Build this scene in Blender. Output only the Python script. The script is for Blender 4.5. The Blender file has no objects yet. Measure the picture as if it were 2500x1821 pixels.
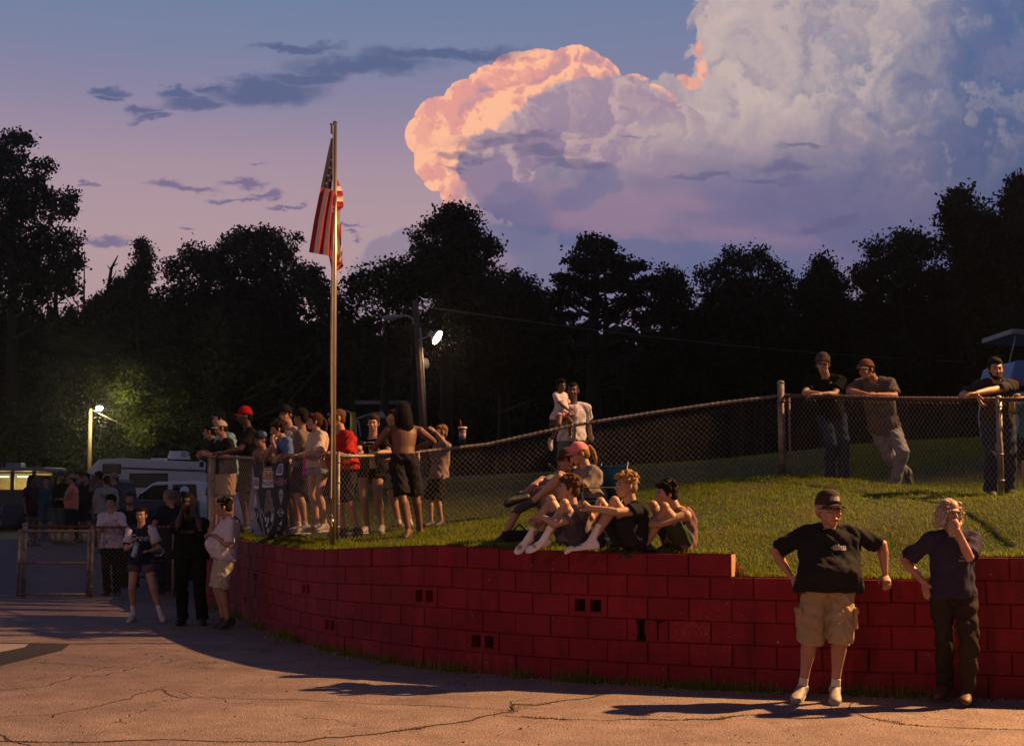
import bpy, bmesh, math, random
import numpy as np
from math import sin, cos, pi, radians, atan, sqrt
from mathutils import Vector, Matrix, noise as mnoise
from mathutils.bvhtree import BVHTree
SC = bpy.context.scene
COL = SC.collection
rnd = random.Random(7)
NR = np.random.RandomState(11)

# ------------------------------------------------------------------ camera
FPX = 3472.2          # focal length in photograph pixels (50 mm on 36 mm)
HORIZON = 1215.0
CAM = Vector((0, 0, 1.73))
PITCH = atan((HORIZON - 910.5) / FPX)
cam_d = bpy.data.cameras.new('camera')
cam_d.lens = 50.0
cam_d.sensor_width = 36.0
cam_d.sensor_fit = 'HORIZONTAL'
cam_d.clip_start = 0.1
cam_d.clip_end = 3000
cam = bpy.data.objects.new('camera', cam_d)
COL.objects.link(cam)
cam.location = CAM
cam.rotation_euler = (pi / 2 + PITCH, 0, 0)
SC.camera = cam
FW = Vector((0, cos(PITCH), sin(PITCH)))
UP = Vector((0, -sin(PITCH), cos(PITCH)))
def pdir(px, py):
    return FW + Vector((1, 0, 0)) * ((px - 1250) / FPX) + UP * ((910.5 - py) / FPX)
def at(px, py, D):
    """the point seen at photograph pixel (px,py) at the distance Y = D"""
    d = pdir(px, py)
    return CAM + d * (D / d.y)
def gnd(px, py, z=0.0):
    d = pdir(px, py)
    return CAM + d * ((z - CAM.z) / d.z)

SC.view_settings.view_transform = 'Standard'
SC.view_settings.look = 'None'
SC.view_settings.exposure = 0.0
SC.view_settings.gamma = 1.0
SC.view_settings.use_curve_mapping = False
SC.render.engine = 'CYCLES'
SC.cycles.max_bounces = 5
SC.cycles.diffuse_bounces = 3
SC.cycles.glossy_bounces = 2
SC.cycles.transparent_max_bounces = 6
SC.cycles.volume_bounces = 0
SC.cycles.use_denoising = True
SC.cycles.sample_clamp_indirect = 4.0
SC.cycles.use_adaptive_sampling = True

# ------------------------------------------------------------------ node helper
class E:
    """a socket with arithmetic, so that node maths can be written as expressions"""
    def __init__(s, nt, sock): s.nt = nt; s.s = sock
    def _m(s, op, *a, clamp=False):
        n = s.nt.nodes.new('ShaderNodeMath'); n.operation = op; n.use_clamp = clamp
        for i, v in enumerate((s,) + a):
            if isinstance(v, E): s.nt.links.new(v.s, n.inputs[i])
            else: n.inputs[i].default_value = float(v)
        return E(s.nt, n.outputs[0])
    def __add__(s, o): return s._m('ADD', o)
    __radd__ = __add__
    def __sub__(s, o): return s._m('SUBTRACT', o)
    def __rsub__(s, o): return (s * -1.0)._m('ADD', o)
    def __mul__(s, o): return s._m('MULTIPLY', o)
    __rmul__ = __mul__
    def __truediv__(s, o): return s._m('DIVIDE', o)
    def max(s, o): return s._m('MAXIMUM', o)
    def min(s, o): return s._m('MINIMUM', o)
    def abs(s): return s._m('ABSOLUTE')
    def pow(s, o): return s._m('POWER', o)
    def sqrt(s): return s._m('SQRT')
    def sat(s): return s._m('ADD', 0.0, clamp=True)
    def ss(s, a, b):
        n = s.nt.nodes.new('ShaderNodeMapRange'); n.interpolation_type = 'SMOOTHSTEP'
        s.nt.links.new(s.s, n.inputs[0]); n.inputs[1].default_value = a; n.inputs[2].default_value = b
        return E(s.nt, n.outputs[0])
def _set(nt, inp, v):
    if isinstance(v, E): nt.links.new(v.s, inp)
    elif isinstance(v, (tuple, list)): inp.default_value = (*v, 1.0) if len(v) == 3 and len(inp.default_value) == 4 else v
    else: inp.default_value = v
def mixc(nt, f, a, b, mode='MIX'):
    n = nt.nodes.new('ShaderNodeMix'); n.data_type = 'RGBA'; n.blend_type = mode
    _set(nt, n.inputs[0], f); _set(nt, n.inputs[6], a); _set(nt, n.inputs[7], b)
    return E(nt, n.outputs[2])
def vec(nt, x, y, z=0.0):
    n = nt.nodes.new('ShaderNodeCombineXYZ')
    for i, v in enumerate((x, y, z)): _set(nt, n.inputs[i], v)
    return E(nt, n.outputs[0])
def nz(nt, v, scale, detail=4, rough=0.55, dist=0.0, dim='3D'):
    n = nt.nodes.new('ShaderNodeTexNoise'); n.noise_dimensions = dim
    if v is not None: nt.links.new(v.s, n.inputs['Vector'])
    n.inputs['Scale'].default_value = scale; n.inputs['Detail'].default_value = detail
    n.inputs['Roughness'].default_value = rough; n.inputs['Distortion'].default_value = dist
    return E(nt, n.outputs[0])
def vor(nt, v, scale, feature='F1', out=0, rand=1.0, dim='3D'):
    n = nt.nodes.new('ShaderNodeTexVoronoi'); n.feature = feature; n.voronoi_dimensions = dim
    nt.links.new(v.s, n.inputs['Vector']); n.inputs['Scale'].default_value = scale
    n.inputs['Randomness'].default_value = rand
    return E(nt, n.outputs[out])
def lin(r, g, b):
    f = lambda c: (c / 12.92 if c <= 0.04045 else ((c + 0.055) / 1.055) ** 2.4)
    return (f(r / 255), f(g / 255), f(b / 255))

# ------------------------------------------------------------------ the dusk sky
def build_world():
    w = bpy.data.worlds.new('World'); SC.world = w; w.use_nodes = True
    nt = w.node_tree; nt.nodes.clear()
    tc = nt.nodes.new('ShaderNodeTexCoord')
    sp = nt.nodes.new('ShaderNodeSeparateXYZ'); nt.links.new(tc.outputs['Generated'], sp.inputs[0])
    dx, dy, dz = (E(nt, sp.outputs[i]) for i in range(3))
    yy = dy.max(0.12)
    X = dx / yy * 3.4722; Y = dz / yy * 3.4722       # sky coordinates; 0,0 is due ahead on the horizon
    def pc(px, py):
        d = pdir(px, py); return d.x / d.y * 3.4722, d.z / d.y * 3.4722
    P = vec(nt, X, Y)
    # clear air: blue grey above, mauve then dusty pink towards the horizon
    el = dz.max(-0.2)
    def ramp(t, stops):
        n = nt.nodes.new('ShaderNodeValToRGB'); nt.links.new(t.s, n.inputs[0])
        cr = n.color_ramp; cr.interpolation = 'B_SPLINE'
        while len(cr.elements) < len(stops): cr.elements.new(0.5)
        for e, (p, c) in zip(cr.elements, stops): e.position = p; e.color = (*c, 1)
        return E(nt, n.outputs[0])
    base = ramp(el, [(0.0, lin(168, 144, 150)), (0.10, lin(180, 152, 156)), (0.17, lin(182, 154, 158)), (0.225, lin(171, 147, 162)), (0.262, lin(143, 134, 162)),
                     (0.30, lin(124, 131, 163)), (0.345, lin(108, 129, 162)), (0.42, lin(94, 112, 150)), (0.6, lin(62, 80, 118)), (1.0, lin(38, 50, 80))])
    rightward = (X - 0.1).ss(-0.3, 1.3)
    base = mixc(nt, rightward * 0.55, base, lin(120, 119, 158))
    f1 = nz(nt, P, 2.2, 6, 0.6, dim='2D'); f2 = nz(nt, vec(nt, X + 3.7, Y + 7.4), 5.5, 6, 0.62, dim='2D'); f3 = nz(nt, vec(nt, X + 9.1, Y + 18.2), 1.1, 3, 0.5, dim='2D')
    col = base
    # billows: round bulges with crisp creases between them, small ones on big ones
    w2 = nz(nt, vec(nt, X + 21.0, Y + 42.0), 5.5, 5, 0.6, dim='2D')
    w3 = nz(nt, vec(nt, X + 5.0, Y + 17.0), 1.9, 2, 0.5, dim='2D'); w4 = nz(nt, vec(nt, X + 9.0, Y + 27.0), 1.9, 2, 0.5, dim='2D')
    def billow(sc, ox=0.0, oy=0.0, fine=0.11):
        q = vec(nt, X + (f2 - 0.5) * (0.22 / sc) + (w3 - 0.5) * 0.10 + ox, Y + (w2 - 0.5) * (0.22 / sc) + (w4 - 0.5) * 0.10 + oy)
        a = vor(nt, q, 7.5 * sc, 'F1', dim='2D', rand=0.85); b = vor(nt, q, 17.0 * sc, 'F1', dim='2D', rand=0.85); c_ = vor(nt, q, 39.0 * sc, 'F1', dim='2D', rand=0.85)
        return (0.5 - a * a * 1.4) * 0.52 + (0.5 - b * b * 1.4) * 0.24 + (0.5 - c_ * c_ * 1.4) * fine
    B0 = billow(1.0); B1 = billow(1.0, -0.020, 0.017); relief = (B0 - B1) * 2.2
    G0 = billow(0.48, fine=0.03); G1 = billow(0.48, -0.036, 0.030, fine=0.03); grel = (G0 - G1) * 1.7
    def blobs(lst, sx=None, sy=None):
        xx = sx or X; y2 = sy or Y
        m = None
        for px, py, rx, ry in lst:
            cx, cy = pc(px, py); rx /= 1000; ry /= 1000
            a = (xx - cx) / rx; b = (y2 - cy) / ry
            d = 1.0 - (a * a + b * b).sqrt()
            m = d if m is None else m.max(d)
        return m
    soft = (nz(nt, vec(nt, X + 31.0, Y + 62.0), 1.6, 3, 0.5, dim='2D') - 0.5)
    # the huge storm mass on the right
    m = blobs([(2010, 150, 330, 330), (2350, 250, 620, 520), (2150, 480, 620, 300), (1750, 440, 480, 260), (1520, 420, 380, 180), (2500, 520, 500, 350), (1330, 390, 230, 110), (1880, -80, 190, 220), (1785, 60, 90, 110), (1760, 170, 70, 60), (1800, 240, 110, 90)]) + (f2 - 0.5) * 0.10 + B0 * 0.30 + G0 * 0.08
    mass = m.ss(0.02, 0.06)
    c1 = mixc(nt, (Y + soft * 0.30).ss(0.60, 1.02), lin(142, 124, 150), lin(190, 172, 172))
    slate = mixc(nt, (Y + soft * 0.5).ss(0.55, 1.2), lin(84, 94, 130), lin(84, 105, 146))
    rt = (X + grel * -0.12 + soft * 0.50 + (Y - 0.9) * -0.12 + (G0 - 0.1) * -0.25).ss(0.60, 1.15)
    c1 = mixc(nt, rt, c1, slate)
    lowr = (Y * -1.0 + soft * 0.30 + (f2 - 0.5) * 0.12).ss(-1.00, -0.66)
    wis = nz(nt, vec(nt, X * 0.8 + Y * 0.5, Y * 2.2 + 12.0), 2.6, 5, 0.55, dim='2D')
    lowc = mixc(nt, wis.ss(0.36, 0.66), lin(106, 103, 141), lin(145, 121, 148)); lowc = mixc(nt, (X - 0.1).ss(0.5, 1.2), lowc, lin(86, 96, 131))
    amt = (1.0 - lowr * 0.92)
    c1 = mixc(nt, grel.ss(-0.02, 0.36) * 0.58 * amt * (1.0 - rt * 0.62), c1, lin(206, 184, 176))
    c1 = mixc(nt, (0.0 - grel).ss(0.0, 0.32) * 0.34 * amt, c1, lin(116, 112, 150))
    c1 = mixc(nt, relief.ss(0.0, 0.35) * 0.14 * amt * (1.0 - rt * 0.6), c1, lin(216, 192, 184))
    c1 = mixc(nt, lowr * 0.88, c1, lowc)
    col = mixc(nt, mass, col, c1)
    # the sunlit cumulus: one body; the coral light lies only on what faces the sun at the upper left
    body_l = [(1035, 330, 46, 52), (1070, 310, 66, 78), (1075, 385, 62, 80), (1125, 430, 46, 60), (1150, 260, 72, 66), (1205, 220, 66, 62), (1262, 180, 66, 56), (1315, 165, 60, 48), (1400, 170, 78, 60), (1450, 195, 66, 60), (1110, 470, 34, 36), (1175, 360, 110, 110), (1300, 290, 150, 120),
              (1450, 290, 150, 120), (1560, 290, 110, 90), (1548, 200, 34, 20), (1640, 330, 90, 80), (1220, 440, 90, 60)]
    disp = B0 * 0.36 + (f2 - 0.5) * 0.12
    m0 = blobs(body_l) + disp; m1 = blobs(body_l, X - 0.125, Y + 0.075) + disp * 0.8
    body = m0.ss(0.03, 0.075) * (1.0 - ((X - 0.16).ss(0.0, 0.30)) * (Y * -1.0).ss(-1.0, -0.86))
    fadeb = (Y * -1.0 + (f2 - 0.5) * 0.25).ss(-0.82, -0.70); body = body * (1.0 - fadeb * (X + 0.16).ss(-0.02, 0.10))
    sun = 1.0 - m1.ss(-0.10, 0.34); sun = (sun * 1.05 + relief * 0.8 - (X + 0.16).ss(0.0, 0.60) * 0.50 - (Y * -1.0).ss(-0.80, -0.66) * 0.35).sat()
    shade = mixc(nt, (Y + soft * 0.2).ss(0.76, 1.02), lin(146, 125, 150), lin(180, 154, 164))
    shade = mixc(nt, relief.ss(0.0, 0.35) * 0.55, shade, lin(206, 176, 174)); shade = mixc(nt, (0.0 - relief).ss(0.0, 0.3) * 0.5, shade, lin(140, 124, 156))
    lit = mixc(nt, relief.ss(-0.16, 0.24), lin(232, 158, 148), lin(255, 190, 154))
    cc = mixc(nt, sun.ss(0.10, 0.92), shade, lit)
    col = mixc(nt, body, col, cc)
    m = blobs([(1690, 205, 28, 18), (1712, 170, 16, 34), (1706, 120, 12, 26), (1668, 190, 18, 10)]) + disp * 1.3
    col = mixc(nt, m.ss(0.0, 0.5) * 0.85, col, mixc(nt, relief.ss(-0.2, 0.2), lin(226, 150, 144), lin(250, 178, 150)))
    # mauve cloud in front of the foot, and the far low bank
    m = blobs([(1240, 465, 40, 30), (1270, 490, 50, 44), (1215, 505, 44, 44), (1250, 560, 110, 80), (1475, 425, 42, 30), (1450, 460, 46, 34), (1400, 490, 60, 34), (1500, 455, 30, 24)]) + B0 * 0.5 + (f2 - 0.5) * 0.5
    col = mixc(nt, m.ss(-0.02, 0.45) * 0.55, col, lin(108, 108, 146))
    m = blobs([(1700, 760, 420, 190), (1350, 760, 330, 210), (1030, 745, 210, 165), (950, 640, 64, 70), (1000, 600, 60, 50), (1240, 640, 260, 100), (1560, 660, 330, 80)]) + (f2 - 0.5) * 0.3 + B0 * 0.30
    col = mixc(nt, m.ss(0.0, 0.20) * (0.45 + (X + 0.25).ss(0.0, 0.3) * 0.35), col, mixc(nt, f1.ss(0.35, 0.7), lin(98, 107, 144), lin(134, 120, 150)))
    # thin dark flat clouds
    sx = X + (nz(nt, vec(nt, X * 1.0, Y * 2.6, 5.0), 6.5, 6, 0.62, dim='2D') - 0.5) * 0.14
    sy = Y + (nz(nt, vec(nt, X * 1.0, Y * 2.2, 8.0), 7.0, 6, 0.62, dim='2D') - 0.5) * 0.085
    flat = blobs([(640, 228, 185, 44), (470, 255, 110, 26), (425, 228, 50, 18), (345, 268, 45, 18), (370, 290, 60, 10), (265, 222, 62, 16), (262, 242, 40, 12), (900, 160, 230, 34), (740, 190, 110, 26), (1080, 132, 240, 22), (720, 118, 130, 16), (520, 215, 50, 14),
                  (400, 450, 55, 20), (470, 460, 90, 12), (590, 447, 75, 14), (650, 475, 50, 13), (545, 485, 60, 7), (700, 507, 55, 6), (270, 588, 90, 16), (600, 487, 40, 8), (220, 460, 35, 6), (630, 402, 20, 6), (860, 545, 60, 7), (870, 565, 22, 8), (470, 562, 26, 5), (1010, 130, 120, 12)], sx, sy)
    fm = (flat + (f2 - 0.5) * 0.7).ss(-0.12, 0.60)
    col = mixc(nt, fm * 0.88, col, mixc(nt, (Y - 0.85).ss(0.0, 0.15), lin(116, 106, 142), lin(84, 98, 136)))
    flat = blobs([(1220, 350, 150, 22), (1290, 335, 130, 14), (1150, 380, 120, 14), (1340, 372, 110, 20), (1920, 405, 130, 22), (1700, 428, 90, 12), (1860, 440, 120, 14), (1950, 355, 70, 12), (2060, 545, 90, 22), (1980, 560, 60, 12), (1545, 330, 40, 8), (1390, 402, 130, 22), (1110, 410, 40, 8)], sx, sy)
    fm = (flat + (f2 - 0.5) * 0.7).ss(-0.10, 0.7)
    col = mixc(nt, fm * 0.60, col, lin(94, 92, 130))
    # light the rest of the sky evenly
    fwd = dy.ss(0.1, 0.3)
    col = mixc(nt, fwd, base, col)
    col = mixc(nt, dy.ss(0.25, -0.3) * 0.62, col, (0.0, 0.0, 0.0))       # the eastern sky behind the camera is already dark
    bg = nt.nodes.new('ShaderNodeBackground'); nt.links.new(col.s, bg.inputs[0]); bg.inputs[1].default_value = 1.0
    out = nt.nodes.new('ShaderNodeOutputWorld'); nt.links.new(bg.outputs[0], out.inputs[0])
    w.cycles.sampling_method = 'MANUAL'; w.cycles.sample_map_resolution = 512
build_world()

# ------------------------------------------------------------------ lamps: the floodlights outside the frame, plus one added head
def lamp(name, kind, loc, energy, color, size=0.1, target=None, spot=None, blend=0.3):
    l = bpy.data.lights.new(name, kind); l.energy = energy; l.color = color
    if kind == 'SUN': l.angle = size
    else: l.shadow_soft_size = size
    if kind == 'SPOT': l.spot_size = spot or radians(120); l.spot_blend = blend
    o = bpy.data.objects.new(name, l); COL.objects.link(o); o.location = loc
    if target is not None:
        o.rotation_euler = (Vector(target) - Vector(loc)).to_track_quat('-Z', 'Y').to_euler()
    return o
FLOOD_A = Vector((18.0, 17.0, 16.0))       # the track floodlight beyond the right edge of the frame
FLOOD_B = Vector((-14.0, -16.0, 11.0))   # a second one far behind the photographer's left shoulder
lamp('sun', 'SUN', (0, 0, 40), 0.05, (1.0, 0.62, 0.45), radians(0.5), target=(30, 22, 30))
lamp('unseen_flood_spot', 'SPOT', FLOOD_A, 86000, (1.0, 0.53, 0.20), 0.2, target=(1, 6, 0), spot=radians(71), blend=1.0)
lamp('unseen_flood_spot', 'SPOT', FLOOD_A + Vector((-.3, .6, 0)), 34000, (1.0, 0.50, 0.22), 0.2, target=(-4.6, 20.0, 1.6), spot=radians(21), blend=0.8)  # added narrow head that brightens the crowd on the left fence
lamp('unseen_flood_spot', 'SPOT', FLOOD_B, 3900, (1.0, 0.46, 0.36), 0.3, target=(-3, 17, 1), spot=radians(42), blend=1.0)

# ------------------------------------------------------------------ materials
MATS = {}
def principled(nt): return nt.nodes['Principled BSDF']
def mat(name, col, rough=0.7, metal=0.0, var=0.12, vscale=6.0, bump=0.0, bscale=40.0, col2=None, spec=None, coords='Object'):
    if name in MATS: return MATS[name]
    m = bpy.data.materials.new(name); m.use_nodes = True; nt = m.node_tree; b = principled(nt)
    tc = nt.nodes.new('ShaderNodeTexCoord'); v = E(nt, tc.outputs[coords])
    n = nz(nt, v, vscale, 5, 0.6)
    c2 = col2 or tuple(c * (1 - var * 2) for c in col)
    c = mixc(nt, n.ss(0.3, 0.7), col, c2)
    nt.links.new(c.s, b.inputs['Base Color'])
    b.inputs['Roughness'].default_value = rough; b.inputs['Metallic'].default_value = metal
    if spec is not None: b.inputs['Specular IOR Level'].default_value = spec
    if bump:
        bn = nt.nodes.new('ShaderNodeBump'); bn.inputs['Strength'].default_value = 0.6; bn.inputs['Distance'].default_value = bump
        h = nz(nt, v, bscale, 4, 0.6); nt.links.new(h.s, bn.inputs['Height']); nt.links.new(bn.outputs[0], b.inputs['Normal'])
    MATS[name] = m; return m
def emit(name, col, s):
    if name in MATS: return MATS[name]
    m = bpy.data.materials.new(name); m.use_nodes = True; b = principled(m.node_tree)
    b.inputs['Base Color'].default_value = (*col, 1); b.inputs['Emission Color'].default_value = (*col, 1); b.inputs['Emission Strength'].default_value = s
    MATS[name] = m; return m
def skin(c):
    k = 'skin_%d_%d_%d' % tuple(int(x * 255) for x in c)
    return mat(k, c, 0.52, var=0.10, vscale=14, bump=0.002, bscale=60, spec=0.4)
def cloth(c, name=None, rough=0.92, var=0.08):
    k = name or 'cloth_%d_%d_%d' % tuple(int(x * 255) for x in c)
    return mat(k, c, rough, var=var, vscale=9, bump=0.012, bscale=16, spec=0.08)

# ------------------------------------------------------------------ object helpers
def tag(o, label=None, cat=None, group=None, kind=None):
    if label: o['label'] = label
    if cat: o['category'] = cat
    if group: o['group'] = group
    if kind: o['kind'] = kind
    return o
def empty(name, loc, label, cat, group=None, rz=0.0):
    o = bpy.data.objects.new(name, None); COL.objects.link(o); o.location = loc; o.rotation_euler[2] = rz
    o.empty_display_size = 0.2
    return tag(o, label, cat, group)
def mesh_np(name, V, F, smooth=False):
    V = np.asarray(V, dtype=np.float32); F = np.asarray(F, dtype=np.int32)
    me = bpy.data.meshes.new(name); n, k = F.shape
    me.vertices.add(len(V)); me.vertices.foreach_set('co', V.ravel())
    me.loops.add(n * k); me.loops.foreach_set('vertex_index', F.ravel())
    me.polygons.add(n); me.polygons.foreach_set('loop_start', np.arange(0, n * k, k, dtype=np.int32))
    me.polygons.foreach_set('loop_total', np.full(n, k, dtype=np.int32))
    if smooth: me.polygons.foreach_set('use_smooth', np.ones(n, dtype=bool))
    me.update(calc_edges=True); me.validate(); return me
def link(name, me, m=None, parent=None, loc=None):
    o = bpy.data.objects.new(name, me); COL.objects.link(o)
    if m is not None:
        me.materials.clear(); me.materials.append(m)
    if parent is not None:
        o.parent = parent
        o.matrix_parent_inverse = Matrix.Translation(-parent.location) if parent.rotation_euler[2] == 0 else (Matrix.Translation(parent.location) @ parent.rotation_euler.to_matrix().to_4x4()).inverted()
    return o
class MB:
    """collects polygons in world (or parent-local) coordinates"""
    def __init__(s): s.v = []; s.f = []; s.mi = []; s.cur = 0
    def add(s, vs, fs):
        k = len(s.v); s.v += [tuple(p) for p in vs]; s.f += [tuple(i + k for i in q) for q in fs]; s.mi += [s.cur] * len(fs)
    def box(s, c, d, rz=0.0, rx=0.0, ry=0.0, taper=1.0):
        R = Matrix.Rotation(rz, 3, 'Z') @ Matrix.Rotation(ry, 3, 'Y') @ Matrix.Rotation(rx, 3, 'X')
        vs = []
        for z in (-.5, .5):
            t = taper if z > 0 else 1.0
            for x, y in ((-.5, -.5), (.5, -.5), (.5, .5), (-.5, .5)):
                vs.append(Vector(c) + R @ Vector((x * d[0] * t, y * d[1] * t, z * d[2])))
        s.add(vs, [(3, 2, 1, 0), (4, 5, 6, 7), (0, 1, 5, 4), (1, 2, 6, 5), (2, 3, 7, 6), (3, 0, 4, 7)])
        return s
    def tube(s, pts, rad, n=10, cap=True, flat=1.0, side=None):
        pts = [Vector(p) for p in pts]
        if not hasattr(rad, '__len__'): rad = [rad] * len(pts)
        prev = None; rings = []
        for i, p in enumerate(pts):
            t = (pts[min(i + 1, len(pts) - 1)] - pts[max(i - 1, 0)])
            t = t.normalized() if t.length > 1e-9 else Vector((0, 0, 1))
            if prev is None:
                a = Vector(side) if side is not None else (Vector((0, 0, 1)) if abs(t.z) < 0.9 else Vector((1, 0, 0)))
            else: a = prev
            a = (a - t * a.dot(t)); a = a.normalized() if a.length > 1e-6 else t.orthogonal().normalized()
            prev = a; b = t.cross(a)
            rings.append([p + (a * cos(2 * pi * k / n) + b * sin(2 * pi * k / n) * flat) * rad[i] for k in range(n)])
        s.loft(rings, cap); return s
    def loft(s, rings, cap=True):
        n = len(rings[0]); vs = [p for r in rings for p in r]; fs = []
        for i in range(len(rings) - 1):
            for k in range(n):
                a = i * n + k; b = i * n + (k + 1) % n
                fs.append((a, b, b + n, a + n))
        if cap:
            fs.append(tuple(reversed(range(n)))); fs.append(tuple((len(rings) - 1) * n + k for k in range(n)))
        s.add(vs, fs); return s
    def ell(s, c, r, R=None, n=14, m=9):
        c = Vector(c); rings = []
        for i in range(1, m):
            a = -pi / 2 + pi * i / m; ring = []
            for k in range(n):
                t = 2 * pi * k / n; p = Vector((r[0] * cos(a) * cos(t), r[1] * cos(a) * sin(t), r[2] * sin(a)))
                ring.append(c + (R @ p if R else p))
            rings.append(ring)
        k0 = len(s.v); bot = Vector((0, 0, -r[2])); top = Vector((0, 0, r[2]))
        vs = [p for q in rings for p in q] + [c + (R @ bot if R else bot), c + (R @ top if R else top)]
        fs = []
        for i in range(len(rings) - 1):
            for k in range(n):
                a = i * n + k; b = i * n + (k + 1) % n; fs.append((a, b, b + n, a + n))
        B = len(vs) - 2; T = B + 1; L = (len(rings) - 1) * n
        for k in range(n):
            fs.append((B, (k + 1) % n, k)); fs.append((T, L + k, L + (k + 1) % n))
        s.add(vs, fs); return s
    def lathe(s, c, prof, n=20, R=None):
        rings = [[Vector(c) + ((R @ Vector((r * cos(2 * pi * k / n), r * sin(2 * pi * k / n), z))) if R else Vector((r * cos(2 * pi * k / n), r * sin(2 * pi * k / n), z))) for k in range(n)] for r, z in prof]
        return s.loft(rings)
    def prism(s, poly, y0, y1, axis='y'):
        """polygon in (x,z) extruded from y0 to y1"""
        n = len(poly); vs = [(x, y0, z) for x, z in poly] + [(x, y1, z) for x, z in poly]
        fs = [tuple(range(n)), tuple(reversed(range(n, 2 * n)))] + [(i, i + n, (i + 1) % n + n, (i + 1) % n) for i in range(n)]
        s.add(vs, fs); return s
    def build(s, name, m=None, parent=None, smooth=False, bevel=0.0, T=None):
        me = bpy.data.meshes.new(name); vs = s.v
        if T is not None: vs = [T @ Vector(p) for p in vs]
        me.from_pydata([tuple(p) for p in vs], [], s.f)
        bm = bmesh.new(); bm.from_mesh(me); bmesh.ops.recalc_face_normals(bm, faces=bm.faces)
        if bevel: bmesh.ops.bevel(bm, geom=[e for e in bm.edges if e.is_manifold and e.calc_face_angle(0) > 0.5], offset=bevel, segments=2, affect='EDGES', profile=0.5)
        bm.to_mesh(me); bm.free()
        if smooth:
            for p in me.polygons: p.use_smooth = True
        return link(name, me, m, parent)
# ------------------------------------------------------------------ ground
def sstep(a, b, x):
    t = min(1, max(0, (x - a) / (b - a))); return t * t * (3 - 2 * t)
def gz(x, y):
    """height of the asphalt: flat near the wall, a slight rise behind the gate"""
    return 0.58 * sstep(25.5, 36, y) - 0.18 * sstep(37, 48, y) - 0.40 * sstep(48, 63, y)
def grid_sheet(name, xs, ys, zf, m, kind='structure', dz=0.0):
    V = [(x, y, zf(x, y) + dz) for y in ys for x in xs]; nx = len(xs)
    F = [(j * nx + i, j * nx + i + 1, (j + 1) * nx + i + 1, (j + 1) * nx + i) for j in range(len(ys) - 1) for i in range(nx - 1)]
    o = link(name, mesh_np(name, V, F, True), m); return tag(o, kind=kind)
def asphalt_mat():
    m = bpy.data.materials.new('asphalt'); m.use_nodes = True; nt = m.node_tree; b = principled(nt)
    v = E(nt, nt.nodes.new('ShaderNodeTexCoord').outputs['Object'])
    big = nz(nt, v, 0.35, 5, 0.6); mid = nz(nt, v, 2.4, 6, 0.7); fine = vor(nt, v, 95.0, 'F1', 0); grit = nz(nt, v, 60.0, 3, 0.7)
    c = mixc(nt, (mid * 0.6 + big * 0.4).ss(0.35, 0.68), lin(122, 104, 106), lin(162, 142, 140))
    c = mixc(nt, grit.ss(0.44, 0.60) * 0.9, c, lin(74, 64, 62))
    c = mixc(nt, (0.26 - fine).ss(0.0, 0.14) * 0.9, c, lin(232, 216, 202))
    c = mixc(nt, (nz(nt, v, 28.0, 3, 0.8)).ss(0.55, 0.68) * 0.5, c, lin(92, 82, 80))
    st = nz(nt, E(nt, v.s), 0.8, 6, 0.7, 1.2)
    c = mixc(nt, (0.44 - st).ss(0.0, 0.14) * 0.45, c, lin(84, 76, 76))
    oil = nz(nt, v, 0.55, 3, 0.5, 0.6); c = mixc(nt, oil.ss(0.60, 0.72) * 0.45, c, lin(66, 60, 60)); drip = vor(nt, v, 1.7, 'F1', 0); c = mixc(nt, (0.10 - drip + (mid - 0.5) * 0.12).ss(0.0, 0.05) * 0.5, c, lin(58, 52, 52))
    # fine craze lines
    w = nt.nodes.new('ShaderNodeVectorMath'); w.operation = 'MULTIPLY_ADD'
    n3 = nt.nodes.new('ShaderNodeTexNoise'); n3.inputs['Scale'].default_value = 1.3; n3.inputs['Detail'].default_value = 5
    nt.links.new(v.s, n3.inputs['Vector']); nt.links.new(n3.outputs['Color'], w.inputs[0]); w.inputs[1].default_value = (1.1, 1.1, 0); nt.links.new(v.s, w.inputs[2])
    cr = vor(nt, E(nt, w.outputs[0]), 0.42, 'DISTANCE_TO_EDGE', 0)
    line = (0.007 - cr).ss(0.0, 0.010) * nz(nt, v, 0.9, 2).ss(0.45, 0.6)
    c = mixc(nt, line * 0.7, c, lin(60, 50, 46))
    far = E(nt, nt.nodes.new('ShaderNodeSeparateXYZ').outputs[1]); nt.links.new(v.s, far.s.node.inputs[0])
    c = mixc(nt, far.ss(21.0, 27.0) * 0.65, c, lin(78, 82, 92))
    nt.links.new(c.s, b.inputs['Base Color']); b.inputs['Roughness'].default_value = 0.9; b.inputs['Specular IOR Level'].default_value = 0.25
    bn = nt.nodes.new('ShaderNodeBump'); bn.inputs['Strength'].default_value = 0.9; bn.inputs['Distance'].default_value = 0.012
    h = (grit * 0.5 + (fine * 1.2) * 0.5 - line * 1.5); nt.links.new(h.s, bn.inputs['Height']); nt.links.new(bn.outputs[0], b.inputs['Normal'])
    return m
earth = mat('earth', lin(52, 50, 40), 1.0, var=0.2, vscale=0.4)
ys_far = list(np.arange(-30, 20, 5)) + list(np.arange(20, 70, 1.0)) + [75, 85, 100, 140, 200, 300, 400]
grid_sheet('ground', [-300, -150, -60, -30, -15, 0, 15, 30, 60, 150, 300], ys_far, gz, earth, dz=-0.006)
grid_sheet('pavement', list(np.arange(-26, 15, 1.0)), list(np.arange(-20, 24, 2.0)) + list(np.arange(24, 58, 1.0)), gz, asphalt_mat())
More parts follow.
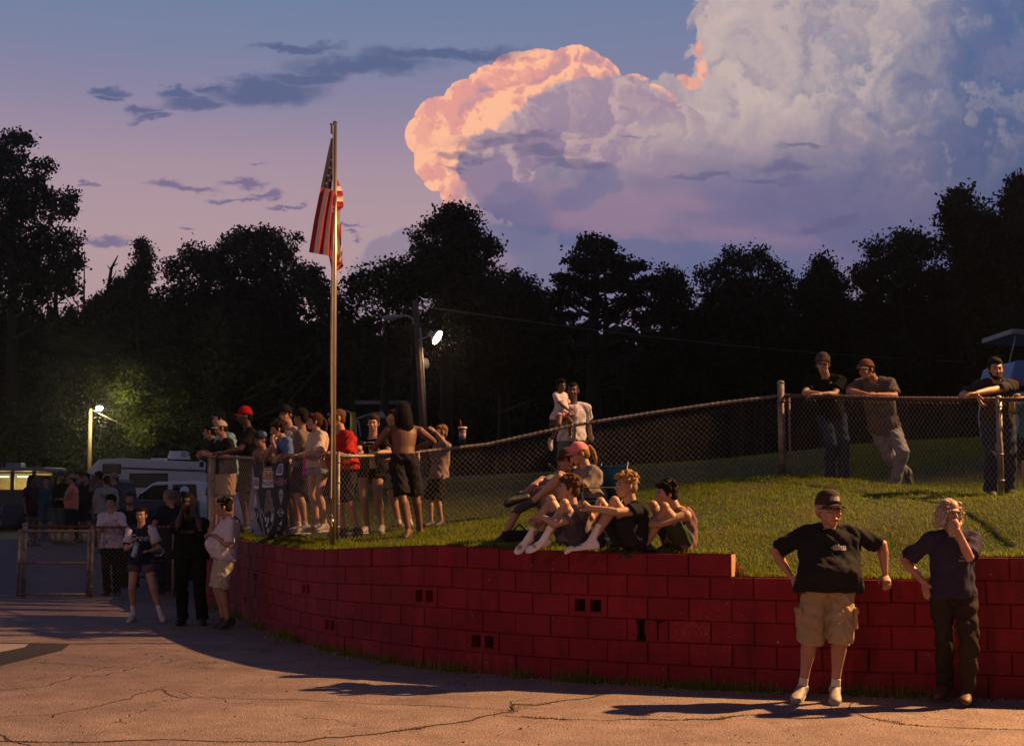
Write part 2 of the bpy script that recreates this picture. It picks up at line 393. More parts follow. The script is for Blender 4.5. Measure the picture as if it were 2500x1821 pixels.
# darker flat area laid over the pavement at the left
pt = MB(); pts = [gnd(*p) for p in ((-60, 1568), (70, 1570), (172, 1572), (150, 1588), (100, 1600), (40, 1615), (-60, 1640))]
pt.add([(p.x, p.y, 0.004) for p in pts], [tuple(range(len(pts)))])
tag(pt.build('dark_pavement_area', mat('dark_asphalt', lin(34, 30, 34), 0.9, vscale=20, bump=0.004, bscale=150)), kind='structure')
pt = MB(); pts = [gnd(*p) for p in ((-60, 1571), (70, 1573), (60, 1581), (20, 1589), (-60, 1604))]
pt.add([(p.x, p.y, 0.008) for p in pts], [tuple(range(len(pts)))])
tag(pt.build('pavement_slab', mat('slab_concrete', lin(150, 138, 132), 0.9, vscale=20, bump=0.003, bscale=120)), kind='structure')
# long open cracks, some with moss and grass in them
CRACKS = [
    (((-20, 1806), (200, 1812), (420, 1806), (740, 1812), (800, 1800), (930, 1790), (1080, 1768), (1150, 1757), (1245, 1733), (1262, 1718), (1310, 1720), (1370, 1712), (1420, 1706), (1480, 1694)), 9, True),
    (((1230, 1748), (1400, 1757), (1600, 1757), (1740, 1757), (1840, 1745), (1960, 1742), (2090, 1743), (2200, 1768), (2330, 1777), (2520, 1782)), 6, True),
    (((2090, 1743), (2078, 1738), (2072, 1728), (2085, 1716)), 5, False),
    (((-20, 1750), (120, 1745), (200, 1732), (320, 1704), (380, 1680), (440, 1702), (560, 1704), (750, 1709), (900, 1717), (1100, 1725), (1260, 1735)), 5, False),
    (((0, 1684), (110, 1675), (190, 1650)), 5, False),
    (((80, 1616), (230, 1626), (330, 1630), (620, 1633), (760, 1634)), 5, False),
    (((180, 1575), (330, 1567), (430, 1572), (520, 1579), (640, 1560)), 5, False),
    (((0, 1792), (40, 1811), (70, 1821)), 6, False),
    (((1240, 1740), (1255, 1720), (1245, 1712), (1300, 1706)), 4, False),
    (((690, 1640), (800, 1648), (900, 1644), (1010, 1660)), 3, False),
]
ck = MB(); moss_seg = []
for pl, wpx, mossy in CRACKS:
    P3 = [gnd(*p) for p in pl]; path = []
    for a, b in zip(P3, P3[1:]):
        k = max(2, int((b - a).length / 0.05))
        path += [a.lerp(b, i / k) for i in range(k)]
    path.append(P3[-1]); L = []
    for i, p in enumerate(path):
        q = p + Vector((mnoise.noise(p * 3.1) * 0.05 + mnoise.noise(p * 14) * 0.02, mnoise.noise(p * 3.7 + Vector((9, 0, 0))) * 0.06 + mnoise.noise(p * 11) * 0.03, 0)); L.append(q)
    n = len(L); vs = []
    for i, q in enumerate(L):
        t = (L[min(i + 1, n - 1)] - L[max(i - 1, 0)]); t.normalize(); nn = Vector((-t.y, t.x, 0))
        wdt = 0.0014 * wpx * (0.55 + 0.9 * abs(mnoise.noise(q * 6)) + 0.4 * rnd.random())
        vs += [(q + nn * wdt + Vector((0, 0, 0.004))), (q - nn * wdt + Vector((0, 0, 0.004)))]
    ck.add(vs, [(2 * i, 2 * i + 1, 2 * i + 3, 2 * i + 2) for i in range(n - 1)])
    if mossy: moss_seg += [q for q in L if mnoise.noise(q * 1.3) > -0.12]
ck.v = [(x, y, 0.004) for x, y, z in ck.v]
tag(ck.build('pavement_crack', mat('crack_dirt', lin(46, 34, 28), 1.0, vscale=12)), kind='structure')

# ------------------------------------------------------------------ the retaining wall line
BASE = [(496, 1474), (530, 1486), (573, 1501), (649, 1538), (731, 1568), (831, 1594), (930, 1612), (1029, 1629), (1138, 1640), (1247, 1650), (1382, 1661), (1597, 1674), (1762, 1683), (1927, 1690), (2100, 1696), (2270, 1701), (2500, 1708)]
WP = [Vector((-5.9, 30.0, 0)), Vector((-5.55, 26.5, 0))] + [gnd(*p) for p in BASE]
d_end = (WP[-1] - WP[-3]).normalized()
WP += [WP[-1] + d_end * 3, WP[-1] + d_end * 7]
def catmull(P, step):
    out = []
    for i in range(len(P) - 1):
        p0 = P[max(i - 1, 0)]; p1 = P[i]; p2 = P[i + 1]; p3 = P[min(i + 2, len(P) - 1)]
        k = max(1, int((p2 - p1).length / step))
        for j in range(k):
            t = j / k
            out.append(0.5 * ((2 * p1) + (p2 - p0) * t + (2 * p0 - 5 * p1 + 4 * p2 - p3) * t * t + (3 * p1 - p0 - 3 * p2 + p3) * t ** 3))
    out.append(P[-1]); return out
WALL = catmull(WP, 0.05)
for it in range(60):
    WALL = [WALL[0]] + [(WALL[i - 1] + WALL[i] * 2 + WALL[i + 1]) / 4 for i in range(1, len(WALL) - 1)] + [WALL[-1]]
WS = [0.0]
for a, b in zip(WALL, WALL[1:]): WS.append(WS[-1] + (b - a).length)
WS = np.array(WS); WXY = np.array([(p.x, p.y) for p in WALL])
def wpos(s):
    x = float(np.interp(s, WS, WXY[:, 0])); y = float(np.interp(s, WS, WXY[:, 1])); return Vector((x, y, 0))
def wdir(s):
    d = wpos(s + 0.15) - wpos(s - 0.15); d.normalize(); return d
def wnorm(s):
    d = wdir(s); return Vector((d.y, -d.x, 0))       # towards the road
def s_at_px(px):
    best = min(range(len(WALL)), key=lambda i: abs(1250 + FPX * WALL[i].x / (WALL[i].y * cos(PITCH) + (0.6 - 1.73) * sin(PITCH)) - px) if WALL[i].y < 26 else 1e9)
    return WS[best]
S_STEP1 = s_at_px(1789); S_STEP2 = s_at_px(2392)
def hfac(s):
    p = wpos(s); return 0.905 + 0.095 * sstep(18.5, 14.8, p.y) if p.y < 18.5 else 0.905
def hfac(s):
    y = wpos(s).y
    f = 0.905 + 0.095 * (1 - sstep(14.6, 17.5, y))
    return f + 0.02 * math.exp(-((y - 14.6) / 0.5) ** 2)
CH = 0.2035
def wtop(s):
    return (5 if S_STEP1 < s < S_STEP2 else 6) * CH * hfac(s)

# bank heights: thin plate through surveyed points
ctrl = []
for s in np.arange(0.0, WS[-1], 0.6):
    p = wpos(s) - wnorm(s) * 0.2; ctrl.append((p.x, p.y, wtop(s) - 0.015))
    if 5.0 < s: 
        p = wpos(s) - wnorm(s) * 0.75; ctrl.append((p.x, p.y, wtop(s) + (0.16 if S_STEP1 - .2 < s < S_STEP2 + .2 else 0.03)))
FENCE = [(-5.35, 25.4, 1.43), (-5.02, 23.6, 1.38), (-4.35, 21.9, 1.32), (-3.35, 20.2, 1.24)]
for px, py, D in ((700, 1303, 19.2), (822, 1319, 17.55), (915, 1312, 18.1), (1020, 1296, 18.7), (1190, 1275, 18.9), (1402, 1228, 18.9), (1600, 1199, 18.7), (1760, 1178, 18.5), (1910, 1161, 18.4), (2050, 1172, 17.6), (2200, 1188, 16.7), (2445, 1211, 15.2), (2760, 1240, 13.6)):
    p = at(px, py, D); FENCE.append((p.x, p.y, p.z))
ctrl += FENCE
for px, py in ((870, 1188), (1000, 1176), (1150, 1166), (1300, 1155), (1465, 1144), (1600, 1134), (1750, 1124), (1922, 1106), (2136, 1084), (2300, 1074), (2450, 1069), (2700, 1062)):
    p = at(px, py, 26.0); ctrl += [(p.x, p.y, p.z), (p.x * 1.1, 29.0, p.z - 0.10), (p.x * 1.3, 36.0, p.z - 0.9), (p.x * 1.6, 48.0, 0.2)]
for px, py, D in ((1392, 1240, 20.0), (900, 1297, 19.6), (1072, 1287, 19.3), (2045, 1178, 18.9), (2190, 1186, 18.0), (2430, 1207, 16.0), (1250, 1330, 14.4), (1430, 1300, 15.6), (1700, 1300, 14.6), (1950, 1300, 14.2), (2200, 1300, 13.7)):
    p = at(px, py, D); ctrl.append((p.x, p.y, p.z))
ctrl += [(-4.2, 26, 1.40), (-4.0, 23, 1.36), (-2.5, 22, 1.36), (-5.5, 33, 1.2), (-5.6, 50, 0.1), (-2, 30, 1.6), (-3.5, 30, 1.4), (10, 12, 1.5), (12, 16, 2.3), (20, 20, 2.6)]
CT = np.array(ctrl)
def _phi(r2): return 0.5 * r2 * np.log(r2 + 1e-9)
_d2 = ((CT[:, None, :2] - CT[None, :, :2]) ** 2).sum(-1); _n = len(CT)
_A = np.zeros((_n + 3, _n + 3)); _A[:_n, :_n] = _phi(_d2) + np.eye(_n) * 0.02
_A[:_n, _n] = 1; _A[:_n, _n + 1:] = CT[:, :2]; _A[_n, :_n] = 1; _A[_n + 1:, :_n] = CT[:, :2].T
_b = np.zeros(_n + 3); _b[:_n] = CT[:, 2]; _W = np.linalg.solve(_A, _b)
def bank_np(XY):
    XY = np.asarray(XY, dtype=float); out = np.zeros(len(XY))
    for i in range(0, len(XY), 4000):
        q = XY[i:i + 4000]; r2 = ((q[:, None, :] - CT[None, :, :2]) ** 2).sum(-1)
        out[i:i + 4000] = _phi(r2) @ _W[:_n] + _W[_n] + q @ _W[_n + 1:]
    return out
def bz(x, y): return float(bank_np([(x, y)])[0])
ss_ = np.arange(0, WS[-1], 0.12); rows = np.concatenate([np.linspace(0, 1.2, 12), np.linspace(1.5, 8, 26), np.linspace(9, 16, 10), [20, 26, 34, 44]])
V = []; edge = []
for s in ss_:
    p = wpos(s) - wnorm(s) * 0.19; u = s / WS[-1]; back = Vector((-5.9 + u * 46, 62, 0)); dn = -wnorm(s)
    for r in rows:
        w_ = sstep(0, 10, r); d = (dn * (1 - w_) + (back - p).normalized() * w_).normalized()
        q = p + d * r; V.append((q.x, q.y))
V = np.array(V); Z = bank_np(V); nr = len(rows)
Z = np.clip(Z, -0.3, 3.2)
for i, s in enumerate(ss_): Z[i * nr] = wtop(s) - 0.02
F = [(i * nr + j, (i + 1) * nr + j, (i + 1) * nr + j + 1, i * nr + j + 1) for i in range(len(ss_) - 1) for j in range(nr - 1)]
turf = bpy.data.materials.new('turf'); turf.use_nodes = True; nt = turf.node_tree
v = E(nt, nt.nodes.new('ShaderNodeTexCoord').outputs['Object'])
c = mixc(nt, nz(nt, v, 1.2, 5, 0.65).ss(0.35, 0.65), lin(36, 50, 14), lin(66, 76, 22)); c = mixc(nt, nz(nt, v, 26, 3, 0.7).ss(0.4, 0.65), c, lin(38, 42, 20))
c = mixc(nt, nz(nt, v, 0.5, 4, 0.6).ss(0.5, 0.7) * 0.5, c, lin(96, 84, 44))
nt.links.new(c.s, principled(nt).inputs['Base Color']); principled(nt).inputs['Roughness'].default_value = 1.0
bn = nt.nodes.new('ShaderNodeBump'); bn.inputs['Distance'].default_value = 0.05; h = nz(nt, v, 45, 3, 0.8); nt.links.new(h.s, bn.inputs['Height']); nt.links.new(bn.outputs[0], principled(nt).inputs['Normal'])
tag(link('hill', mesh_np('hill', np.column_stack([V, Z]), F, True), turf), kind='structure')

# ------------------------------------------------------------------ concrete block wall
def build_wall():
    wall = empty('block_wall', wpos(8), 'long curved retaining wall of red painted concrete blocks between road and grass bank', 'wall')
    mb = MB(); core = MB(); dark = MB(); tone = []
    vents = [(1390, 3), (1027, 3), (744, 3), (618, 3), (1185, 1), (795, 1), (606, 1)]
    vents = [(s_at_px(a), b) for a, b in vents]
    broken = (s_at_px(1585), 2)
    def P(s, z, dep): p = wpos(s) + wnorm(s) * dep; return (p.x, p.y, z * hfac(s))
    def slab(s0, s1, z0, z1, out, e=0.007, t=None):
        """a pillow-edged face following the curve"""
        ns = 3; cols = [s0, s0 + e] + [s0 + e + (s1 - s0 - 2 * e) * k / ns for k in range(1, ns)] + [s1 - e, s1]
        zs = [z0, z0 + e, z1 - e, z1]; vs = []
        for j, z in enumerate(zs):
            for i, s in enumerate(cols):
                rim = i in (0, len(cols) - 1) or j in (0, 3)
                vs.append(P(s, z, out - (0.006 if rim else 0)))
        n = len(cols); fs = [(j * n + i, j * n + i + 1, (j + 1) * n + i + 1, (j + 1) * n + i) for j in range(3) for i in range(n - 1)]
        mb.add(vs, fs); tone.extend([t] * len(vs))
    L = WS[-1]
    for k in range(6):
        z0 = k * CH - (0.03 if k == 0 else 0); z1 = (k + 1) * CH - 0.007
        s = -0.4 + 0.2 * (k % 2) + S_STEP1 % 0.4 - 0.2
        while s < L - 0.1:
            wdt = 0.4
            a, b = s + 0.004, s + wdt - 0.004; mid = (a + b) / 2; s += wdt
            if a < 0: continue
            if k == 5:
                if S_STEP1 < mid < S_STEP2: continue
                if a < S_STEP1 < b: b = S_STEP1
                if a < S_STEP2 < b: a = S_STEP2
            t = rnd.random(); out = rnd.uniform(-0.005, 0.006)
            gap = rnd.random()
            if gap < 0.12: a += rnd.uniform(0.003, 0.011)
            isv = any(kk == k and abs(mid - sv) < 0.2 for sv, kk in vents)
            isb = broken[1] == k and abs(mid - broken[0]) < 0.2
            if isv:
                zc = [z0, z0 + 0.045, z1 - 0.035, z1]
                for (p0, p1, q0, q1) in ((a, b, zc[0], zc[1]), (a, b, zc[2], zc[3]), (a, a + 0.06, zc[1], zc[2]), (b - 0.06, b, zc[1], zc[2]), (mid - 0.025, mid + 0.025, zc[1], zc[2])):
                    pts = [(p0, q0), (p1, q0), (p1, q1), (p0, q1)]
                    vs = [P(x, z, 0) for x, z in pts] + [P(x, z, -0.12) for x, z in pts]
                    mb.add(vs, [(0, 1, 2, 3), (4, 5, 1, 0), (7, 6, 2, 3), (0, 3, 7, 4), (1, 2, 6, 5)]); tone.extend([t] * 8)
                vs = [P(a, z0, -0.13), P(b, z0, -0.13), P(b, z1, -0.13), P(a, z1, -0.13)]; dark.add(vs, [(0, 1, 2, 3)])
            elif isb:
                m1 = a + 0.10; m2 = a + 0.185
                poly = [[(a, z0), (m1 - 0.015, z0), (m1, z0 + 0.09), (m1 - 0.02, z1), (a, z1)], [(m2, z0), (m2 + 0.105, z0), (m2 + 0.10, z1 - 0.01), (m2 - 0.01, z1), (m2 - 0.02, z0 + 0.10)], [(m2 + 0.115, z0), (b, z0), (b, z1), (m2 + 0.12, z1 - 0.03)]]
                for pl in poly:
                    vs = [P(x, z, 0) for x, z in pl] + [P(x, z, -0.1) for x, z in pl]; n = len(pl)
                    mb.add(vs, [tuple(range(n))] + [(i, (i + 1) % n, (i + 1) % n + n, i + n) for i in range(n)]); tone.extend([t] * 2 * n)
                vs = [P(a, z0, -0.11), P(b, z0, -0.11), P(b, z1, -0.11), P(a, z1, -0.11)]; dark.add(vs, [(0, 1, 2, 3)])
            else:
                slab(a, b, z0, z1, out, t=t)
                vs = [P(a - 0.006, z0 - 0.008, -0.013), P(b + 0.006, z0 - 0.008, -0.013), P(b + 0.006, z1 + 0.008, -0.013), P(a - 0.006, z1 + 0.008, -0.013)]
                core.add(vs, [(0, 1, 2, 3)])
    # top surfaces and ends of the steps
    def strip(sa, sb, z):
        sl = np.arange(sa, sb, 0.1).tolist() + [sb]; vs = []
        for s in sl: vs += [P(s, z, -0.004), P(s, z, -0.2)]
        mb.add(vs, [(2 * i, 2 * i + 2, 2 * i + 3, 2 * i + 1) for i in range(len(sl) - 1)]); tone.extend([0.5] * len(vs))
    strip(0, S_STEP1 - 0.004, 6 * CH - 0.008); strip(S_STEP1, S_STEP2, 5 * CH - 0.008); strip(S_STEP2 + 0.004, L, 6 * CH - 0.008)
    ends = MB()
    for se in (S_STEP1, S_STEP2):
        ends.add([P(se, 5 * CH - 0.01, 0), P(se, 5 * CH - 0.01, -0.2), P(se, 6 * CH - 0.008, -0.2), P(se, 6 * CH - 0.008, 0)], [(0, 1, 2, 3)])
    back = MB(); sl = np.arange(0, L, 0.2); vs = []
    for s in sl: vs += [P(s, -0.05, -0.2), P(s, wtop(s) / hfac(s) - 0.01, -0.2)]
    back.add(vs, [(2 * i, 2 * i + 2, 2 * i + 3, 2 * i + 1) for i in range(len(sl) - 1)])
    m = bpy.data.materials.new('red_block_paint'); m.use_nodes = True; nt = m.node_tree; b = principled(nt)
    v = E(nt, nt.nodes.new('ShaderNodeTexCoord').outputs['Object'])
    at_ = nt.nodes.new('ShaderNodeAttribute'); at_.attribute_name = 'tone'; T = E(nt, at_.outputs['Fac'])
    n1 = nz(nt, v, 2.2, 6, 0.65); n2 = nz(nt, v, 38, 4, 0.75)
    c = mixc(nt, (n1 * 0.9 + T * 0.16).ss(0.3, 0.8), lin(114, 12, 30), lin(142, 22, 42))
    c = mixc(nt, (nz(nt, v, 1.1, 4, 0.7) + T * 0.22 + (n2 - 0.5) * 1.1).ss(0.76, 1.02) * 0.40, c, lin(176, 96, 78))
    sp = nz(nt, v, 24, 2, 0.5) * 0.6 + nz(nt, v, 90, 2, 0.6) * 0.4
    c = mixc(nt, sp.ss(0.68, 0.72), c, lin(190, 180, 170))
    c = mixc(nt, (0.37 - n2).ss(0.0, 0.07) * 0.6, c, lin(60, 10, 14))
    mp = nt.nodes.new('ShaderNodeVectorMath'); mp.operation = 'MULTIPLY'; nt.links.new(v.s, mp.inputs[0]); mp.inputs[1].default_value = (5.0, 5.0, 0.7)
    st_ = nz(nt, E(nt, mp.outputs[0]), 1.6, 5, 0.65); c = mixc(nt, st_.ss(0.50, 0.72) * 0.55, c, lin(66, 12, 20)); c = mixc(nt, (0.40 - st_).ss(0.0, 0.14) * 0.25, c, lin(164, 62, 62))
    chip = nz(nt, v, 9.0, 5, 0.75); c = mixc(nt, chip.ss(0.69, 0.72) * 0.7, c, lin(120, 84, 72))
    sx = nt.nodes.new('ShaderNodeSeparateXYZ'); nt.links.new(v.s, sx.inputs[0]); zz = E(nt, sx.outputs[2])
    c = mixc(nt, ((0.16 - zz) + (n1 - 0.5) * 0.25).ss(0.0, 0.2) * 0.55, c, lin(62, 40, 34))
    nt.links.new(c.s, b.inputs['Base Color']); b.inputs['Roughness'].default_value = 0.72; b.inputs['Specular IOR Level'].default_value = 0.3
    bn = nt.nodes.new('ShaderNodeBump'); bn.inputs['Strength'].default_value = 0.7; bn.inputs['Distance'].default_value = 0.006
    hh = nz(nt, v, 55, 4, 0.8) + n2 * 0.5; nt.links.new(hh.s, bn.inputs['Height']); nt.links.new(bn.outputs[0], b.inputs['Normal'])
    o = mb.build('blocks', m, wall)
    a = o.data.attributes.new('tone', 'FLOAT', 'POINT'); a.data.foreach_set('value', np.array([0.5 if t is None else t for t in tone], dtype=np.float32))
    core.build('mortar', mat('red_mortar', lin(86, 10, 20), 0.95, vscale=5), wall)
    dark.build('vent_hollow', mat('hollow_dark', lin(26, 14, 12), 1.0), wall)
    ends.build('block_end', mat('bare_block', lin(168, 128, 100), 0.95, vscale=20, bump=0.004, bscale=60), wall)
    back.build('footing', mat('bare_block', (0, 0, 0)), wall)
build_wall()

# ------------------------------------------------------------------ grass
def blades(name, XY, Z, hmin, hmax, wid, label_kind='stuff', lean=0.35, m=None):
    n = len(XY); h = NR.uniform(hmin, hmax, n) * (0.6 + 0.8 * NR.rand(n) ** 2); a = NR.uniform(0, 2 * pi, n); l = NR.normal(0, lean, n)
    px, py = XY[:, 0], XY[:, 1]; w = wid * (0.7 + 0.6 * NR.rand(n)); ca, sa = np.cos(a), np.sin(a)
    b0 = np.column_stack([px - ca * w / 2, py - sa * w / 2, Z - 0.01]); b1 = np.column_stack([px + ca * w / 2, py + sa * w / 2, Z - 0.01])
    dx, dy = -sa * l * h, ca * l * h
    m0 = np.column_stack([px - ca * w / 3 + dx * .4, py - sa * w / 3 + dy * .4, Z + h * 0.55]); m1 = np.column_stack([px + ca * w / 3 + dx * .4, py + sa * w / 3 + dy * .4, Z + h * 0.55])
    t = np.column_stack([px + dx, py + dy, Z + h * (1 - 0.3 * np.abs(l))]); t2 = t + np.column_stack([ca, sa, ca * 0]) * 0.001
    V = np.stack([b0, b1, m1, m0, t, t2], 1).reshape(-1, 3); i = np.arange(n)[:, None] * 6
    F = np.concatenate([i + np.array([[0, 1, 2, 3]]), i + np.array([[3, 2, 5, 4]])], 0)
    o = link(name, mesh_np(name, V, F), m or GRASS); return tag(o, kind=label_kind)
GRASS = bpy.data.materials.new('grass_blades'); GRASS.use_nodes = True; nt = GRASS.node_tree
v = E(nt, nt.nodes.new('ShaderNodeTexCoord').outputs['Object'])
gi = nt.nodes.new('ShaderNodeNewGeometry'); R_ = E(nt, gi.outputs['Random Per Island'])
c = mixc(nt, R_.ss(0.0, 1.0), lin(72, 104, 14), lin(136, 150, 30)); c = mixc(nt, nz(nt, v, 1.3, 5, 0.6).ss(0.42, 0.66) * 0.4, c, lin(136, 128, 44)); c = mixc(nt, R_.ss(0.88, 0.97) * 0.8, c, lin(156, 132, 78))
b = principled(nt); nt.links.new(c.s, b.inputs['Base Color']); b.inputs['Roughness'].default_value = 0.75; b.inputs['Specular IOR Level'].default_value = 0.25
tr = nt.nodes.new('ShaderNodeBsdfTranslucent'); nt.links.new(c.s, tr.inputs[0]); mx = nt.nodes.new('ShaderNodeMixShader'); mx.inputs[0].default_value = 0.35
nt.links.new(b.outputs[0], mx.inputs[1]); nt.links.new(tr.outputs[0], mx.inputs[2]); nt.links.new(mx.outputs[0], nt.nodes['Material Output'].inputs[0])
# lawn on the bank: dense near the road, thinner far off
n = 420000; s = NR.uniform(5.5, WS[-1] - 1.0, n); r = 0.19 + 14.5 * NR.rand(n) ** 2.0
P0 = np.column_stack([np.interp(s, WS, WXY[:, 0]), np.interp(s, WS, WXY[:, 1])]); T0 = np.column_stack([np.interp(s + .2, WS, WXY[:, 0]), np.interp(s + .2, WS, WXY[:, 1])]) - P0
T0 /= np.linalg.norm(T0, axis=1)[:, None] + 1e-9; XY = P0 + np.column_stack([-T0[:, 1], T0[:, 0]]) * r[:, None]
keep = (XY[:, 1] > 11) & (np.abs(XY[:, 0]) < XY[:, 1] * 0.40 + 0.5) & (XY[:, 1] < 27.5) ; XY = XY[keep]
Z = bank_np(XY)
tuft = np.array([mnoise.noise(Vector((x * 2.3, y * 2.3, 0))) for x, y in XY[::1]])
keep2 = (tuft + NR.rand(len(XY)) * 1.1) > -0.05
XY = XY[keep2]; Z = Z[keep2]; tuft = tuft[keep2]
big = tuft > 0.12
blades('grass', XY[~big], Z[~big], 0.015, 0.034, 0.007, lean=0.8); blades('grass', XY[big], Z[big], 0.025, 0.055, 0.006, lean=0.6)
# weeds standing above the lawn
e = []
for _ in range(90):
    s = NR.uniform(7, WS[-1] - 3); q = wpos(s) - wnorm(s) * NR.uniform(0.25, 4.0)
    for _k in range(NR.randint(8, 22)): e.append((q.x + NR.normal(0, .03), q.y + NR.normal(0, .03)))
e = np.array(e); blades('weeds', e, bank_np(e), 0.04, 0.10, 0.006, lean=0.6)
edge_s = NR.uniform(6, WS[-1] - 2, 15000); e = []
for s in edge_s:
    p = wpos(s) - wnorm(s) * (0.16 + 0.1 * NR.rand()); e.append((p.x, p.y, wtop(s)))
e = np.array(e); blades('grass', e[:, :2], e[:, 2] - 0.01, 0.03, 0.07, 0.007, lean=0.8)
# weeds at the foot of the wall and moss in the cracks
e = []
clumps = [(s_at_px(px) + rnd.uniform(-.03, .03), w, nn) for px, w, nn in ((640, .3, 200), (700, .35, 500), (725, .12, 200), (800, .3, 200), (870, .4, 260), (1000, .5, 260), (1120, .12, 220), (1080, .4, 160), (1275, .12, 260), (1430, .16, 420), (1395, .1, 120), (1700, .18, 360), (1830, .22, 360), (1650, .6, 260), (2100, .25, 380), (2150, .5, 260), (2230, .3, 200), (950, .1, 80), (590, .5, 240), (540, .5, 160), (1540, .5, 120))]
for s0, w, nn in clumps:
    for _ in range(nn):
        s = s0 + rnd.gauss(0, w * 0.6); p = wpos(s) + wnorm(s) * (0.015 + abs(rnd.gauss(0, 0.05))); e.append((p.x, p.y, 0.0))
e = np.array(e); blades('weeds', e[:, :2], e[:, 2], 0.03, 0.13, 0.006, lean=0.7)
e = np.array([(q.x + rnd.gauss(0, .035), q.y + rnd.gauss(0, .012), 0.004) for q in moss_seg for _ in range(int(30 * max(0, mnoise.noise(q * 2.2) + .35)))])
blades('weeds', e[:, :2], e[:, 2], 0.004, 0.012, 0.008, lean=1.2, m=mat('moss_blades', lin(112, 96, 36), 0.95, vscale=4, col2=lin(84, 66, 30)))
# grit, leaves and crumbs of mortar gathered along the foot of the wall and in the shade of it
def grit(n, f):
    V = []; Fq = []
    for i in range(n):
        x, y = f(); r = rnd.uniform(.003, .011) * (2.2 if rnd.random() < .06 else 1); a = rnd.uniform(0, 6.3); h = r * rnd.uniform(.3, .9); k = len(V)
        for q in range(4): V.append((x + cos(a + q * 1.57) * r, y + sin(a + q * 1.57) * r * rnd.uniform(.6, 1), .003 + rnd.uniform(0, .002)))
        V.append((x, y, .004 + h))
        for q in range(4): Fq.append((k + q, k + (q + 1) % 4, k + 4, k + 4))
    return V, Fq
def f1_():
    s = rnd.uniform(6, WS[-1] - 2); p = wpos(s) + wnorm(s) * abs(rnd.gauss(0, .16)); return p.x, p.y
def f2_(): return rnd.uniform(-6, 5), rnd.uniform(9.5, 16)
for nn, ff, cc in ((3600, f1_, lin(150, 132, 112)), (1500, f1_, lin(60, 44, 30)), (900, f2_, lin(70, 58, 50))):
    v_, f_ = grit(nn, ff); me = bpy.data.meshes.new('gravel'); me.from_pydata(v_, [], [q[:3] for q in f_]); tag(link('gravel', me, mat('grit_%d' % nn, cc, .95, vscale=8)), kind='stuff')
# pale concrete kerb of the far lane behind the bank
k = MB(); a = at(985, 1184, 29); bb = at(1290, 1170, 29)
k.box(((a.x + bb.x) / 2, 29, a.z - 0.11), (bb.x - a.x, 0.3, 0.28), ry=-atan((bb.z - a.z) / (bb.x - a.x)))
tag(k.build('kerb', mat('kerb_concrete', lin(170, 160, 156), 0.9), bevel=0.02), kind='structure')

# ------------------------------------------------------------------ chain link
GALV = mat('galvanised_wire', lin(164, 160, 160), 0.45, 0.7, var=0.15, vscale=30)
PIPE = mat('galvanised_pipe', lin(150, 142, 134), 0.55, 0.5, var=0.25, vscale=9, col2=lin(112, 92, 78), bump=0.001, bscale=60)
RUST = mat('rusty_pipe', lin(96, 64, 54), 0.7, 0.3, var=0.25, vscale=12, col2=lin(84, 48, 36))
def chain_mesh(path, height, half=0.036, rad=0.0016, drop=0.0):
    """path: base points (Vector) of the run; zigzag wires in 3D, triangular section"""
    pts = [Vector(p) for p in path]; S = [0.0]
    for a, b in zip(pts, pts[1:]): S.append(S[-1] + ((b - a).xy).length)
    A = np.array([(p.x, p.y, p.z) for p in pts]); L = S[-1]; nw = int(L / half); rows = int(height / half)
    hz = height / rows; V = []; Fq = []; base = 0
    for i in range(nw):
        ks = np.arange(rows + 1); ss = (i + ((ks + i) % 2)) * half; ss = np.minimum(ss, L)
        C = np.column_stack([np.interp(ss, S, A[:, j]) for j in range(3)]); C[:, 2] += ks * hz + drop
        tn = np.column_stack([np.interp(np.minimum(ss + .1, L), S, A[:, j]) - np.interp(np.maximum(ss - .1, 0), S, A[:, j]) for j in range(2)]); tn /= np.linalg.norm(tn, axis=1)[:, None]
        C[:, 0] += -tn[:, 1] * 0.003 * ((ks + i) % 2 * 2 - 1); C[:, 1] += tn[:, 0] * 0.003 * ((ks + i) % 2 * 2 - 1)
        for a in range(3):
            an = 2 * pi * a / 3
            V.append(C + np.column_stack([tn[:, 0] * cos(an) * rad - tn[:, 1] * sin(an) * rad, tn[:, 1] * cos(an) * rad + tn[:, 0] * sin(an) * rad, ks * 0.0]))
        k = rows + 1
        for a in range(3):
            b_ = (a + 1) % 3; q = np.arange(rows)
            Fq.append(np.column_stack([base + a * k + q, base + b_ * k + q, base + b_ * k + q + 1, base + a * k + q + 1]))
        base += 3 * k
    return np.concatenate(V), np.concatenate(Fq)
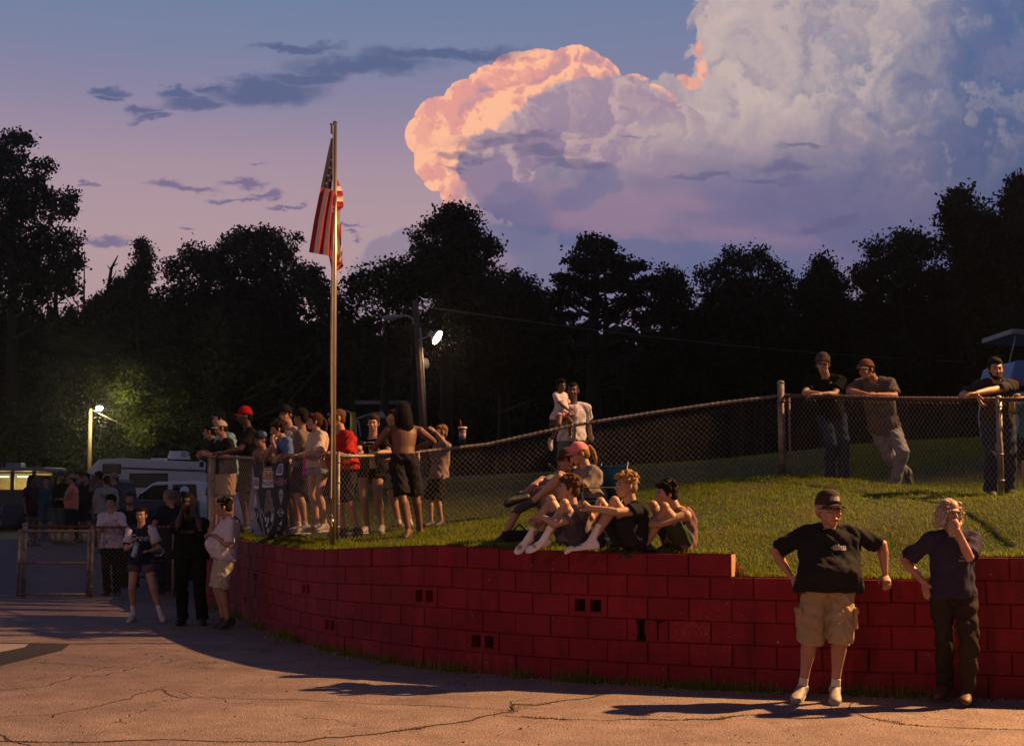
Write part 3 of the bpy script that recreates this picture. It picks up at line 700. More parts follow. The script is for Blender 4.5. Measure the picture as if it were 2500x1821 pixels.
def fence(name, path, height, posts, label, rail_r=0.021, bottom=False, rail_mat=None, group=None, post_r=0.028, tie=True):
    f = empty(name, Vector(path[0]), label, 'fence', group)
    V_, F_ = chain_mesh(path, height - 0.03)
    r = MB(); r.tube([Vector(p) + Vector((0, 0, height)) for p in path], rail_r, 10)
    r.build('top_rail', rail_mat or PIPE, f, smooth=True)
    if bottom:
        r = MB(); r.tube([Vector(p) + Vector((0, 0, 0.05)) for p in path], rail_r * 0.8, 8); r.build('bottom_rail', rail_mat or PIPE, f, smooth=True)
    for p, h, rr in posts:
        q = MB(); p = Vector(p); q.tube([p - Vector((0, 0, 0.1)), p + Vector((0, 0, h))], rr, 12); q.ell(p + Vector((0, 0, h)), (rr * 1.1, rr * 1.1, rr * 0.8))
        for hh in (0.15, 0.42, 0.68, 0.92): q.tube([p + Vector((0, 0, height * hh)), p + Vector((0, 0, height * hh + 0.02))], rr * 1.25, 12)
        q.build('post', PIPE, f, smooth=True)
    # brace bands, twisted ties sticking up over the rail
    t = MB(); P_ = [Vector(p) for p in path]; S = [0.0]
    for a, b in zip(P_, P_[1:]): S.append(S[-1] + (b - a).length)
    s = 0.02
    while s < S[-1] and tie:
        c = Vector([float(np.interp(s, S, [p[j] for p in P_])) for j in range(3)]) + Vector((0, 0, height))
        for sg in (-1, 1):
            t.tube([c + Vector((sg * 0.012, -0.024, -0.035)), c + Vector((0, -0.026, 0.005)), c + Vector((-sg * 0.014, -0.012, 0.030))], 0.0022, 4)
        s += 0.072
    if t.v:
        tv = np.array(t.v); qf = np.array([q for q in t.f if len(q) == 4]); V_ = np.concatenate([V_, tv]); F_ = np.concatenate([F_, qf + (len(V_) - len(tv))])
    link('wire_mesh', mesh_np('wire_mesh', V_, F_), GALV, f)
    return f
def densify(P, step=0.3):
    out = []
    for a, b in zip(P, P[1:]):
        a, b = Vector(a), Vector(b); k = max(1, int((b - a).length / step)); out += [a.lerp(b, i / k) for i in range(k)]
    out.append(Vector(P[-1])); return out
FH = 1.03
FP = [Vector(p) for p in FENCE]
for p in FP: p.z -= 0.0
left_run = [Vector((-4.3, 26.5, 1.43)), Vector((-4.9, 25.6, 1.42))] + FP[0:1] + FP[1:6]
left_run = [Vector((-4.0, 25.4, 1.41)), Vector((-4.75, 24.6, 1.40)), FP[1], FP[2], FP[3], FP[4], FP[5]]
fence('chain_link_fence', catmull(left_run, 0.25), FH, [(FP[1], FH, .024), (FP[3], FH, .024), (FP[4] + Vector((-.0, 0, 0)), FH, .022)], 'chain link fence left of the flagpole with a crowd leaning on it')
mid_run = [FP[5] + Vector((0.02, 0, 0)), FP[6], FP[7], FP[8], FP[9], FP[10], FP[11], FP[12]]
fence('chain_link_fence', densify(mid_run), FH, [(FP[5] + Vector((0.01, 0, 0)), FH + 0.04, .022), (FP[7], FH, .022), (FP[9], FH, .024), (FP[12], FH + 0.17, .045)], 'chain link fence climbing the grass bank from the flagpole to the capped thick post')
right_run = [FP[12] + Vector((0.03, 0, 0)), FP[13], FP[14], FP[15], FP[16]]
fence('chain_link_fence', densify(right_run), FH, [(FP[12] + Vector((0.10, -0.02, 0)), FH - 0.02, .014), (FP[15], FH + 0.02, .032)], 'chain link fence with rusty top rail under the three leaning men at the right', rail_mat=RUST)
# gate and side fence by the lower road
def gp(px, D=25.0): p = at(px, 1215, D); return Vector((p.x, p.y, gz(p.x, p.y)))
g = empty('chain_link_gate', gp(130), 'open chain link gate leaf with a mid rail, at the left edge of the road', 'gate')
a, b = gp(50), gp(219); V_, F_ = chain_mesh([a.lerp(b, i / 6) for i in range(7)], 1.06, rad=0.0030, drop=0.07); link('wire_mesh', mesh_np('wire_mesh', V_, F_), GALV, g)
q = MB()
for h in (0.06, 0.60, 1.15): q.tube([a + Vector((0, 0, h)), b + Vector((0, 0, h))], 0.021, 8)
for p in (a, b): q.tube([p + Vector((0, 0, 0.02)), p + Vector((0, 0, 1.18))], 0.024, 8)
q.build('frame', PIPE, g, smooth=True)
q = MB(); p = gp(63, 25.2); q.tube([p, p + Vector((0, 0, 1.26))], 0.045, 12); q.ell(p + Vector((0, 0, 1.26)), (.05, .05, .035)); q.build('post', PIPE, g, smooth=True)
q = MB(); q.tube([gp(63, 25.3) + Vector((0, 0, 1.22)), gp(229, 25.3) + Vector((0, 0, 1.22))], 0.024, 8); q.build('cross_bar', RUST, g, smooth=True)
fence('chain_link_fence', densify([gp(228), gp(330), gp(427)]), 1.22, [(gp(228), 1.22, .03), (gp(427), 1.24, .03)], 'low dark chain link fence beside the gate on the lower road', rail_mat=RUST)
# ------------------------------------------------------------------ trees
def leaf_mat(name, a, b_):
    m = bpy.data.materials.new(name); m.use_nodes = True; nt = m.node_tree; b = principled(nt)
    R_ = E(nt, nt.nodes.new('ShaderNodeNewGeometry').outputs['Random Per Island'])
    v = E(nt, nt.nodes.new('ShaderNodeTexCoord').outputs['Object'])
    c = mixc(nt, R_, a, b_); c = mixc(nt, nz(nt, v, 0.7, 3).ss(0.4, 0.65) * 0.5, c, tuple(x * 0.5 for x in a))
    nt.links.new(c.s, b.inputs['Base Color']); b.inputs['Roughness'].default_value = 0.8; b.inputs['Specular IOR Level'].default_value = 0.1
    return m
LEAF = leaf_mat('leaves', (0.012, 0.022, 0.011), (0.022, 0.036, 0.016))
LEAF2 = leaf_mat('leaves_lamplit_tint', (0.04, 0.06, 0.014), (0.07, 0.09, 0.02))  # lighter, yellower copy of the leaves: lamplight put into the colour
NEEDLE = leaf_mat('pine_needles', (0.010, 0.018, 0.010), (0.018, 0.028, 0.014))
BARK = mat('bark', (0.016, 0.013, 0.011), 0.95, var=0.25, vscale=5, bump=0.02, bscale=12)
def foliage(name, blobs, n, size, m, parent, flat=1.0, clus=26, spread=0.30, shell=0.45, kind=None):
    """blobs: (x,y,z,r) ; many leaf quads in twig clusters spread through the crown volume"""
    B = np.array(blobs, dtype=float); w = B[:, 3] ** 2; w /= w.sum(); nc = max(8, n // clus)
    bi = NR.choice(len(B), nc, p=w); d = NR.normal(size=(nc, 3)); d /= np.linalg.norm(d, axis=1)[:, None]
    rr = (shell + (1.05 - shell) * NR.rand(nc) ** 0.7)
    C = B[bi, :3] + d * (B[bi, 3] * rr)[:, None] * np.array([1, 0.9, flat])
    ci = NR.randint(0, nc, n); P = C[ci] + NR.normal(size=(n, 3)) * spread * np.array([1, 1, 0.75 * flat])
    sz = size * NR.uniform(0.6, 1.35, n); u = NR.normal(size=(n, 3)); u /= np.linalg.norm(u, axis=1)[:, None]
    t = NR.normal(size=(n, 3)); v_ = np.cross(u, t); v_ /= np.linalg.norm(v_, axis=1)[:, None] + 1e-9
    U = u * sz[:, None] * 0.5; W = v_ * sz[:, None] * 0.32
    V = np.stack([P - U, P + W, P + U, P - W], 1).reshape(-1, 3); F = np.arange(4 * n).reshape(n, 4)
    o = link(name, mesh_np(name, V, F), m, parent)
    if kind: o['kind'] = kind
    return o
def tree(name, label, D, blobs, n, trunks=(), size=0.19, m=None, group=None, dens=1.0, flat=1.0, spread=0.30, limbs=10, basez=0.0, shell=0.45, djit=0.10):
    """blobs in photograph pixels (x, y, r), put at the real distance D with real radii"""
    k = D / FPX; B = []
    for i, (px, py, r) in enumerate(blobs):
        dd = rnd.uniform(-1, 1) * djit * D * 0.5; p = at(px, py, D + dd); B.append((p.x, p.y, p.z, r * k * 0.80))
    tx = trunks[0][0] if trunks else sum(b[0] for b in blobs) / len(blobs)
    base = at(tx, 1215, D); base.z = basez
    t = empty(name, base, label, 'tree', group)
    tb = MB()
    for tr_ in (trunks or [(tx, min(b[1] for b in blobs) + 40, 0.22)]):
        px, py, r = tr_; top = at(px + rnd.uniform(-12, 12), py, D); bs = at(px, 1215, D); bs.z = basez - 0.2
        mid = bs.lerp(top, 0.5) + Vector((rnd.uniform(-.2, .2), 0, 0)); tb.tube([bs, bs.lerp(mid, .5), mid, mid.lerp(top, .5), top], [r * 1.15, r, r * 0.8, r * 0.5, r * 0.15], 8)
        for _ in range(limbs):
            b_ = B[rnd.randrange(len(B))]; e = Vector(b_[:3]) + Vector((rnd.uniform(-1, 1), rnd.uniform(-1, 1), rnd.uniform(-.3, .8))) * b_[3] * 0.8
            zz = min(max(e.z - abs(e.x - bs.x) * 0.7, bs.z + 1.0), top.z - 0.3); f = (zz - bs.z) / max(0.5, top.z - bs.z); s0 = bs.lerp(top, f)
            mm = s0.lerp(e, 0.55) + Vector((0, 0, -0.12 * (e - s0).length)); rr = r * (1 - f * 0.7) * 0.45
            tb.tube([s0, mm, e], [rr, rr * 0.6, rr * 0.15], 6)
    tb.build('trunk', BARK, t, smooth=True)
    foliage('crown', B, n, size, m or LEAF, t, flat=flat, spread=spread, shell=shell)
    return t
def fill(x0, x1, y0, y1, r, k):
    return [(rnd.uniform(x0, x1), rnd.uniform(y0, y1), r * rnd.uniform(.8, 1.2)) for _ in range(k)]
GR = 'trees of the wood behind the race ground'
# far wood as one mass under the skyline
def woods():
    B = []
    prof = [(-150, 760), (60, 800), (230, 760), (330, 720), (480, 720), (620, 700), (760, 760), (850, 830), (950, 850), (1060, 790), (1200, 770), (1330, 770), (1450, 900), (1560, 880), (1700, 740), (1850, 720), (2000, 740), (2200, 720), (2350, 680), (2650, 640)]
    for px in range(-150, 2660, 34):
        top = np.interp(px, [p[0] for p in prof], [p[1] for p in prof]); py = top + 40
        while py < 1240:
            D = 82 + rnd.uniform(-3, 6); p = at(px + rnd.uniform(-20, 20), py, D); B.append((p.x, p.y, max(0.3, p.z), rnd.uniform(1.1, 1.7))); py += 50
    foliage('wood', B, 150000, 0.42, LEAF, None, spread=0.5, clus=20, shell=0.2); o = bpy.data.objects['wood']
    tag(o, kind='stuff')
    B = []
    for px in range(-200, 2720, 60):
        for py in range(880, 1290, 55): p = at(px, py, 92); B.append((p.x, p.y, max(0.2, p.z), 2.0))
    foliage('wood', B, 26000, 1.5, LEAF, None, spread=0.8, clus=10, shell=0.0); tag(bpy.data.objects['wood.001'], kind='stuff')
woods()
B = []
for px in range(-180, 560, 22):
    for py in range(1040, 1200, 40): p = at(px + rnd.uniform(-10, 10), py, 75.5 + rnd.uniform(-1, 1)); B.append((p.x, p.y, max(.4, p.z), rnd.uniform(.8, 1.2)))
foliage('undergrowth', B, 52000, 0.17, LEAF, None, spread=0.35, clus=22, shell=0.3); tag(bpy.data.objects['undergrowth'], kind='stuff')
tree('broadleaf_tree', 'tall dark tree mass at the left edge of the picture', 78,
     [(-60, 420, 110), (30, 370, 55), (0, 450, 90), (105, 410, 34), (70, 470, 60), (-60, 600, 150), (60, 570, 100), (145, 500, 45), (165, 590, 42), (120, 650, 80), (20, 720, 130), (150, 690, 50), (-60, 850, 150), (80, 850, 100), (160, 800, 60), (40, 990, 120), (150, 930, 80), (60, 345, 26), (25, 330, 22), (185, 640, 22), (178, 480, 20)] , 70000,
     trunks=[(20, 420, 0.4), (130, 560, 0.25)], size=0.21, group=GR, spread=0.2)
tree('dead_tree', 'bare broken snag pointing at the sky right of the tall left tree', 84, [(196, 640, 3)], 12, trunks=[(196, 612, 0.14)], size=0.05, group=GR, limbs=6)
sn = MB(); a = at(262, 720, 58)
sn.tube([at(258, 900, 84), at(262, 720, 84), at(272, 655, 84), at(288, 624, 84)], [.2, .13, .09, .03], 6); sn.tube([at(272, 662, 84), at(262, 648, 84)], [.05, .02], 5); sn.tube([at(276, 650, 84), at(289, 643, 84)], [.05, .02], 5); sn.tube([at(266, 690, 84), at(280, 672, 84), at(284, 660, 84)], [.05, .03, .02], 5)
st = empty('dead_tree', at(258, 1215, 84), 'thin leafless branch rising between the left tree and the broad round trees', 'tree', GR); sn.build('trunk', BARK, st, smooth=True)
tree('broadleaf_tree', 'small pointed dark tree left of the broad domed one', 79, [(350, 625, 26), (345, 670, 36), (320, 720, 46), (270, 745, 40), (235, 760, 35), (300, 800, 60), (250, 850, 70), (360, 760, 60), (345, 600, 14), (290, 700, 26)], 26000, trunks=[(330, 640, .2)], size=0.18, group=GR, spread=0.2)
tree('broadleaf_tree', 'broad domed dark tree left of the flag with a ragged top', 80,
     [(470, 625, 36), (430, 660, 40), (520, 640, 46), (600, 610, 58), (660, 600, 44), (700, 610, 30), (560, 600, 30), (640, 575, 28), (600, 570, 18), (520, 700, 90), (620, 700, 100), (700, 690, 80), (755, 690, 50), (790, 730, 46), (820, 780, 40), (430, 780, 100), (540, 830, 120), (680, 830, 120), (770, 850, 80), (820, 860, 50), (450, 950, 120), (600, 980, 130), (740, 980, 110), (300, 960, 110), (835, 830, 26), (720, 580, 16)], 90000,
     trunks=[(560, 680, .35), (700, 700, .3)], size=0.2, group=GR, spread=0.22)
tree('broadleaf_tree', 'low spreading dark tree immediately right of the flagpole with sky showing through its branches', 50,
     [(905, 680, 30), (940, 660, 34), (880, 720, 36), (960, 720, 50), (860, 690, 20), (1000, 700, 50), (920, 780, 40), (870, 800, 26), (1000, 790, 40), (960, 830, 40), (900, 860, 30), (1080, 800, 50), (840, 760, 18), (1030, 640, 30), (985, 650, 24)], 12500, trunks=[(940, 700, .2), (1010, 700, .16)], size=0.14, group=GR, limbs=22, spread=0.22)
tree('broadleaf_tree', 'tallest tree right of the flag, open crown rising above the lamp pole', 52,
     [(1110, 520, 26), (1080, 530, 24), (1065, 560, 32), (1130, 560, 40), (1160, 585, 30), (1195, 610, 24), (1100, 600, 44), (1040, 610, 30), (1020, 575, 14), (1060, 650, 44), (1130, 640, 46), (1175, 650, 26), (1090, 700, 52), (1020, 680, 36), (1150, 535, 18), (1205, 600, 13), (1140, 515, 14), (1100, 760, 50)], 17000, trunks=[(1085, 560, .28)], size=0.15, group=GR, limbs=18, spread=0.20)
tree('broadleaf_tree', 'flat topped dark tree between the lamp and the open pine', 58,
     [(1150, 720, 50), (1200, 715, 46), (1250, 715, 40), (1300, 730, 38), (1340, 760, 32), (1180, 790, 80), (1280, 800, 70), (1340, 840, 50), (1200, 880, 80), (1300, 900, 70), (1170, 680, 20), (1215, 672, 15), (1260, 680, 14), (1290, 690, 14), (1130, 860, 60), (1360, 900, 30), (1140, 670, 18)], 36000, trunks=[(1220, 720, .3)], size=0.16, group=GR, spread=0.22)
# the open pine: layered flat pads on long limbs
def pine():
    D = 50; k = D / FPX; base = at(1447, 1215, D); base.z = 0
    t = empty('pine_tree', base, 'open pine with layered pads of needles and bare branches against the sky', 'tree', GR)
    tb = MB(); top = at(1462, 585, D); bot = at(1447, 1215, D); bot.z = -0.2
    tb.tube([bot, at(1450, 1000, D), at(1448, 820, D), at(1456, 700, D), top], [.3, .27, .2, .12, .04], 8)
    tb.tube([at(1449, 900, D), at(1480, 820, D), at(1478, 720, D)], [.18, .13, .05], 8)
    pads = [(1450, 590, 34), (1470, 605, 36), (1430, 620, 36), (1490, 640, 34), (1410, 645, 30), (1450, 650, 40), (1520, 660, 30), (1550, 650, 26), (1500, 690, 40), (1400, 690, 36), (1375, 680, 22), (1440, 700, 36), (1545, 700, 34), (1365, 720, 26), (1390, 735, 32), (1530, 740, 34), (1570, 735, 26), (1590, 690, 28), (1450, 745, 28), (1385, 775, 26), (1500, 770, 30), (1560, 780, 30), (1595, 780, 26), (1400, 810, 26), (1440, 800, 20), (1530, 820, 24), (1580, 830, 26), (1415, 860, 22), (1350, 800, 24), (1500, 850, 20), (1600, 870, 26), (1430, 925, 30), (1480, 930, 30), (1560, 900, 20)]
    B = []
    for px, py, r in pads:
        e = at(px, py, D + rnd.uniform(-2.5, 2.5)); B.append((e.x, e.y, e.z, r * k))
        s0 = at(1450, min(py + abs(px - 1450) * 0.45 + 15, 1000), D); mm = s0.lerp(e, 0.5) + Vector((0, 0, -0.15)); tb.tube([s0, mm, e], [.07, .045, .015], 5)
        for _ in range(3):
            e2 = e + Vector((rnd.uniform(-1, 1), rnd.uniform(-1, 1), rnd.uniform(-.3, .3))) * r * k; tb.tube([mm, e2], [.025, .008], 4)
    tb.build('trunk', BARK, t, smooth=True)
    foliage('crown', B, 17000, 0.15, NEEDLE, t, flat=0.5, spread=0.16, clus=20)
pine()
tree('broadleaf_tree', 'narrow dark tree close right of the open pine', 54, [(1610, 700, 30), (1640, 690, 28), (1660, 720, 32), (1620, 760, 40), (1680, 780, 44), (1630, 850, 50), (1690, 870, 50), (1625, 665, 14), (1655, 675, 13), (1590, 930, 60)], 17000, trunks=[(1640, 720, .2)], size=0.14, group=GR, spread=0.2)
tree('broadleaf_tree', 'pointed double topped tree left of the capped fence post', 54,
     [(1790, 630, 26), (1785, 612, 14), (1760, 665, 34), (1730, 680, 24), (1705, 670, 16), (1820, 650, 30), (1855, 630, 24), (1850, 612, 12), (1880, 660, 28), (1895, 690, 26), (1800, 710, 46), (1860, 720, 46), (1760, 740, 46), (1740, 800, 50), (1820, 800, 60), (1890, 760, 36), (1830, 618, 9), (1925, 680, 14), (1930, 710, 18), (1780, 900, 80), (1880, 880, 70)], 24000, trunks=[(1800, 660, .24), (1855, 680, .18)], size=0.14, group=GR, spread=0.19)
tree('conifer_tree', 'slim pointed tree right of the double topped one', 56, [(2010, 650, 20), (2010, 632, 12), (2000, 680, 30), (2030, 690, 28), (1985, 720, 34), (2030, 740, 40), (1960, 735, 26), (1962, 690, 10), (2000, 800, 60), (1950, 850, 60), (2050, 830, 60), (2060, 700, 16), (1945, 700, 9)], 24000, trunks=[(2010, 660, .2)], size=0.14, group=GR, spread=0.19)
tree('broadleaf_tree', 'wide tree with reaching upper limbs behind the two men in caps', 54,
     [(2215, 580, 24), (2200, 600, 30), (2240, 600, 30), (2140, 610, 22), (2125, 595, 12), (2150, 640, 36), (2210, 640, 46), (2265, 620, 28), (2300, 600, 20), (2318, 606, 12), (2310, 590, 10), (2140, 690, 50), (2220, 700, 56), (2280, 680, 36), (2100, 680, 22), (2098, 660, 12), (2130, 780, 70), (2230, 800, 80), (2180, 900, 90), (2310, 620, 10), (2185, 575, 12), (2250, 572, 10)], 30000, trunks=[(2200, 640, .26), (2150, 660, .18)], size=0.14, group=GR, spread=0.19)
tree('broadleaf_tree', 'rounded low tree between the wide tree and the tall right one', 56, [(2330, 690, 34), (2300, 710, 28), (2365, 700, 30), (2330, 750, 50), (2320, 830, 70), (2280, 900, 80)], 18000, trunks=[(2330, 720, .2)], size=0.15, group=GR, spread=0.2)
tree('broadleaf_tree', 'tall dark leaning tree at the right edge of the picture', 46,
     [(2335, 490, 22), (2325, 520, 26), (2345, 540, 34), (2385, 520, 26), (2330, 560, 24), (2375, 570, 42), (2420, 560, 36), (2360, 620, 40), (2420, 640, 60), (2475, 580, 60), (2500, 500, 50), (2500, 450, 26), (2470, 500, 26), (2520, 600, 80), (2385, 690, 46), (2450, 720, 80), (2540, 740, 100), (2390, 780, 60), (2470, 850, 100), (2345, 475, 13), (2370, 660, 30), (2490, 465, 18)], 60000, trunks=[(2430, 600, .32), (2500, 520, .3)], size=0.15, group=GR, spread=0.21)
tree('broadleaf_tree', 'leafy tree by the small street lamp, lamplit and tinted yellow green', 75, [(330, 1040, 46), (300, 1000, 50), (370, 1000, 50), (350, 1060, 34), (390, 1050, 36), (270, 1060, 30), (310, 930, 60), (400, 950, 60), (240, 930, 50)], 26000, trunks=[(330, 1000, .12)], size=0.17, m=LEAF2, group=GR, spread=0.2)
tree('broadleaf_tree', 'dark leafy tree behind the lit camper at the left', 80, [(60, 1080, 60), (0, 1050, 80), (130, 1050, 70), (190, 1080, 50), (100, 1000, 80), (-60, 1000, 80)], 14000, trunks=[(60, 1050, .2)], size=0.2, group=GR)
# ------------------------------------------------------------------ poles, lamps, wires
WOODP = mat('pole_wood', lin(92, 76, 64), 0.95, var=0.2, vscale=4, bump=0.006, bscale=20)
GREYM = mat('grey_metal', lin(150, 152, 158), 0.5, 0.4)
def wire(name, pts, sag, r, label, cat='cable'):
    m = MB(); a, b = Vector(pts[0]), Vector(pts[1]); n = 16
    m.tube([a.lerp(b, i / n) - Vector((0, 0, sag * 4 * (i / n) * (1 - i / n))) for i in range(n + 1)], r, 5)
    return tag(m.build(name, mat('black_cable', lin(66, 60, 58), 0.7)), label, cat)
def lamp_head(m_, c, d, rr, L, n=18):
    pass
D1 = 36.0
base = at(1040, 1215, D1); base.z = bz(base.x, base.y) if base.y < 60 else 0
up = empty('utility_pole', base, 'leaning wooden utility pole carrying the bright round floodlight', 'utility pole')
m = MB(); m.tube([at(1040, 1235, D1), at(1030, 1000, D1), at(1014, 733, D1)], [.085, .080, .070], 12); m.build('pole', WOODP, up, smooth=True)
m = MB(); m.tube([at(1044, 1100, D1 - .15), at(1034, 900, D1 - .15), at(1026, 800, D1 - .15)], .022, 6); m.build('conduit', GREYM, up, smooth=True)
m = MB(); m.tube([at(1010, 792, D1 - .1), at(1006, 778, D1 - .12), at(995, 771, D1 - .14), at(978, 771, D1 - .16)], .03, 8); m.build('lamp_arm', GREYM, up, smooth=True)
m = MB()
hc = at(956, 776, D1 - .2); R_ = Matrix.Rotation(radians(-2), 3, 'Y')
m.ell(hc + Vector((0.02, 0, .02)), (.26, .12, .062), R=R_); m.ell(hc + Vector((-.04, 0, -.02)), (.18, .10, .05), R=R_); m.tube([hc + Vector((.06, 0, .06)), hc + Vector((.06, 0, .11))], .028, 8)
m.build('lamp_housing', mat('cobra_housing', lin(150, 156, 170), 0.5, 0.2), up, smooth=True)
# drum and dish on the pole
m = MB(); c = at(1033, 889, D1 + 0.28); m.lathe(c, [(0.0, -.14), (.10, -.14), (.155, -.08), (.165, 0), (.155, .08), (.10, .15), (.0, .17)], 18); m.build('transformer', mat('transformer_paint', lin(96, 94, 98), 0.55), up, smooth=True)
# the round floodlight: bell reflector facing right and down
fd = Vector((0.80, -0.30, -0.52)).normalized(); Rf = fd.to_track_quat('Z', 'Y').to_matrix()
lc = at(1064, 822, D1 - .4)
m = MB(); m.lathe(lc, [(.045, -.20), (.07, -.19), (.085, -.10), (.13, -.04), (.185, .03), (.205, .06), (.190, .055), (.12, -.02), (.05, -.06)], 24, R=Rf); m.build('lamp_shade', mat('reflector_shade', lin(150, 148, 150), 0.4, 0.6), up, smooth=True)
m = MB(); m.lathe(lc, [(.0, .03), (.10, .035), (.182, .048), (.17, .052), (.0, .056)], 24, R=Rf); m.build('lamp_lens', emit('lens_glow', (1.0, 0.74, 0.42), 90), up, smooth=True)
m = MB(); m.tube([at(1022, 830, D1 - .1), at(1045, 822, D1 - .25), lc - fd * .18], .022, 7); m.build('bracket', GREYM, up, smooth=True)
lamp('floodlight_bulb', 'POINT', lc + fd * 0.22, 80, (1.0, 0.60, 0.28), 0.10)
wire('power_cable', (at(1016, 746, D1), at(2700, 884, 62)), 0.5, .014, 'overhead cable running from the wooden utility pole to the right across the dark wood')
# left street lamp
D2 = 70.0; base = at(217, 1215, D2); base.z = gz(base.x, D2)
sl = empty('street_lamp', base, 'pale wooden pole with a glaring white lamp at the left, beyond the caravan', 'street lamp')
m = MB(); m.tube([Vector((base.x, D2, base.z)), at(221, 997, D2)], [.11, .085], 10); m.build('pole', mat('pale_pole', lin(96, 82, 58), 0.9), sl, smooth=True)
m = MB(); m.tube([at(221, 1000, D2), at(232, 1003, D2 - .1), at(240, 1000, D2 - .2)], .03, 6); m.build('lamp_arm', GREYM, sl, smooth=True)
bc = at(243, 994, D2 - .3); m = MB(); m.lathe(bc, [(.04, .21), (.12, .18), (.17, .03), (.16, .01), (.0, .04)], 16); m.build('lamp_shade', GREYM, sl, smooth=True)
m = MB(); m.ell(bc + Vector((0, 0, -.03)), (.15, .15, .13)); m.build('lamp_globe', emit('globe_glow', (1.0, 0.86, 0.55), 90), sl, smooth=True)
lamp('street_bulb', 'POINT', bc - Vector((-.05, .25, .36)), 750, (1.0, 0.80, 0.38), 0.12)
wire('power_cable', (at(230, 1003, D2), at(560, 1120, 64)), 0.25, .012, 'thin cable dropping from the left street lamp towards the fence crowd')
# distant lamps behind the crowd
D3 = 44.0
def small_pole(px0, py0, px1, py1, r, m_, par): m = MB(); m.tube([at(px0, py0, D3), at(px1, py1, D3)], r, 8); return m.build('pole', m_, par, smooth=True)
b0 = at(860, 1215, D3); b0.z = 0.5; l1 = empty('street_lamp', b0, 'yellow pole with a hooked arm and small bright lamp behind the man in red', 'street lamp')
small_pole(858, 1240, 862, 1006, .085, mat('yellow_pole', lin(160, 140, 48), 0.8), l1)
m = MB(); m.tube([at(857, 1014, D3), at(855, 1006, D3), at(848, 1003, D3), at(834, 1002, D3)], .03, 6); m.build('lamp_arm', GREYM, l1, smooth=True)
m = MB(); m.ell(at(828, 1003, D3), (.16, .08, .045)); m.build('lamp_head', GREYM, l1, smooth=True)
m = MB(); m.ell(at(827, 1005.5, D3) , (.13, .07, .03)); m.build('lamp_lens', emit('white_lens', (1.0, .93, .8), 14), l1, smooth=True)
b0 = at(872, 1215, D3 - 1); b0.z = 0.6; l2 = empty('street_lamp', b0, 'unlit grey pole with a long arm and a bell shade behind the crowd', 'street lamp')
small_pole(874, 1240, 866, 1017, .05, GREYM, l2)
m = MB(); m.tube([at(872, 1022, D3 - 1), at(905, 1011, D3 - 1), at(935, 1005, D3 - 1)], .028, 6); m.tube([at(873, 1026, D3 - 1), at(876, 1034, D3 - 1), at(884, 1090, D3 - 1)], .025, 6); m.build('lamp_arm', GREYM, l2, smooth=True)
m = MB(); m.lathe(at(931, 1014, D3 - 1), [(.04, .09), (.07, .07), (.17, -.09), (.15, -.09), (.05, .04)], 14); m.build('lamp_shade', mat('cobra_housing', (0, 0, 0)), l2, smooth=True)
# long low building with pale roof edge far behind
b0 = at(940, 1215, 52); b0.z = 0; bd = empty('shed', b0, 'low dark building with a pale metal roof edge behind the man with long hair', 'building')
a = at(885, 985, 52); c = at(982, 985, 52)
m = MB(); m.box(((a.x + c.x) / 2, 54, a.z / 2), (c.x - a.x, 4, a.z)); m.build('wall', mat('dark_siding', lin(36, 36, 44), 0.9), bd)
m = MB(); m.box(((a.x + c.x) / 2, 53.7, a.z + .12), (c.x - a.x + .4, 4.8, .14), rx=radians(3)); m.build('roof', mat('tin_roof', lin(110, 118, 132), 0.5, 0.4), bd, bevel=.01)
m = MB(); m.box((a.x + .5, 51.98, a.z * .5), (.5, .05, .5)); m.build('window', mat('dark_glass', lin(20, 24, 32), 0.15, spec=0.6), bd)

# ------------------------------------------------------------------ flagpole and flag
DF = 17.2; fb = at(812, 1322, DF)
fp = empty('flagpole', fb, 'aluminium flagpole standing in the grass in front of the chain link fence', 'flagpole')
ALU = mat('flagpole_aluminium', lin(196, 180, 150), 0.35, 0.75, var=0.1, vscale=3)
PX = lambda py: 812 + (1322 - py) / (1322 - 299) * 6.5
m = MB(); m.tube([at(PX(1330), 1330, DF), at(PX(700), 700, DF), at(PX(299), 299, DF)], [.034, .030, .023], 16); m.build('pole', ALU, fp, smooth=True)
m = MB(); m.tube([at(PX(299), 301, DF), at(PX(299), 297, DF)], .027, 14)
tc_ = at(812, 304, DF - .03); m.tube([tc_ + Vector((-.03, 0, 0)), tc_ + Vector((.05, 0, 0))], .012, 8); m.build('truck', GREYM, fp, smooth=True)
m = MB()
for dx_, y0, y1 in ((-4.5, 306, 1245), (-7, 500, 1010)):
    m.tube([at(PX(y) + dx_ * (1 if y > 330 else .6) + math.sin(y * .013) * .8, y, DF - .05) for y in range(y0, y1, 35)], .006, 5)
m.build('halyard', mat('rope', lin(190, 180, 160), 0.9), fp)
m = MB()
for k_ in range(9):
    c = at(811 - 2.5 * (k_ % 2), 306 + k_ * 2.6, DF - .05); m.ell(c, (.009, .009, .014), n=6, m=5)
c = at(810, 505, DF - .06)
for k_ in range(7): m.ell(at(809 + (k_ % 3) * 1.5, 500 + k_ * 3.6, DF - .06), (.011, .011, .02), n=6, m=5)
m.build('snap_chain', GREYM, fp, smooth=True)
m = MB(); c = at(809, 1272, DF - .05); m.lathe(c, [(.0, -.005), (.032, -.005), (.032, .005), (.0, .005)], 18, R=Matrix.Rotation(pi / 2, 3, 'X'))
for sg in (-1, 1): m.tube([c + Vector((0, -.01, .03 * sg)), c + Vector((.015, -.03, .055 * sg)), c + Vector((0, -.01, .08 * sg))], .007, 6)
m.build('cleat', mat('cleat_metal', lin(190, 186, 180), 0.35, 0.6), fp, smooth=True)
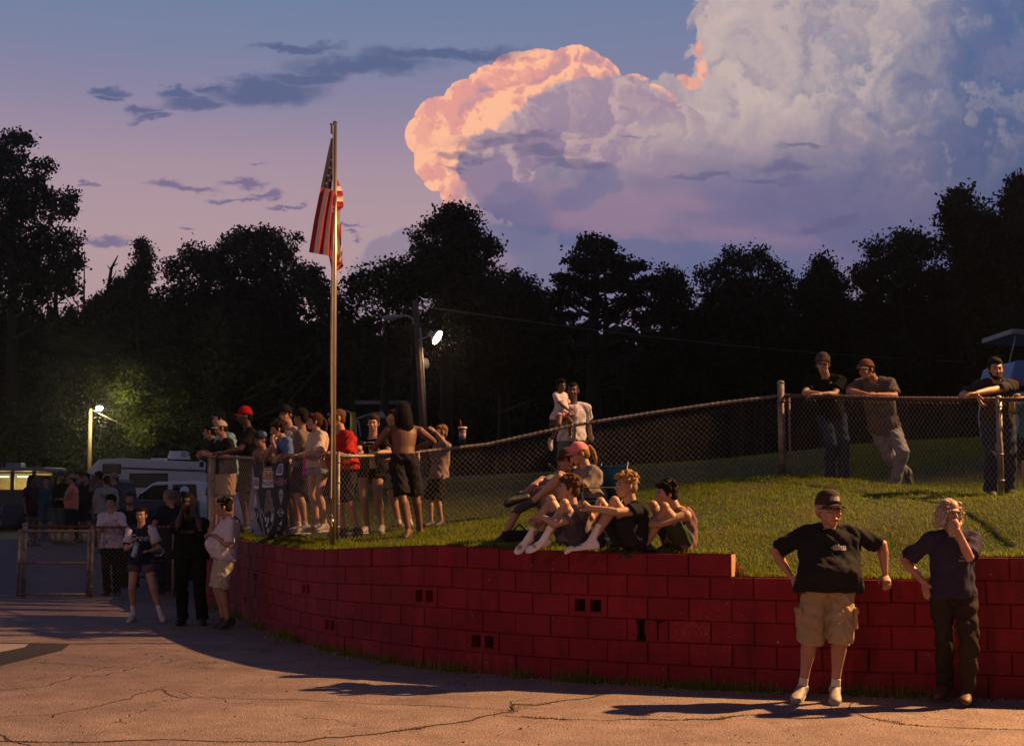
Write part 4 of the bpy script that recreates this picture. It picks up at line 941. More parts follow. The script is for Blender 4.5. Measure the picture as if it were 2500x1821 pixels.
# the flag hangs folded: the fly end falls down in four panels of slanted stripes
def flag():
    root = empty('flag', at(808, 340, DF - .08), 'American flag hanging limp in folds from the flagpole', 'flag')
    red, white, blue = mat('flag_red', lin(168, 34, 44), 0.85, vscale=14), mat('flag_white', lin(232, 214, 206), 0.85, vscale=14, var=0.05), mat('flag_blue', lin(38, 42, 74), 0.85, vscale=14)
    S = {'r': MB(), 'w': MB(), 'b': MB()}
    def strip(key, L, R_, d0, d1, n=14):
        """a hanging strip between two edge polylines (photo pixels), draped with depth"""
        def samp(pl, t):
            q = t * (len(pl) - 1); i = min(int(q), len(pl) - 2); f = q - i; return tuple(pl[i][k] * (1 - f) + pl[i + 1][k] * f for k in (0, 1))
        vs = []
        for i in range(n + 1):
            t = i / n; a = samp(L, t); b = samp(R_, t); w = 0.018 * math.sin(t * 9 + a[0] * .08) * t
            vs += [at(a[0], a[1], DF + d0 + w), at((a[0] + b[0]) / 2, (a[1] + b[1]) / 2, DF + (d0 + d1) / 2 + w + .006), at(b[0], b[1], DF + d1 + w)]
        S[key].add(vs, [(3 * i + j, 3 * i + j + 1, 3 * i + j + 4, 3 * i + j + 3) for i in range(n) for j in (0, 1)])
    # canton
    strip('b', [(808, 338), (800, 375), (791, 420), (783, 458)], [(812, 338), (813, 390), (812, 430), (809, 463)], -.10, -.02)
    # lower panel stripes, left to right: red white red white red white red
    e0 = [(783, 458), (793, 460), (803, 462), (809, 463), (813, 466), (818, 470), (822, 480)]
    e1 = [(754, 616), (765, 618), (776, 620), (788, 622), (800, 624), (806, 629), (812, 634)]
    ds = [-.12, -.08, -.13, -.05, -.10, -.03, -.06]
    for i in range(6): strip('rwrwrw'[i], [e0[i], ((e0[i][0] + e1[i][0]) / 2 - 1.5, (e0[i][1] + e1[i][1]) / 2), e1[i]], [e0[i + 1], ((e0[i + 1][0] + e1[i + 1][0]) / 2 - 1.5, (e0[i + 1][1] + e1[i + 1][1]) / 2), e1[i + 1]], ds[i], ds[i + 1])
    # right hand bulge with level stripes
    ys = [438, 454, 466, 479, 492, 505]; xr = [824, 831, 836, 838, 838, 839]
    for i in range(5): strip('rwrwr'[i], [(818, ys[i]), (818, ys[i + 1])], [(xr[i], ys[i] + 1), (xr[i + 1], ys[i + 1])], .03, .10, 3)
    strip('r', [(818, 505), (820, 516)], [(839, 505), (827, 516)], .03, .09, 3)
    # lower right panel
    strip('w', [(812, 520), (815, 560), (818, 600)], [(830, 515), (829, 545), (823, 586)], .05, .07); strip('r', [(830, 545), (822, 586), (820, 632)], [(833, 548), (833, 600), (828, 634)], .06, .08)
    strip('r', [(806, 600), (806, 640), (812, 672)], [(816, 520), (818, 600), (816, 650)], .04, .05); strip('w', [(833, 600), (829, 640)], [(836, 604), (836, 648)], .07, .08, 4)
    strip('w', [(822, 586), (820, 636), (816, 664)], [(826, 560), (835, 644), (838, 640)], .055, .065)
    strip('r', [(803, 626), (808, 650), (812, 672)], [(812, 634), (818, 648), (814, 660)], .02, .03, 4); strip('r', [(822, 637), (821, 650), (819, 664)], [(836, 642), (839, 650), (833, 656)], .045, .06, 4)
    S['r'].build('stripes', red, root, smooth=True); S['w'].build('stripes', white, root, smooth=True); cn = S['b'].build('canton', blue, root, smooth=True)
    st = MB()
    for px, py, r in ((809, 391, 3.4), (805, 410, 4.0), (801, 429, 4.2), (806, 441, 3.6), (796.5, 448, 4.2), (809.5, 421, 2.4), (810, 454, 2.2), (810.5, 371, 2.2)):
        c = at(px, py, DF - .125); rr = r * DF / FPX; pts = []
        for k_ in range(10):
            a_ = pi / 2 + k_ * pi / 5 + .1; q = rr if k_ % 2 == 0 else rr * .42; pts.append(c + Vector((q * cos(a_), 0, q * sin(a_))))
        st.add([c] + pts, [(0, 1 + i, 1 + (i + 1) % 10) for i in range(10)])
    st.build('stars', white, root)
flag()

# ------------------------------------------------------------------ vehicles
GLASS = mat('dark_glass', (0, 0, 0)); TYRE = mat('tyre_rubber', lin(24, 24, 26), 0.9); CHROME = mat('rim_metal', lin(150, 150, 154), 0.35, 0.7)
def wheels(root, pts, r, w, yf):
    for x, z in pts:
        m = MB(); c = Vector((x, yf, z)); R_ = Matrix.Rotation(pi / 2, 3, 'X')
        m.lathe(c, [(r * .6, -w / 2), (r * .93, -w / 2), (r, -w * .3), (r, w * .3), (r * .93, w / 2), (r * .6, w / 2)], 24, R=R_)
        wl = m.build('wheel', TYRE, root, smooth=True); m = MB(); m.lathe(c + Vector((0, -w * .1, 0)), [(.03, .0), (r * .25, .03), (r * .55, .0), (r * .6, -w * .3), (.0, -w * .3)], 20, R=R_)
        rm = m.build('rim', CHROME, wl, smooth=True); rm.matrix_parent_inverse = Matrix()
def caravan():
    D = 62.0; k = D / FPX; o = at(360, 1215, D); zg = 0.0; root = empty('caravan', (o.x, D, zg), 'long white fifth wheel caravan with dark windows behind the white pickup', 'caravan')
    def p(px, py): q = at(px, py, D); return (q.x, q.z)
    prof = [p(206, 1166), p(205, 1160), p(222, 1140), p(240, 1122), p(300, 1118), p(530, 1130), p(600, 1134), p(600, 1285), p(296, 1285), p(296, 1200), p(290, 1176), p(270, 1170)]
    m = MB(); m.prism(prof, D, D + 2.5); b = m.build('body', mat('caravan_white', lin(232, 234, 242), 0.5, var=0.05), root, bevel=.05)
    def win(px0, py0, px1, py1, nm='window'):
        a, c = p(px0, py1), p(px1, py0); m = MB(); m.box(((a[0] + c[0]) / 2, D - .005, (a[1] + c[1]) / 2), (c[0] - a[0], .03, c[1] - a[1])); w = m.build(nm, mat('window_frame_black', lin(14, 14, 16), 0.5), root, bevel=.012)
        m = MB(); m.box(((a[0] + c[0]) / 2, D - .024, (a[1] + c[1]) / 2), (c[0] - a[0] - .14, .01, c[1] - a[1] - .14)); g_ = m.build('pane', GLASS, w); return w
    win(250, 1132, 296, 1157); win(315, 1155, 410, 1190); win(282, 1174, 297, 1198)
    for pts in (((207, 1158), (294, 1162)), ((296, 1141), (600, 1152)), ((296, 1143.5), (600, 1155))):
        a, c = p(*pts[0]), p(*pts[1]); m = MB(); m.tube([(a[0], D - .012, a[1]), (c[0], D - .012, c[1])], .018, 4); m.build('trim_line', mat('navy_trim', lin(30, 34, 60), 0.6), root)
    m = MB(); a = p(398, 1121); c = p(462, 1102); m.box(((a[0] + c[0]) / 2 - .15, D + 1.2, (a[1] + c[1]) / 2 + .05), (c[0] - a[0] - .3, .9, c[1] - a[1]), taper=.8); m.build('air_conditioner', mat('caravan_white', (0, 0, 0)), root, bevel=.04)
    for kx in range(7): 
        a = p(434 + kx * 3.6, 1108); m = MB() if kx == 0 else m; m.box((a[0], D + .72, a[1]), (.02, .03, .26))
    m.build('grille', mat('grille_grey', lin(90, 92, 98), 0.6), root)
    m = MB(); a = p(372, 1120); m.box((a[0], D + 1.2, a[1]), (.6, .6, .12)); m.build('roof_vent', mat('caravan_white', (0, 0, 0)), root, bevel=.02)
    wheels(root, [(p(470, 1200)[0], .38), (p(520, 1200)[0], .38)], .38, .24, D + .1)
caravan()
def pickup(D, px0, cab, label, paint, roof_y, zg, facing=-1, decal=False):
    """side-on crew cab pickup: front at the left"""
    o = at(px0, 1215, D); sc = 1.0; root = empty('pickup_truck', (o.x, D, zg), label, 'pickup truck')
    X0 = o.x; P_ = lambda x, z: (X0 + x, zg + z)
    lower = [P_(0, .42), P_(0, .95), P_(.08, 1.08), P_(1.15, 1.16), P_(1.28, 1.20), P_(3.75, 1.22), P_(5.7, 1.2), P_(5.75, .5), P_(5.1, .42), P_(5.0, .62), P_(4.75, .85), P_(4.35, .85), P_(4.1, .62), P_(4.0, .40), P_(1.5, .38), P_(1.42, .62), P_(1.18, .85), P_(.8, .85), P_(.55, .62), P_(.45, .42)]
    m = MB(); m.prism(lower, D, D + 1.85); m.build('body', paint, root, bevel=.03)
    cabp = [P_(1.2, 1.18), P_(1.45, 1.38), P_(1.98, 1.78), P_(2.15, 1.84), P_(3.45, 1.86), P_(3.62, 1.80), P_(3.74, 1.2)]
    m = MB(); m.prism(cabp, D + .06, D + 1.75); m.build('cab', paint, root, bevel=.04)
    for pl in ([P_(1.50, 1.24), P_(1.55, 1.36), P_(2.02, 1.72), P_(2.52, 1.75), P_(2.50, 1.24)], [P_(2.66, 1.24), P_(2.67, 1.75), P_(3.40, 1.76), P_(3.45, 1.70), P_(3.48, 1.24)]):
        m = MB(); m.prism(pl, D + .035, D + .07); m.build('window', GLASS, root, bevel=.004)
    for x in (2.58, 1.42): m = MB(); m.box((X0 + x, D - .004, zg + .85), (.012, .012, .7)); m.build('door_seam', mat('seam_dark', lin(30, 32, 38), .8), root)
    for x in (2.32, 3.3): m = MB(); m.box((X0 + x, D - .025, zg + 1.08), (.2, .03, .04)); m.build('handle', mat('black_plastic', lin(18, 18, 20), .6), root, bevel=.008)
    m = MB(); m.box((X0 + 1.72, D - .16, zg + 1.32), (.12, .2, .28)); m.build('mirror', mat('black_plastic', (0, 0, 0)), root, bevel=.02)
    m = MB(); m.box((X0 + .03, D + .22, zg + .88), (.1, .4, .2)); m.build('headlight', mat('headlight_glass', lin(180, 186, 196), .2), root, bevel=.02)
    m = MB(); m.box((X0 - .06, D + .92, zg + .5), (.14, 1.85, .2)); m.build('bumper', CHROME, root, bevel=.03)
    wheels(root, [(X0 + .98, zg + .38), (X0 + 4.55, zg + .38)], .38, .26, D + .12)
    return root
WT = mat('truck_white', lin(236, 242, 252), 0.35, var=0.04); WT_BLUE = mat('truck_blue', lin(26, 44, 78), 0.35, var=0.06)
pickup(47.0, 222, None, 'white crew cab pickup parked in front of the caravan', WT, 1176, 0.42)
pickup(44.0, 4, None, 'dark blue pickup in shadow at the left behind the woman in purple', WT_BLUE, 1176, 0.45)
# lit camper at far left
def camper():
    D = 60.0; o = at(30, 1215, D); root = empty('camper_van', (o.x, D, 0), 'camper with yellow lit open side at the left edge of the picture', 'camper')
    def p(px, py): q = at(px, py, D); return (q.x, q.z)
    m = MB(); a, c = p(-120, 1245), p(84, 1153)
    y0, y1 = D, D + 2.4
    cx, w = (a[0] + c[0]) / 2, c[0] - a[0]
    m.box((cx, y1 - .05, (a[1] + c[1]) / 2), (w, .1, c[1] - a[1])); m.build('interior', mat('camper_cream', lin(200, 186, 140), .7), root); m = MB(); m.box((cx, D + 1.2, a[1] + .05), (w, 2.4, .1)); m.box((c[0] - .05, D + 1.2, (a[1] + c[1]) / 2), (.1, 2.3, c[1] - a[1] - .2)); 
    zl = p(0, 1192)[1]; m.box((cx, D + .03, (a[1] + zl) / 2), (w, .06, zl - a[1] - .1))
    for px in (-70, 30, 82): q = p(px, 1170); m.box((q[0], D + .04, q[1]), (.16, .08, .95))
    m.build('body', mat('camper_outside', lin(62, 66, 88), .6), root)
    m = MB(); q = p(-20, 1148); m.box((q[0], D + 1.1, q[1] + .05), (w * .72 + 2.2, 2.9, .16)); m.build('roof', mat('camper_roof', lin(120, 126, 150), .6), root, bevel=.04)
    m = MB(); q = p(16, 1137); m.box((q[0], D + 1.1, q[1]), (.75, .7, .3), taper=.8); m.build('roof_vent', mat('camper_roof', (0, 0, 0)), root, bevel=.03)
    for px in (38, 62, -10): q = p(px, 1158); m = MB(); m.box((q[0], D + .9, q[1] - .08), (.35, .35, .05)); m.build('interior_lamp', emit('interior_glow', (1, .78, .35), 3), root)
    q = p(50, 1160); lamp('camper_bulb', 'POINT', (q[0], D + .9, q[1] - .3), 40, (1, .74, .30), .15); q = p(-12, 1160); lamp('camper_bulb', 'POINT', (q[0], D + .9, q[1] - .3), 24, (1, .74, .30), .15)
    wheels(root, [(p(-50, 1200)[0], .36)], .36, .24, D - .05)
camper()
# blue race hauler at right edge
def hauler():
    D = 26.0; o = at(2490, 1215, D); zg = bz(o.x, D); root = empty('race_truck', (o.x, D, zg), 'bright blue truck cab with a raised canopy at the right edge behind the bearded man', 'truck')
    def p(px, py): q = at(px, py, D); return (q.x, q.z)
    m = MB(); m.prism([p(2462, 943), p(2462, 938), p(2478, 883), p(2485, 879), p(2620, 879), p(2620, 943)], D, D + 1.8); m.build('cab', mat('bright_blue_paint', lin(70, 128, 190), .4, var=.04), root, bevel=.03)
    m = MB(); m.prism([p(2462, 948), p(2620, 948), p(2620, 962), p(2466, 962)], D + .05, D + 1.7); m.build('bumper', mat('seam_dark', (0, 0, 0)), root)
    m = MB(); m.prism([p(2468, 966), p(2490, 956), p(2620, 952), p(2620, 1060), p(2472, 1060), p(2464, 1010)], D + .02, D + 1.8); m.build('bonnet', mat('pale_blue_paint', lin(150, 180, 214), .35, var=.04), root, bevel=.04)
    m = MB(); q = p(2560, 808); m.box((q[0], D + 1.0, q[1] - .03), (1.25, 1.7, .10), ry=radians(4)); m.build('canopy', mat('canopy_grey', lin(130, 138, 150), .6), root, bevel=.015)
    m = MB(); a, c = p(2478, 881), p(2494, 815); m.tube([(a[0], D + .3, a[1]), (c[0], D + .3, c[1])], .013, 6); m.build('canopy_post', GREYM, root)
    wheels(root, [(p(2560, 1100)[0], zg + .4)], .42, .3, D + .2)
    m = MB(); a = p(2476, 933); m.box((a[0] + .05, D - .01, a[1]), (.16, .02, .13)); m.build('decal', mat('decal_pink', lin(170, 70, 110), .6), root)
hauler()
# the two tall floodlight masts that light the ground from outside the picture
def mast(F, tgt, label):
    F = Vector(F); d = (Vector(tgt) - F).normalized(); b = F - Vector((d.x, d.y, 0)).normalized() * .9; b.z = 0; root = empty('floodlight_mast', b, label, 'floodlight')
    m = MB(); m.tube([b, Vector((b.x, b.y, F.z + .4))], [.20, .12], 12); m.build('pole', WOODP, root, smooth=True)
    R_ = d.to_track_quat('Z', 'Y').to_matrix(); side = d.cross(Vector((0, 0, 1))).normalized()
    m = MB(); m.tube([F - d * .75 - side * 1.4, F - d * .75 + side * 1.4], .05, 8); m.tube([F - d * .75, Vector((b.x, b.y, F.z - .1))], .05, 8); m.build('cross_arm', GREYM, root, smooth=True)
    for s in (-1.2, 0, 1.2):
        m = MB(); m.lathe(F - d * .45 + side * s, [(.06, -.32), (.12, -.28), (.30, .0), (.33, .10), (.30, .06), (.10, -.20)], 20, R=R_); m.build('lamp_shade', mat('reflector_shade', (0, 0, 0)), root, smooth=True)
mast(FLOOD_A, (1, 6, 0), 'tall floodlight mast beyond the right edge of the picture'); mast(FLOOD_B, (0, 15, 1), 'floodlight mast far behind the photographer')
# ------------------------------------------------------------------ thin evening haze that glows round the lamps
def haze():
    m = bpy.data.materials.new('haze'); m.use_nodes = True; nt = m.node_tree; nt.nodes.clear()
    v = nt.nodes.new('ShaderNodeVolumePrincipled'); v.inputs['Color'].default_value = (.8, .8, .85, 1); v.inputs['Density'].default_value = HAZE; v.inputs['Anisotropy'].default_value = 0.9
    o = nt.nodes.new('ShaderNodeOutputMaterial'); nt.links.new(v.outputs[0], o.inputs['Volume'])
    b = MB(); b.box((0, 35, 14), (150, 150, 33)); h = b.build('haze', m); tag(h, kind='stuff'); h.display_type = 'WIRE'
HAZE = 0.00038
haze()
# ------------------------------------------------------------------ people
def remesh(mb, name, vox, m, parent, smooth=3, fold=0.0, fscale=1.0, seed=0.0, root=None):
    """unite overlapping closed shells into one continuous surface"""
    me = bpy.data.meshes.new('tmp'); me.from_pydata(mb.v, [], mb.f)
    bm = bmesh.new(); bm.from_mesh(me); bmesh.ops.recalc_face_normals(bm, faces=bm.faces); bm.to_mesh(me); bm.free()
    ob = bpy.data.objects.new('tmp', me); COL.objects.link(ob)
    r = ob.modifiers.new('r', 'REMESH'); r.mode = 'VOXEL'; r.voxel_size = vox; r.adaptivity = 0.0
    if smooth: s = ob.modifiers.new('s', 'SMOOTH'); s.factor = 0.5; s.iterations = smooth
    dg = bpy.context.evaluated_depsgraph_get(); dg.update()
    out = bpy.data.meshes.new_from_object(ob.evaluated_get(dg)); bpy.data.objects.remove(ob); bpy.data.meshes.remove(me)
    n = len(out.vertices)
    if fold and n:
        co = np.empty(n * 3, np.float32); out.vertices.foreach_get('co', co); co = co.reshape(-1, 3); no = np.empty(n * 3, np.float32); out.vertices.foreach_get('normal', no); no = no.reshape(-1, 3)
        x, y, z = co[:, 0] * fscale, co[:, 1] * fscale, co[:, 2] * fscale
        w = np.sin(x * 23 + 3 * np.sin(z * 9 + seed) + seed) * np.sin(z * 17 + 2.5 * np.sin(x * 13 + y * 11 + seed)) + 0.6 * np.sin(z * 47 + 4 * np.sin(x * 19 + seed * 2) + y * 30) * np.sin(x * 31 + seed)
        w = np.sign(w) * np.abs(w) ** 0.8; co += no * (w * fold)[:, None]; out.vertices.foreach_set('co', co.ravel())
    out.polygons.foreach_set('use_smooth', np.ones(len(out.polygons), dtype=bool)); out.name = name
    return link(name, out, m, parent)
def fvec(yaw):
    a = radians(yaw); return Vector((-sin(a), -cos(a), 0))
def ik(S, W, l1, l2, pole):
    d = W - S; L = d.length
    if L < 1e-6: L = 1e-6
    if L > (l1 + l2) * 0.999:
        k = L / (l1 + l2)
        if k > 1.15: W = S + d * (1.15 / k); k = 1.15; d = W - S; L = d.length
        return S + d * (l1 / (l1 + l2)) , W
    a = (l1 * l1 - l2 * l2 + L * L) / (2 * L); h = sqrt(max(0, l1 * l1 - a * a)); u = d / L
    p = pole - u * pole.dot(u)
    if p.length < 1e-5: p = u.orthogonal()
    return S + u * a + p.normalized() * h, W
def basis(f, up=Vector((0, 0, 1))):
    f = f.normalized(); r = f.cross(up).normalized(); u = r.cross(f).normalized(); return r, f, u
def head_mb(mb, T, k, jaw=1.0, fine=True):
    """skull, face, ears; T maps head space (right, forward, up) to the world"""
    R = T.to_3x3(); e = lambda c, r: mb.ell(T @ (Vector(c) * k), [q * k for q in r], R=R, n=16, m=10)
    e((0, -.018, .036), (.073, .093, .083)); e((0, .012, -.005), (.068, .078, .085)); e((0, .030, -.050), (.054 * jaw, .055, .055)); e((0, .056, -.088), (.026 * jaw, .024, .020)); e((0, .022, -.078), (.048 * jaw, .042, .026))
    e((0, .080, .026), (.046, .012, .010))
    for s in (-1, 1):
        e((s * .078, -.010, -.005), (.009, .019, .031)); e((s * .036, .064, -.030), (.021, .020, .022))
        if fine: e((s * .0125, .099, -.032), (.008, .009, .007))
    t = lambda ps, rs, n=8: mb.tube([T @ (Vector(p) * k) for p in ps], [q * k for q in rs], n)
    t([(0, .078, .018), (0, .095, -.004), (0, .108, -.026), (0, .098, -.036)], [.007, .0085, .0125, .007])
    t([(-.024, .078, -.060), (-.010, .091, -.0575), (.010, .091, -.0575), (.024, .078, -.060)], [.004, .0058, .0058, .004]); t([(-.020, .079, -.067), (0, .090, -.069), (.020, .079, -.067)], [.004, .007, .004])
def hand_mb(mb, W, d, palm, k, curl=0.5, side=1, spread=0.0):
    """palm with five separate fingers. d = pointing direction, palm = palm normal, side = +1 when the thumb lies towards d x palm"""
    d = d.normalized(); palm = (palm - d * palm.dot(d)).normalized(); a = d.cross(palm).normalized() * side      # thumb side
    P = lambda x, y, z=0.0: W + d * (x * k) + a * (y * k) + palm * (z * k)
    mb.tube([P(-.02, 0), P(.02, .002), P(.05, .002), P(.085, 0)], [.024 * k, .033 * k, .040 * k, .038 * k], 12, flat=0.42, side=a)
    for i, (y, L) in enumerate(((.029, .072), (.010, .080), (-.009, .074), (-.027, .058))):
        pts = [P(.074, y)]; ang = 0.15 + 0.2 * curl; seg = [.44, .32, .24]; cur = Vector((.084, y + spread * y, 0)); an = 0
        for q in seg:
            an += curl * (0.95 if q != .44 else 0.75) ; cur = cur + Vector((cos(an) * L * q, spread * y * 1.5, sin(an) * L * q)); pts.append(P(*cur))
        mb.tube(pts, [.0092 * k, .0090 * k, .0082 * k, .0065 * k], 7)
    mb.tube([P(.012, .020, .004), P(.035, .046, .012), P(.058, .058, .020), P(.078, .060, .028)], [.014 * k, .0125 * k, .0105 * k, .008 * k], 7)
def foot_mb(mb, A, d, k, mode='shoe', up=Vector((0, 0, 1))):
    d = d.normalized(); r = d.cross(up).normalized(); u = r.cross(d).normalized()
    R = Matrix((d, r, u)).transposed()
    prof = {'shoe': [(-.075, .024, .030, .045), (-.05, .034, .05, .05), (0, .038, .062, .058), (.05, .040, .05, .046), (.10, .046, .038, .034), (.145, .046, .032, .028), (.18, .034, .025, .022), (.195, .015, .014, .018)],
            'foot': [(-.06, .018, .025, .032), (-.045, .028, .04, .04), (0, .032, .055, .05), (.05, .034, .042, .038), (.10, .042, .028, .026), (.14, .044, .022, .02), (.17, .034, .016, .015), (.185, .018, .01, .012)]}[mode]
    rings = []
    for x, w, h, zc in prof:
        ring = []
        for q in range(14):
            t = 2 * pi * q / 14; y = cos(t) * w; z = sin(t) * h + zc - .085
            z = max(z, -.083); ring.append(A + R @ (Vector((x, y, z)) * k))
        rings.append(ring)
    mb.loft(rings)
def cut_below(o, fn):
    pass
CAST = []
def person(label, D, P, N, group=None, h=1.75, ty=0, hy=None, fy=None, fp=0.0, roll=0.0, Wr=None, Wl=None, Er=None, El=None, Ar=None, Al=None, Kr=None, Kl=None, Tr=None, Tl=None, H=None,
           skin_c=(.50, .30, .20), top=('tee', (.02, .02, .022)), bot=('shorts', (.05, .05, .05)), shoe=(.03, .03, .03), shoe_l=None, sock=None, hair=('short', (.05, .03, .02)), cap=None, beard=None,
           belly=0.0, w=1.0, vox=0.009, sh=1.0, hunch=0.0, hr=None, hl=None, pr=None, pl=None, cr=0.5, cl=0.5, fem=False, glasses=None, cap_glasses=None, sleeve=0.62, legs=True, zg=None, jaw=1.0, neck_chain=None, detail=True, dh=0.0, short_len=0.9, hem=-0.04, eyes=True, name='person'):
    k = h / 1.75; hy = ty if hy is None else hy; fy = ty if fy is None else fy
    pt = lambda q, d0=0.0: at(q[0], q[1], D + (q[2] if len(q) > 2 else d0))
    Pe = pt(P); Ne = pt(N); rT, fT, _ = basis(fvec(ty)); rH, fH, _ = basis(fvec(hy))
    spine = (Ne - Pe).normalized()
    # head
    f = fvec(fy); fpr = radians(fp); rr = f.cross(Vector((0, 0, 1))).normalized(); f2 = (f * cos(fpr) + Vector((0, 0, 1)) * sin(fpr)).normalized(); u2 = rr.cross(f2).normalized()
    if roll: q = Matrix.Rotation(radians(roll), 3, f2); rr = q @ rr; u2 = q @ u2
    Hc = pt(H) if H else Ne + (spine * .45 + Vector((0, 0, .55))).normalized() * .162 * k + f2 * .02 * k
    T = Matrix((rr, f2, u2)).transposed().to_4x4(); T.translation = Hc
    hk = k * (1.0 + dh)
    # shoulders and hips
    sw = .178 * k * sh * (0.88 if fem else 1.0); S = {}; 
    for sd, s in (('r', 1), ('l', -1)): S[sd] = Ne - spine * .072 * k + rT * s * sw
    # keep standing legs nearly straight: lift the pelvis a little, shorten the rest
    if Kr is None and Kl is None and Ar is not None and Al is not None:
        za = Vector((Pe.x, Pe.y, (pt(Ar).z + pt(Al).z) / 2)); dist = min((pt(Ar) - Pe).length, (pt(Al) - Pe).length)
        full = .85 * k * .985
        if .55 * k < dist < full:
            lift = min((full - dist) * .75, max(0, (Ne - Pe).length - .43 * k)); Pe = Pe + spine * lift
            dist = (max((pt(Ar) - Pe).length, (pt(Al) - Pe).length)) ; legk = min(1.0, dist / (.85 * k) * 1.012)
        else: legk = 1.0
    else: legk = 1.0
    Hp = {sd: Pe + rH * s * .092 * k * (0.7 + .3 * w) for sd, s in (('r', 1), ('l', -1))}
    up_arm, fore, thigh, shin = .285 * k, .255 * k, .43 * k * legk, .42 * k * legk
    arms = {}; 
    for sd, W_, E_ in (('r', Wr, Er), ('l', Wl, El)):
        s = 1 if sd == 'r' else -1
        if W_ is None: Wp = S[sd] + rT * s * .10 * k + fT * .10 * k - Vector((0, 0, .50 * k)); pole = -fT
        else:
            Wp = pt(W_); pole = (rT * s * .5 - fT * .4 - Vector((0, 0, .8)))
        if E_ is not None: pole = pt(E_) - (S[sd] + Wp) / 2
        E_p, Wp = ik(S[sd], Wp, up_arm, fore, pole); arms[sd] = (S[sd], E_p, Wp)
    legp = {}
    for sd, A_, K_ in (('r', Ar, Kr), ('l', Al, Kl)):
        s = 1 if sd == 'r' else -1
        if A_ is None: Ap = Hp[sd] + rH * s * .03; Ap.z = (zg if zg is not None else Pe.z - .93 * k) + .085 * k
        else: Ap = pt(A_)
        pole = fH if K_ is None else pt(K_) - (Hp[sd] + Ap) / 2
        Kp, Ap = ik(Hp[sd], Ap, thigh, shin, pole); legp[sd] = (Hp[sd], Kp, Ap)
    root = empty(name, Vector((Pe.x, Pe.y, min(legp['r'][2].z, legp['l'][2].z) - .085 * k)), label, 'person', group)
    seed = rnd.random() * 9
    # ---- torso rings
    mid = Pe.lerp(Ne, .5) - fT * (.02 + hunch) * k
    def spt(t): return Pe * (1 - t) ** 2 + mid * 2 * t * (1 - t) + Ne * t * t
    def torso(mb, t0, t1, grow, prof, taper_ends=True):
        rings = []
        ts = [t0 + (t1 - t0) * i / 12 for i in range(13)]
        for t in ts:
            c = spt(t); dv = (spt(t + .02) - spt(t - .02)).normalized()
            g = min(1, max(0, t)); r0 = (rH * (1 - g) + rT * g).normalized(); fo = dv.cross(r0).normalized(); fo = fo if fo.dot(fT + fH) > 0 else -fo
            hw = np.interp(t, prof[0], prof[1]) * k * w + grow; dp = np.interp(t, prof[0], prof[2]) * k * (0.6 + .4 * w) + grow
            bl = belly * k * math.exp(-((t - .28) / .26) ** 2); c = c + fo * bl * .55
            rings.append([c + r0 * hw * cos(a) * (1 if True else 1) + fo * (dp + bl * .5) * sin(a) for a in [2 * pi * q / 20 for q in range(20)]])
        mb.loft(rings)
    if fem: PR = ([-.12, 0, .12, .32, .55, .75, .90, 1.0], [.10, .165, .158, .122, .135, .150, .12, .055], [.07, .118, .110, .088, .112, .105, .075, .052])
    else: PR = ([-.12, 0, .15, .35, .58, .78, .92, 1.0], [.09, .150, .146, .138, .155, .168, .125, .058], [.07, .112, .108, .100, .114, .115, .082, .055])
    # ---- the body, one continuous surface
    B = MB(); head_mb(B, T, hk, jaw); torso(B, -.10, 1.0, -.004, PR)
    nk = 1 + (jaw - 1) * .8; B.tube([Ne - spine * .05 * k, Ne.lerp(Hc, .45), Hc - u2 * .045 * hk - f2 * .022 * hk], [.062 * k * nk, .056 * k * nk, .054 * k * nk], 12)
    bulk = 0.75 + 0.25 * w
    for sd in 'rl':
        a, b, c = arms[sd]; s = 1 if sd == 'r' else -1
        B.tube([Ne - spine * .03 * k + rT * s * .04 * k, S[sd] + spine * .008 * k], [.046 * k, .048 * k], 10); B.ell(a, (.058 * k * bulk,) * 3, n=12, m=8)
        B.tube([a, a.lerp(b, .35), a.lerp(b, .8), b, b.lerp(c, .25), b.lerp(c, .7), c], [.052 * k * bulk, .050 * k * bulk, .041 * k * bulk, .038 * k * bulk, .041 * k * bulk, .031 * k, .025 * k], 12)
        hd = hr if sd == 'r' else hl; pn = pr if sd == 'r' else pl; fd_ = (c - b).normalized()
        dirv = fd_ if hd is None else ((Vector(hd)) if len(hd) == 3 and abs(hd[0]) < 5 else pt(hd) - c).normalized()
        pn = Vector(pn) if pn else (Vector((0, 0, -1)) if abs(dirv.z) < .75 else -rT * s)
        cu = cr if sd == 'r' else cl; th = fT if abs(dirv.z) > .75 else -rT * s
        side = 1 if dirv.cross(pn).dot(th) > 0 else -1
        if detail: hand_mb(B, c, dirv, pn, k * (0.92 if fem else 1.0), cu, side)
        else: B.tube([c, c + dirv * .05 * k, c + dirv * .10 * k, c + (dirv + pn * .5).normalized() * .15 * k], [.026 * k, .038 * k, .036 * k, .018 * k], 8, flat=.5, side=dirv.cross(pn))
    feet = {}
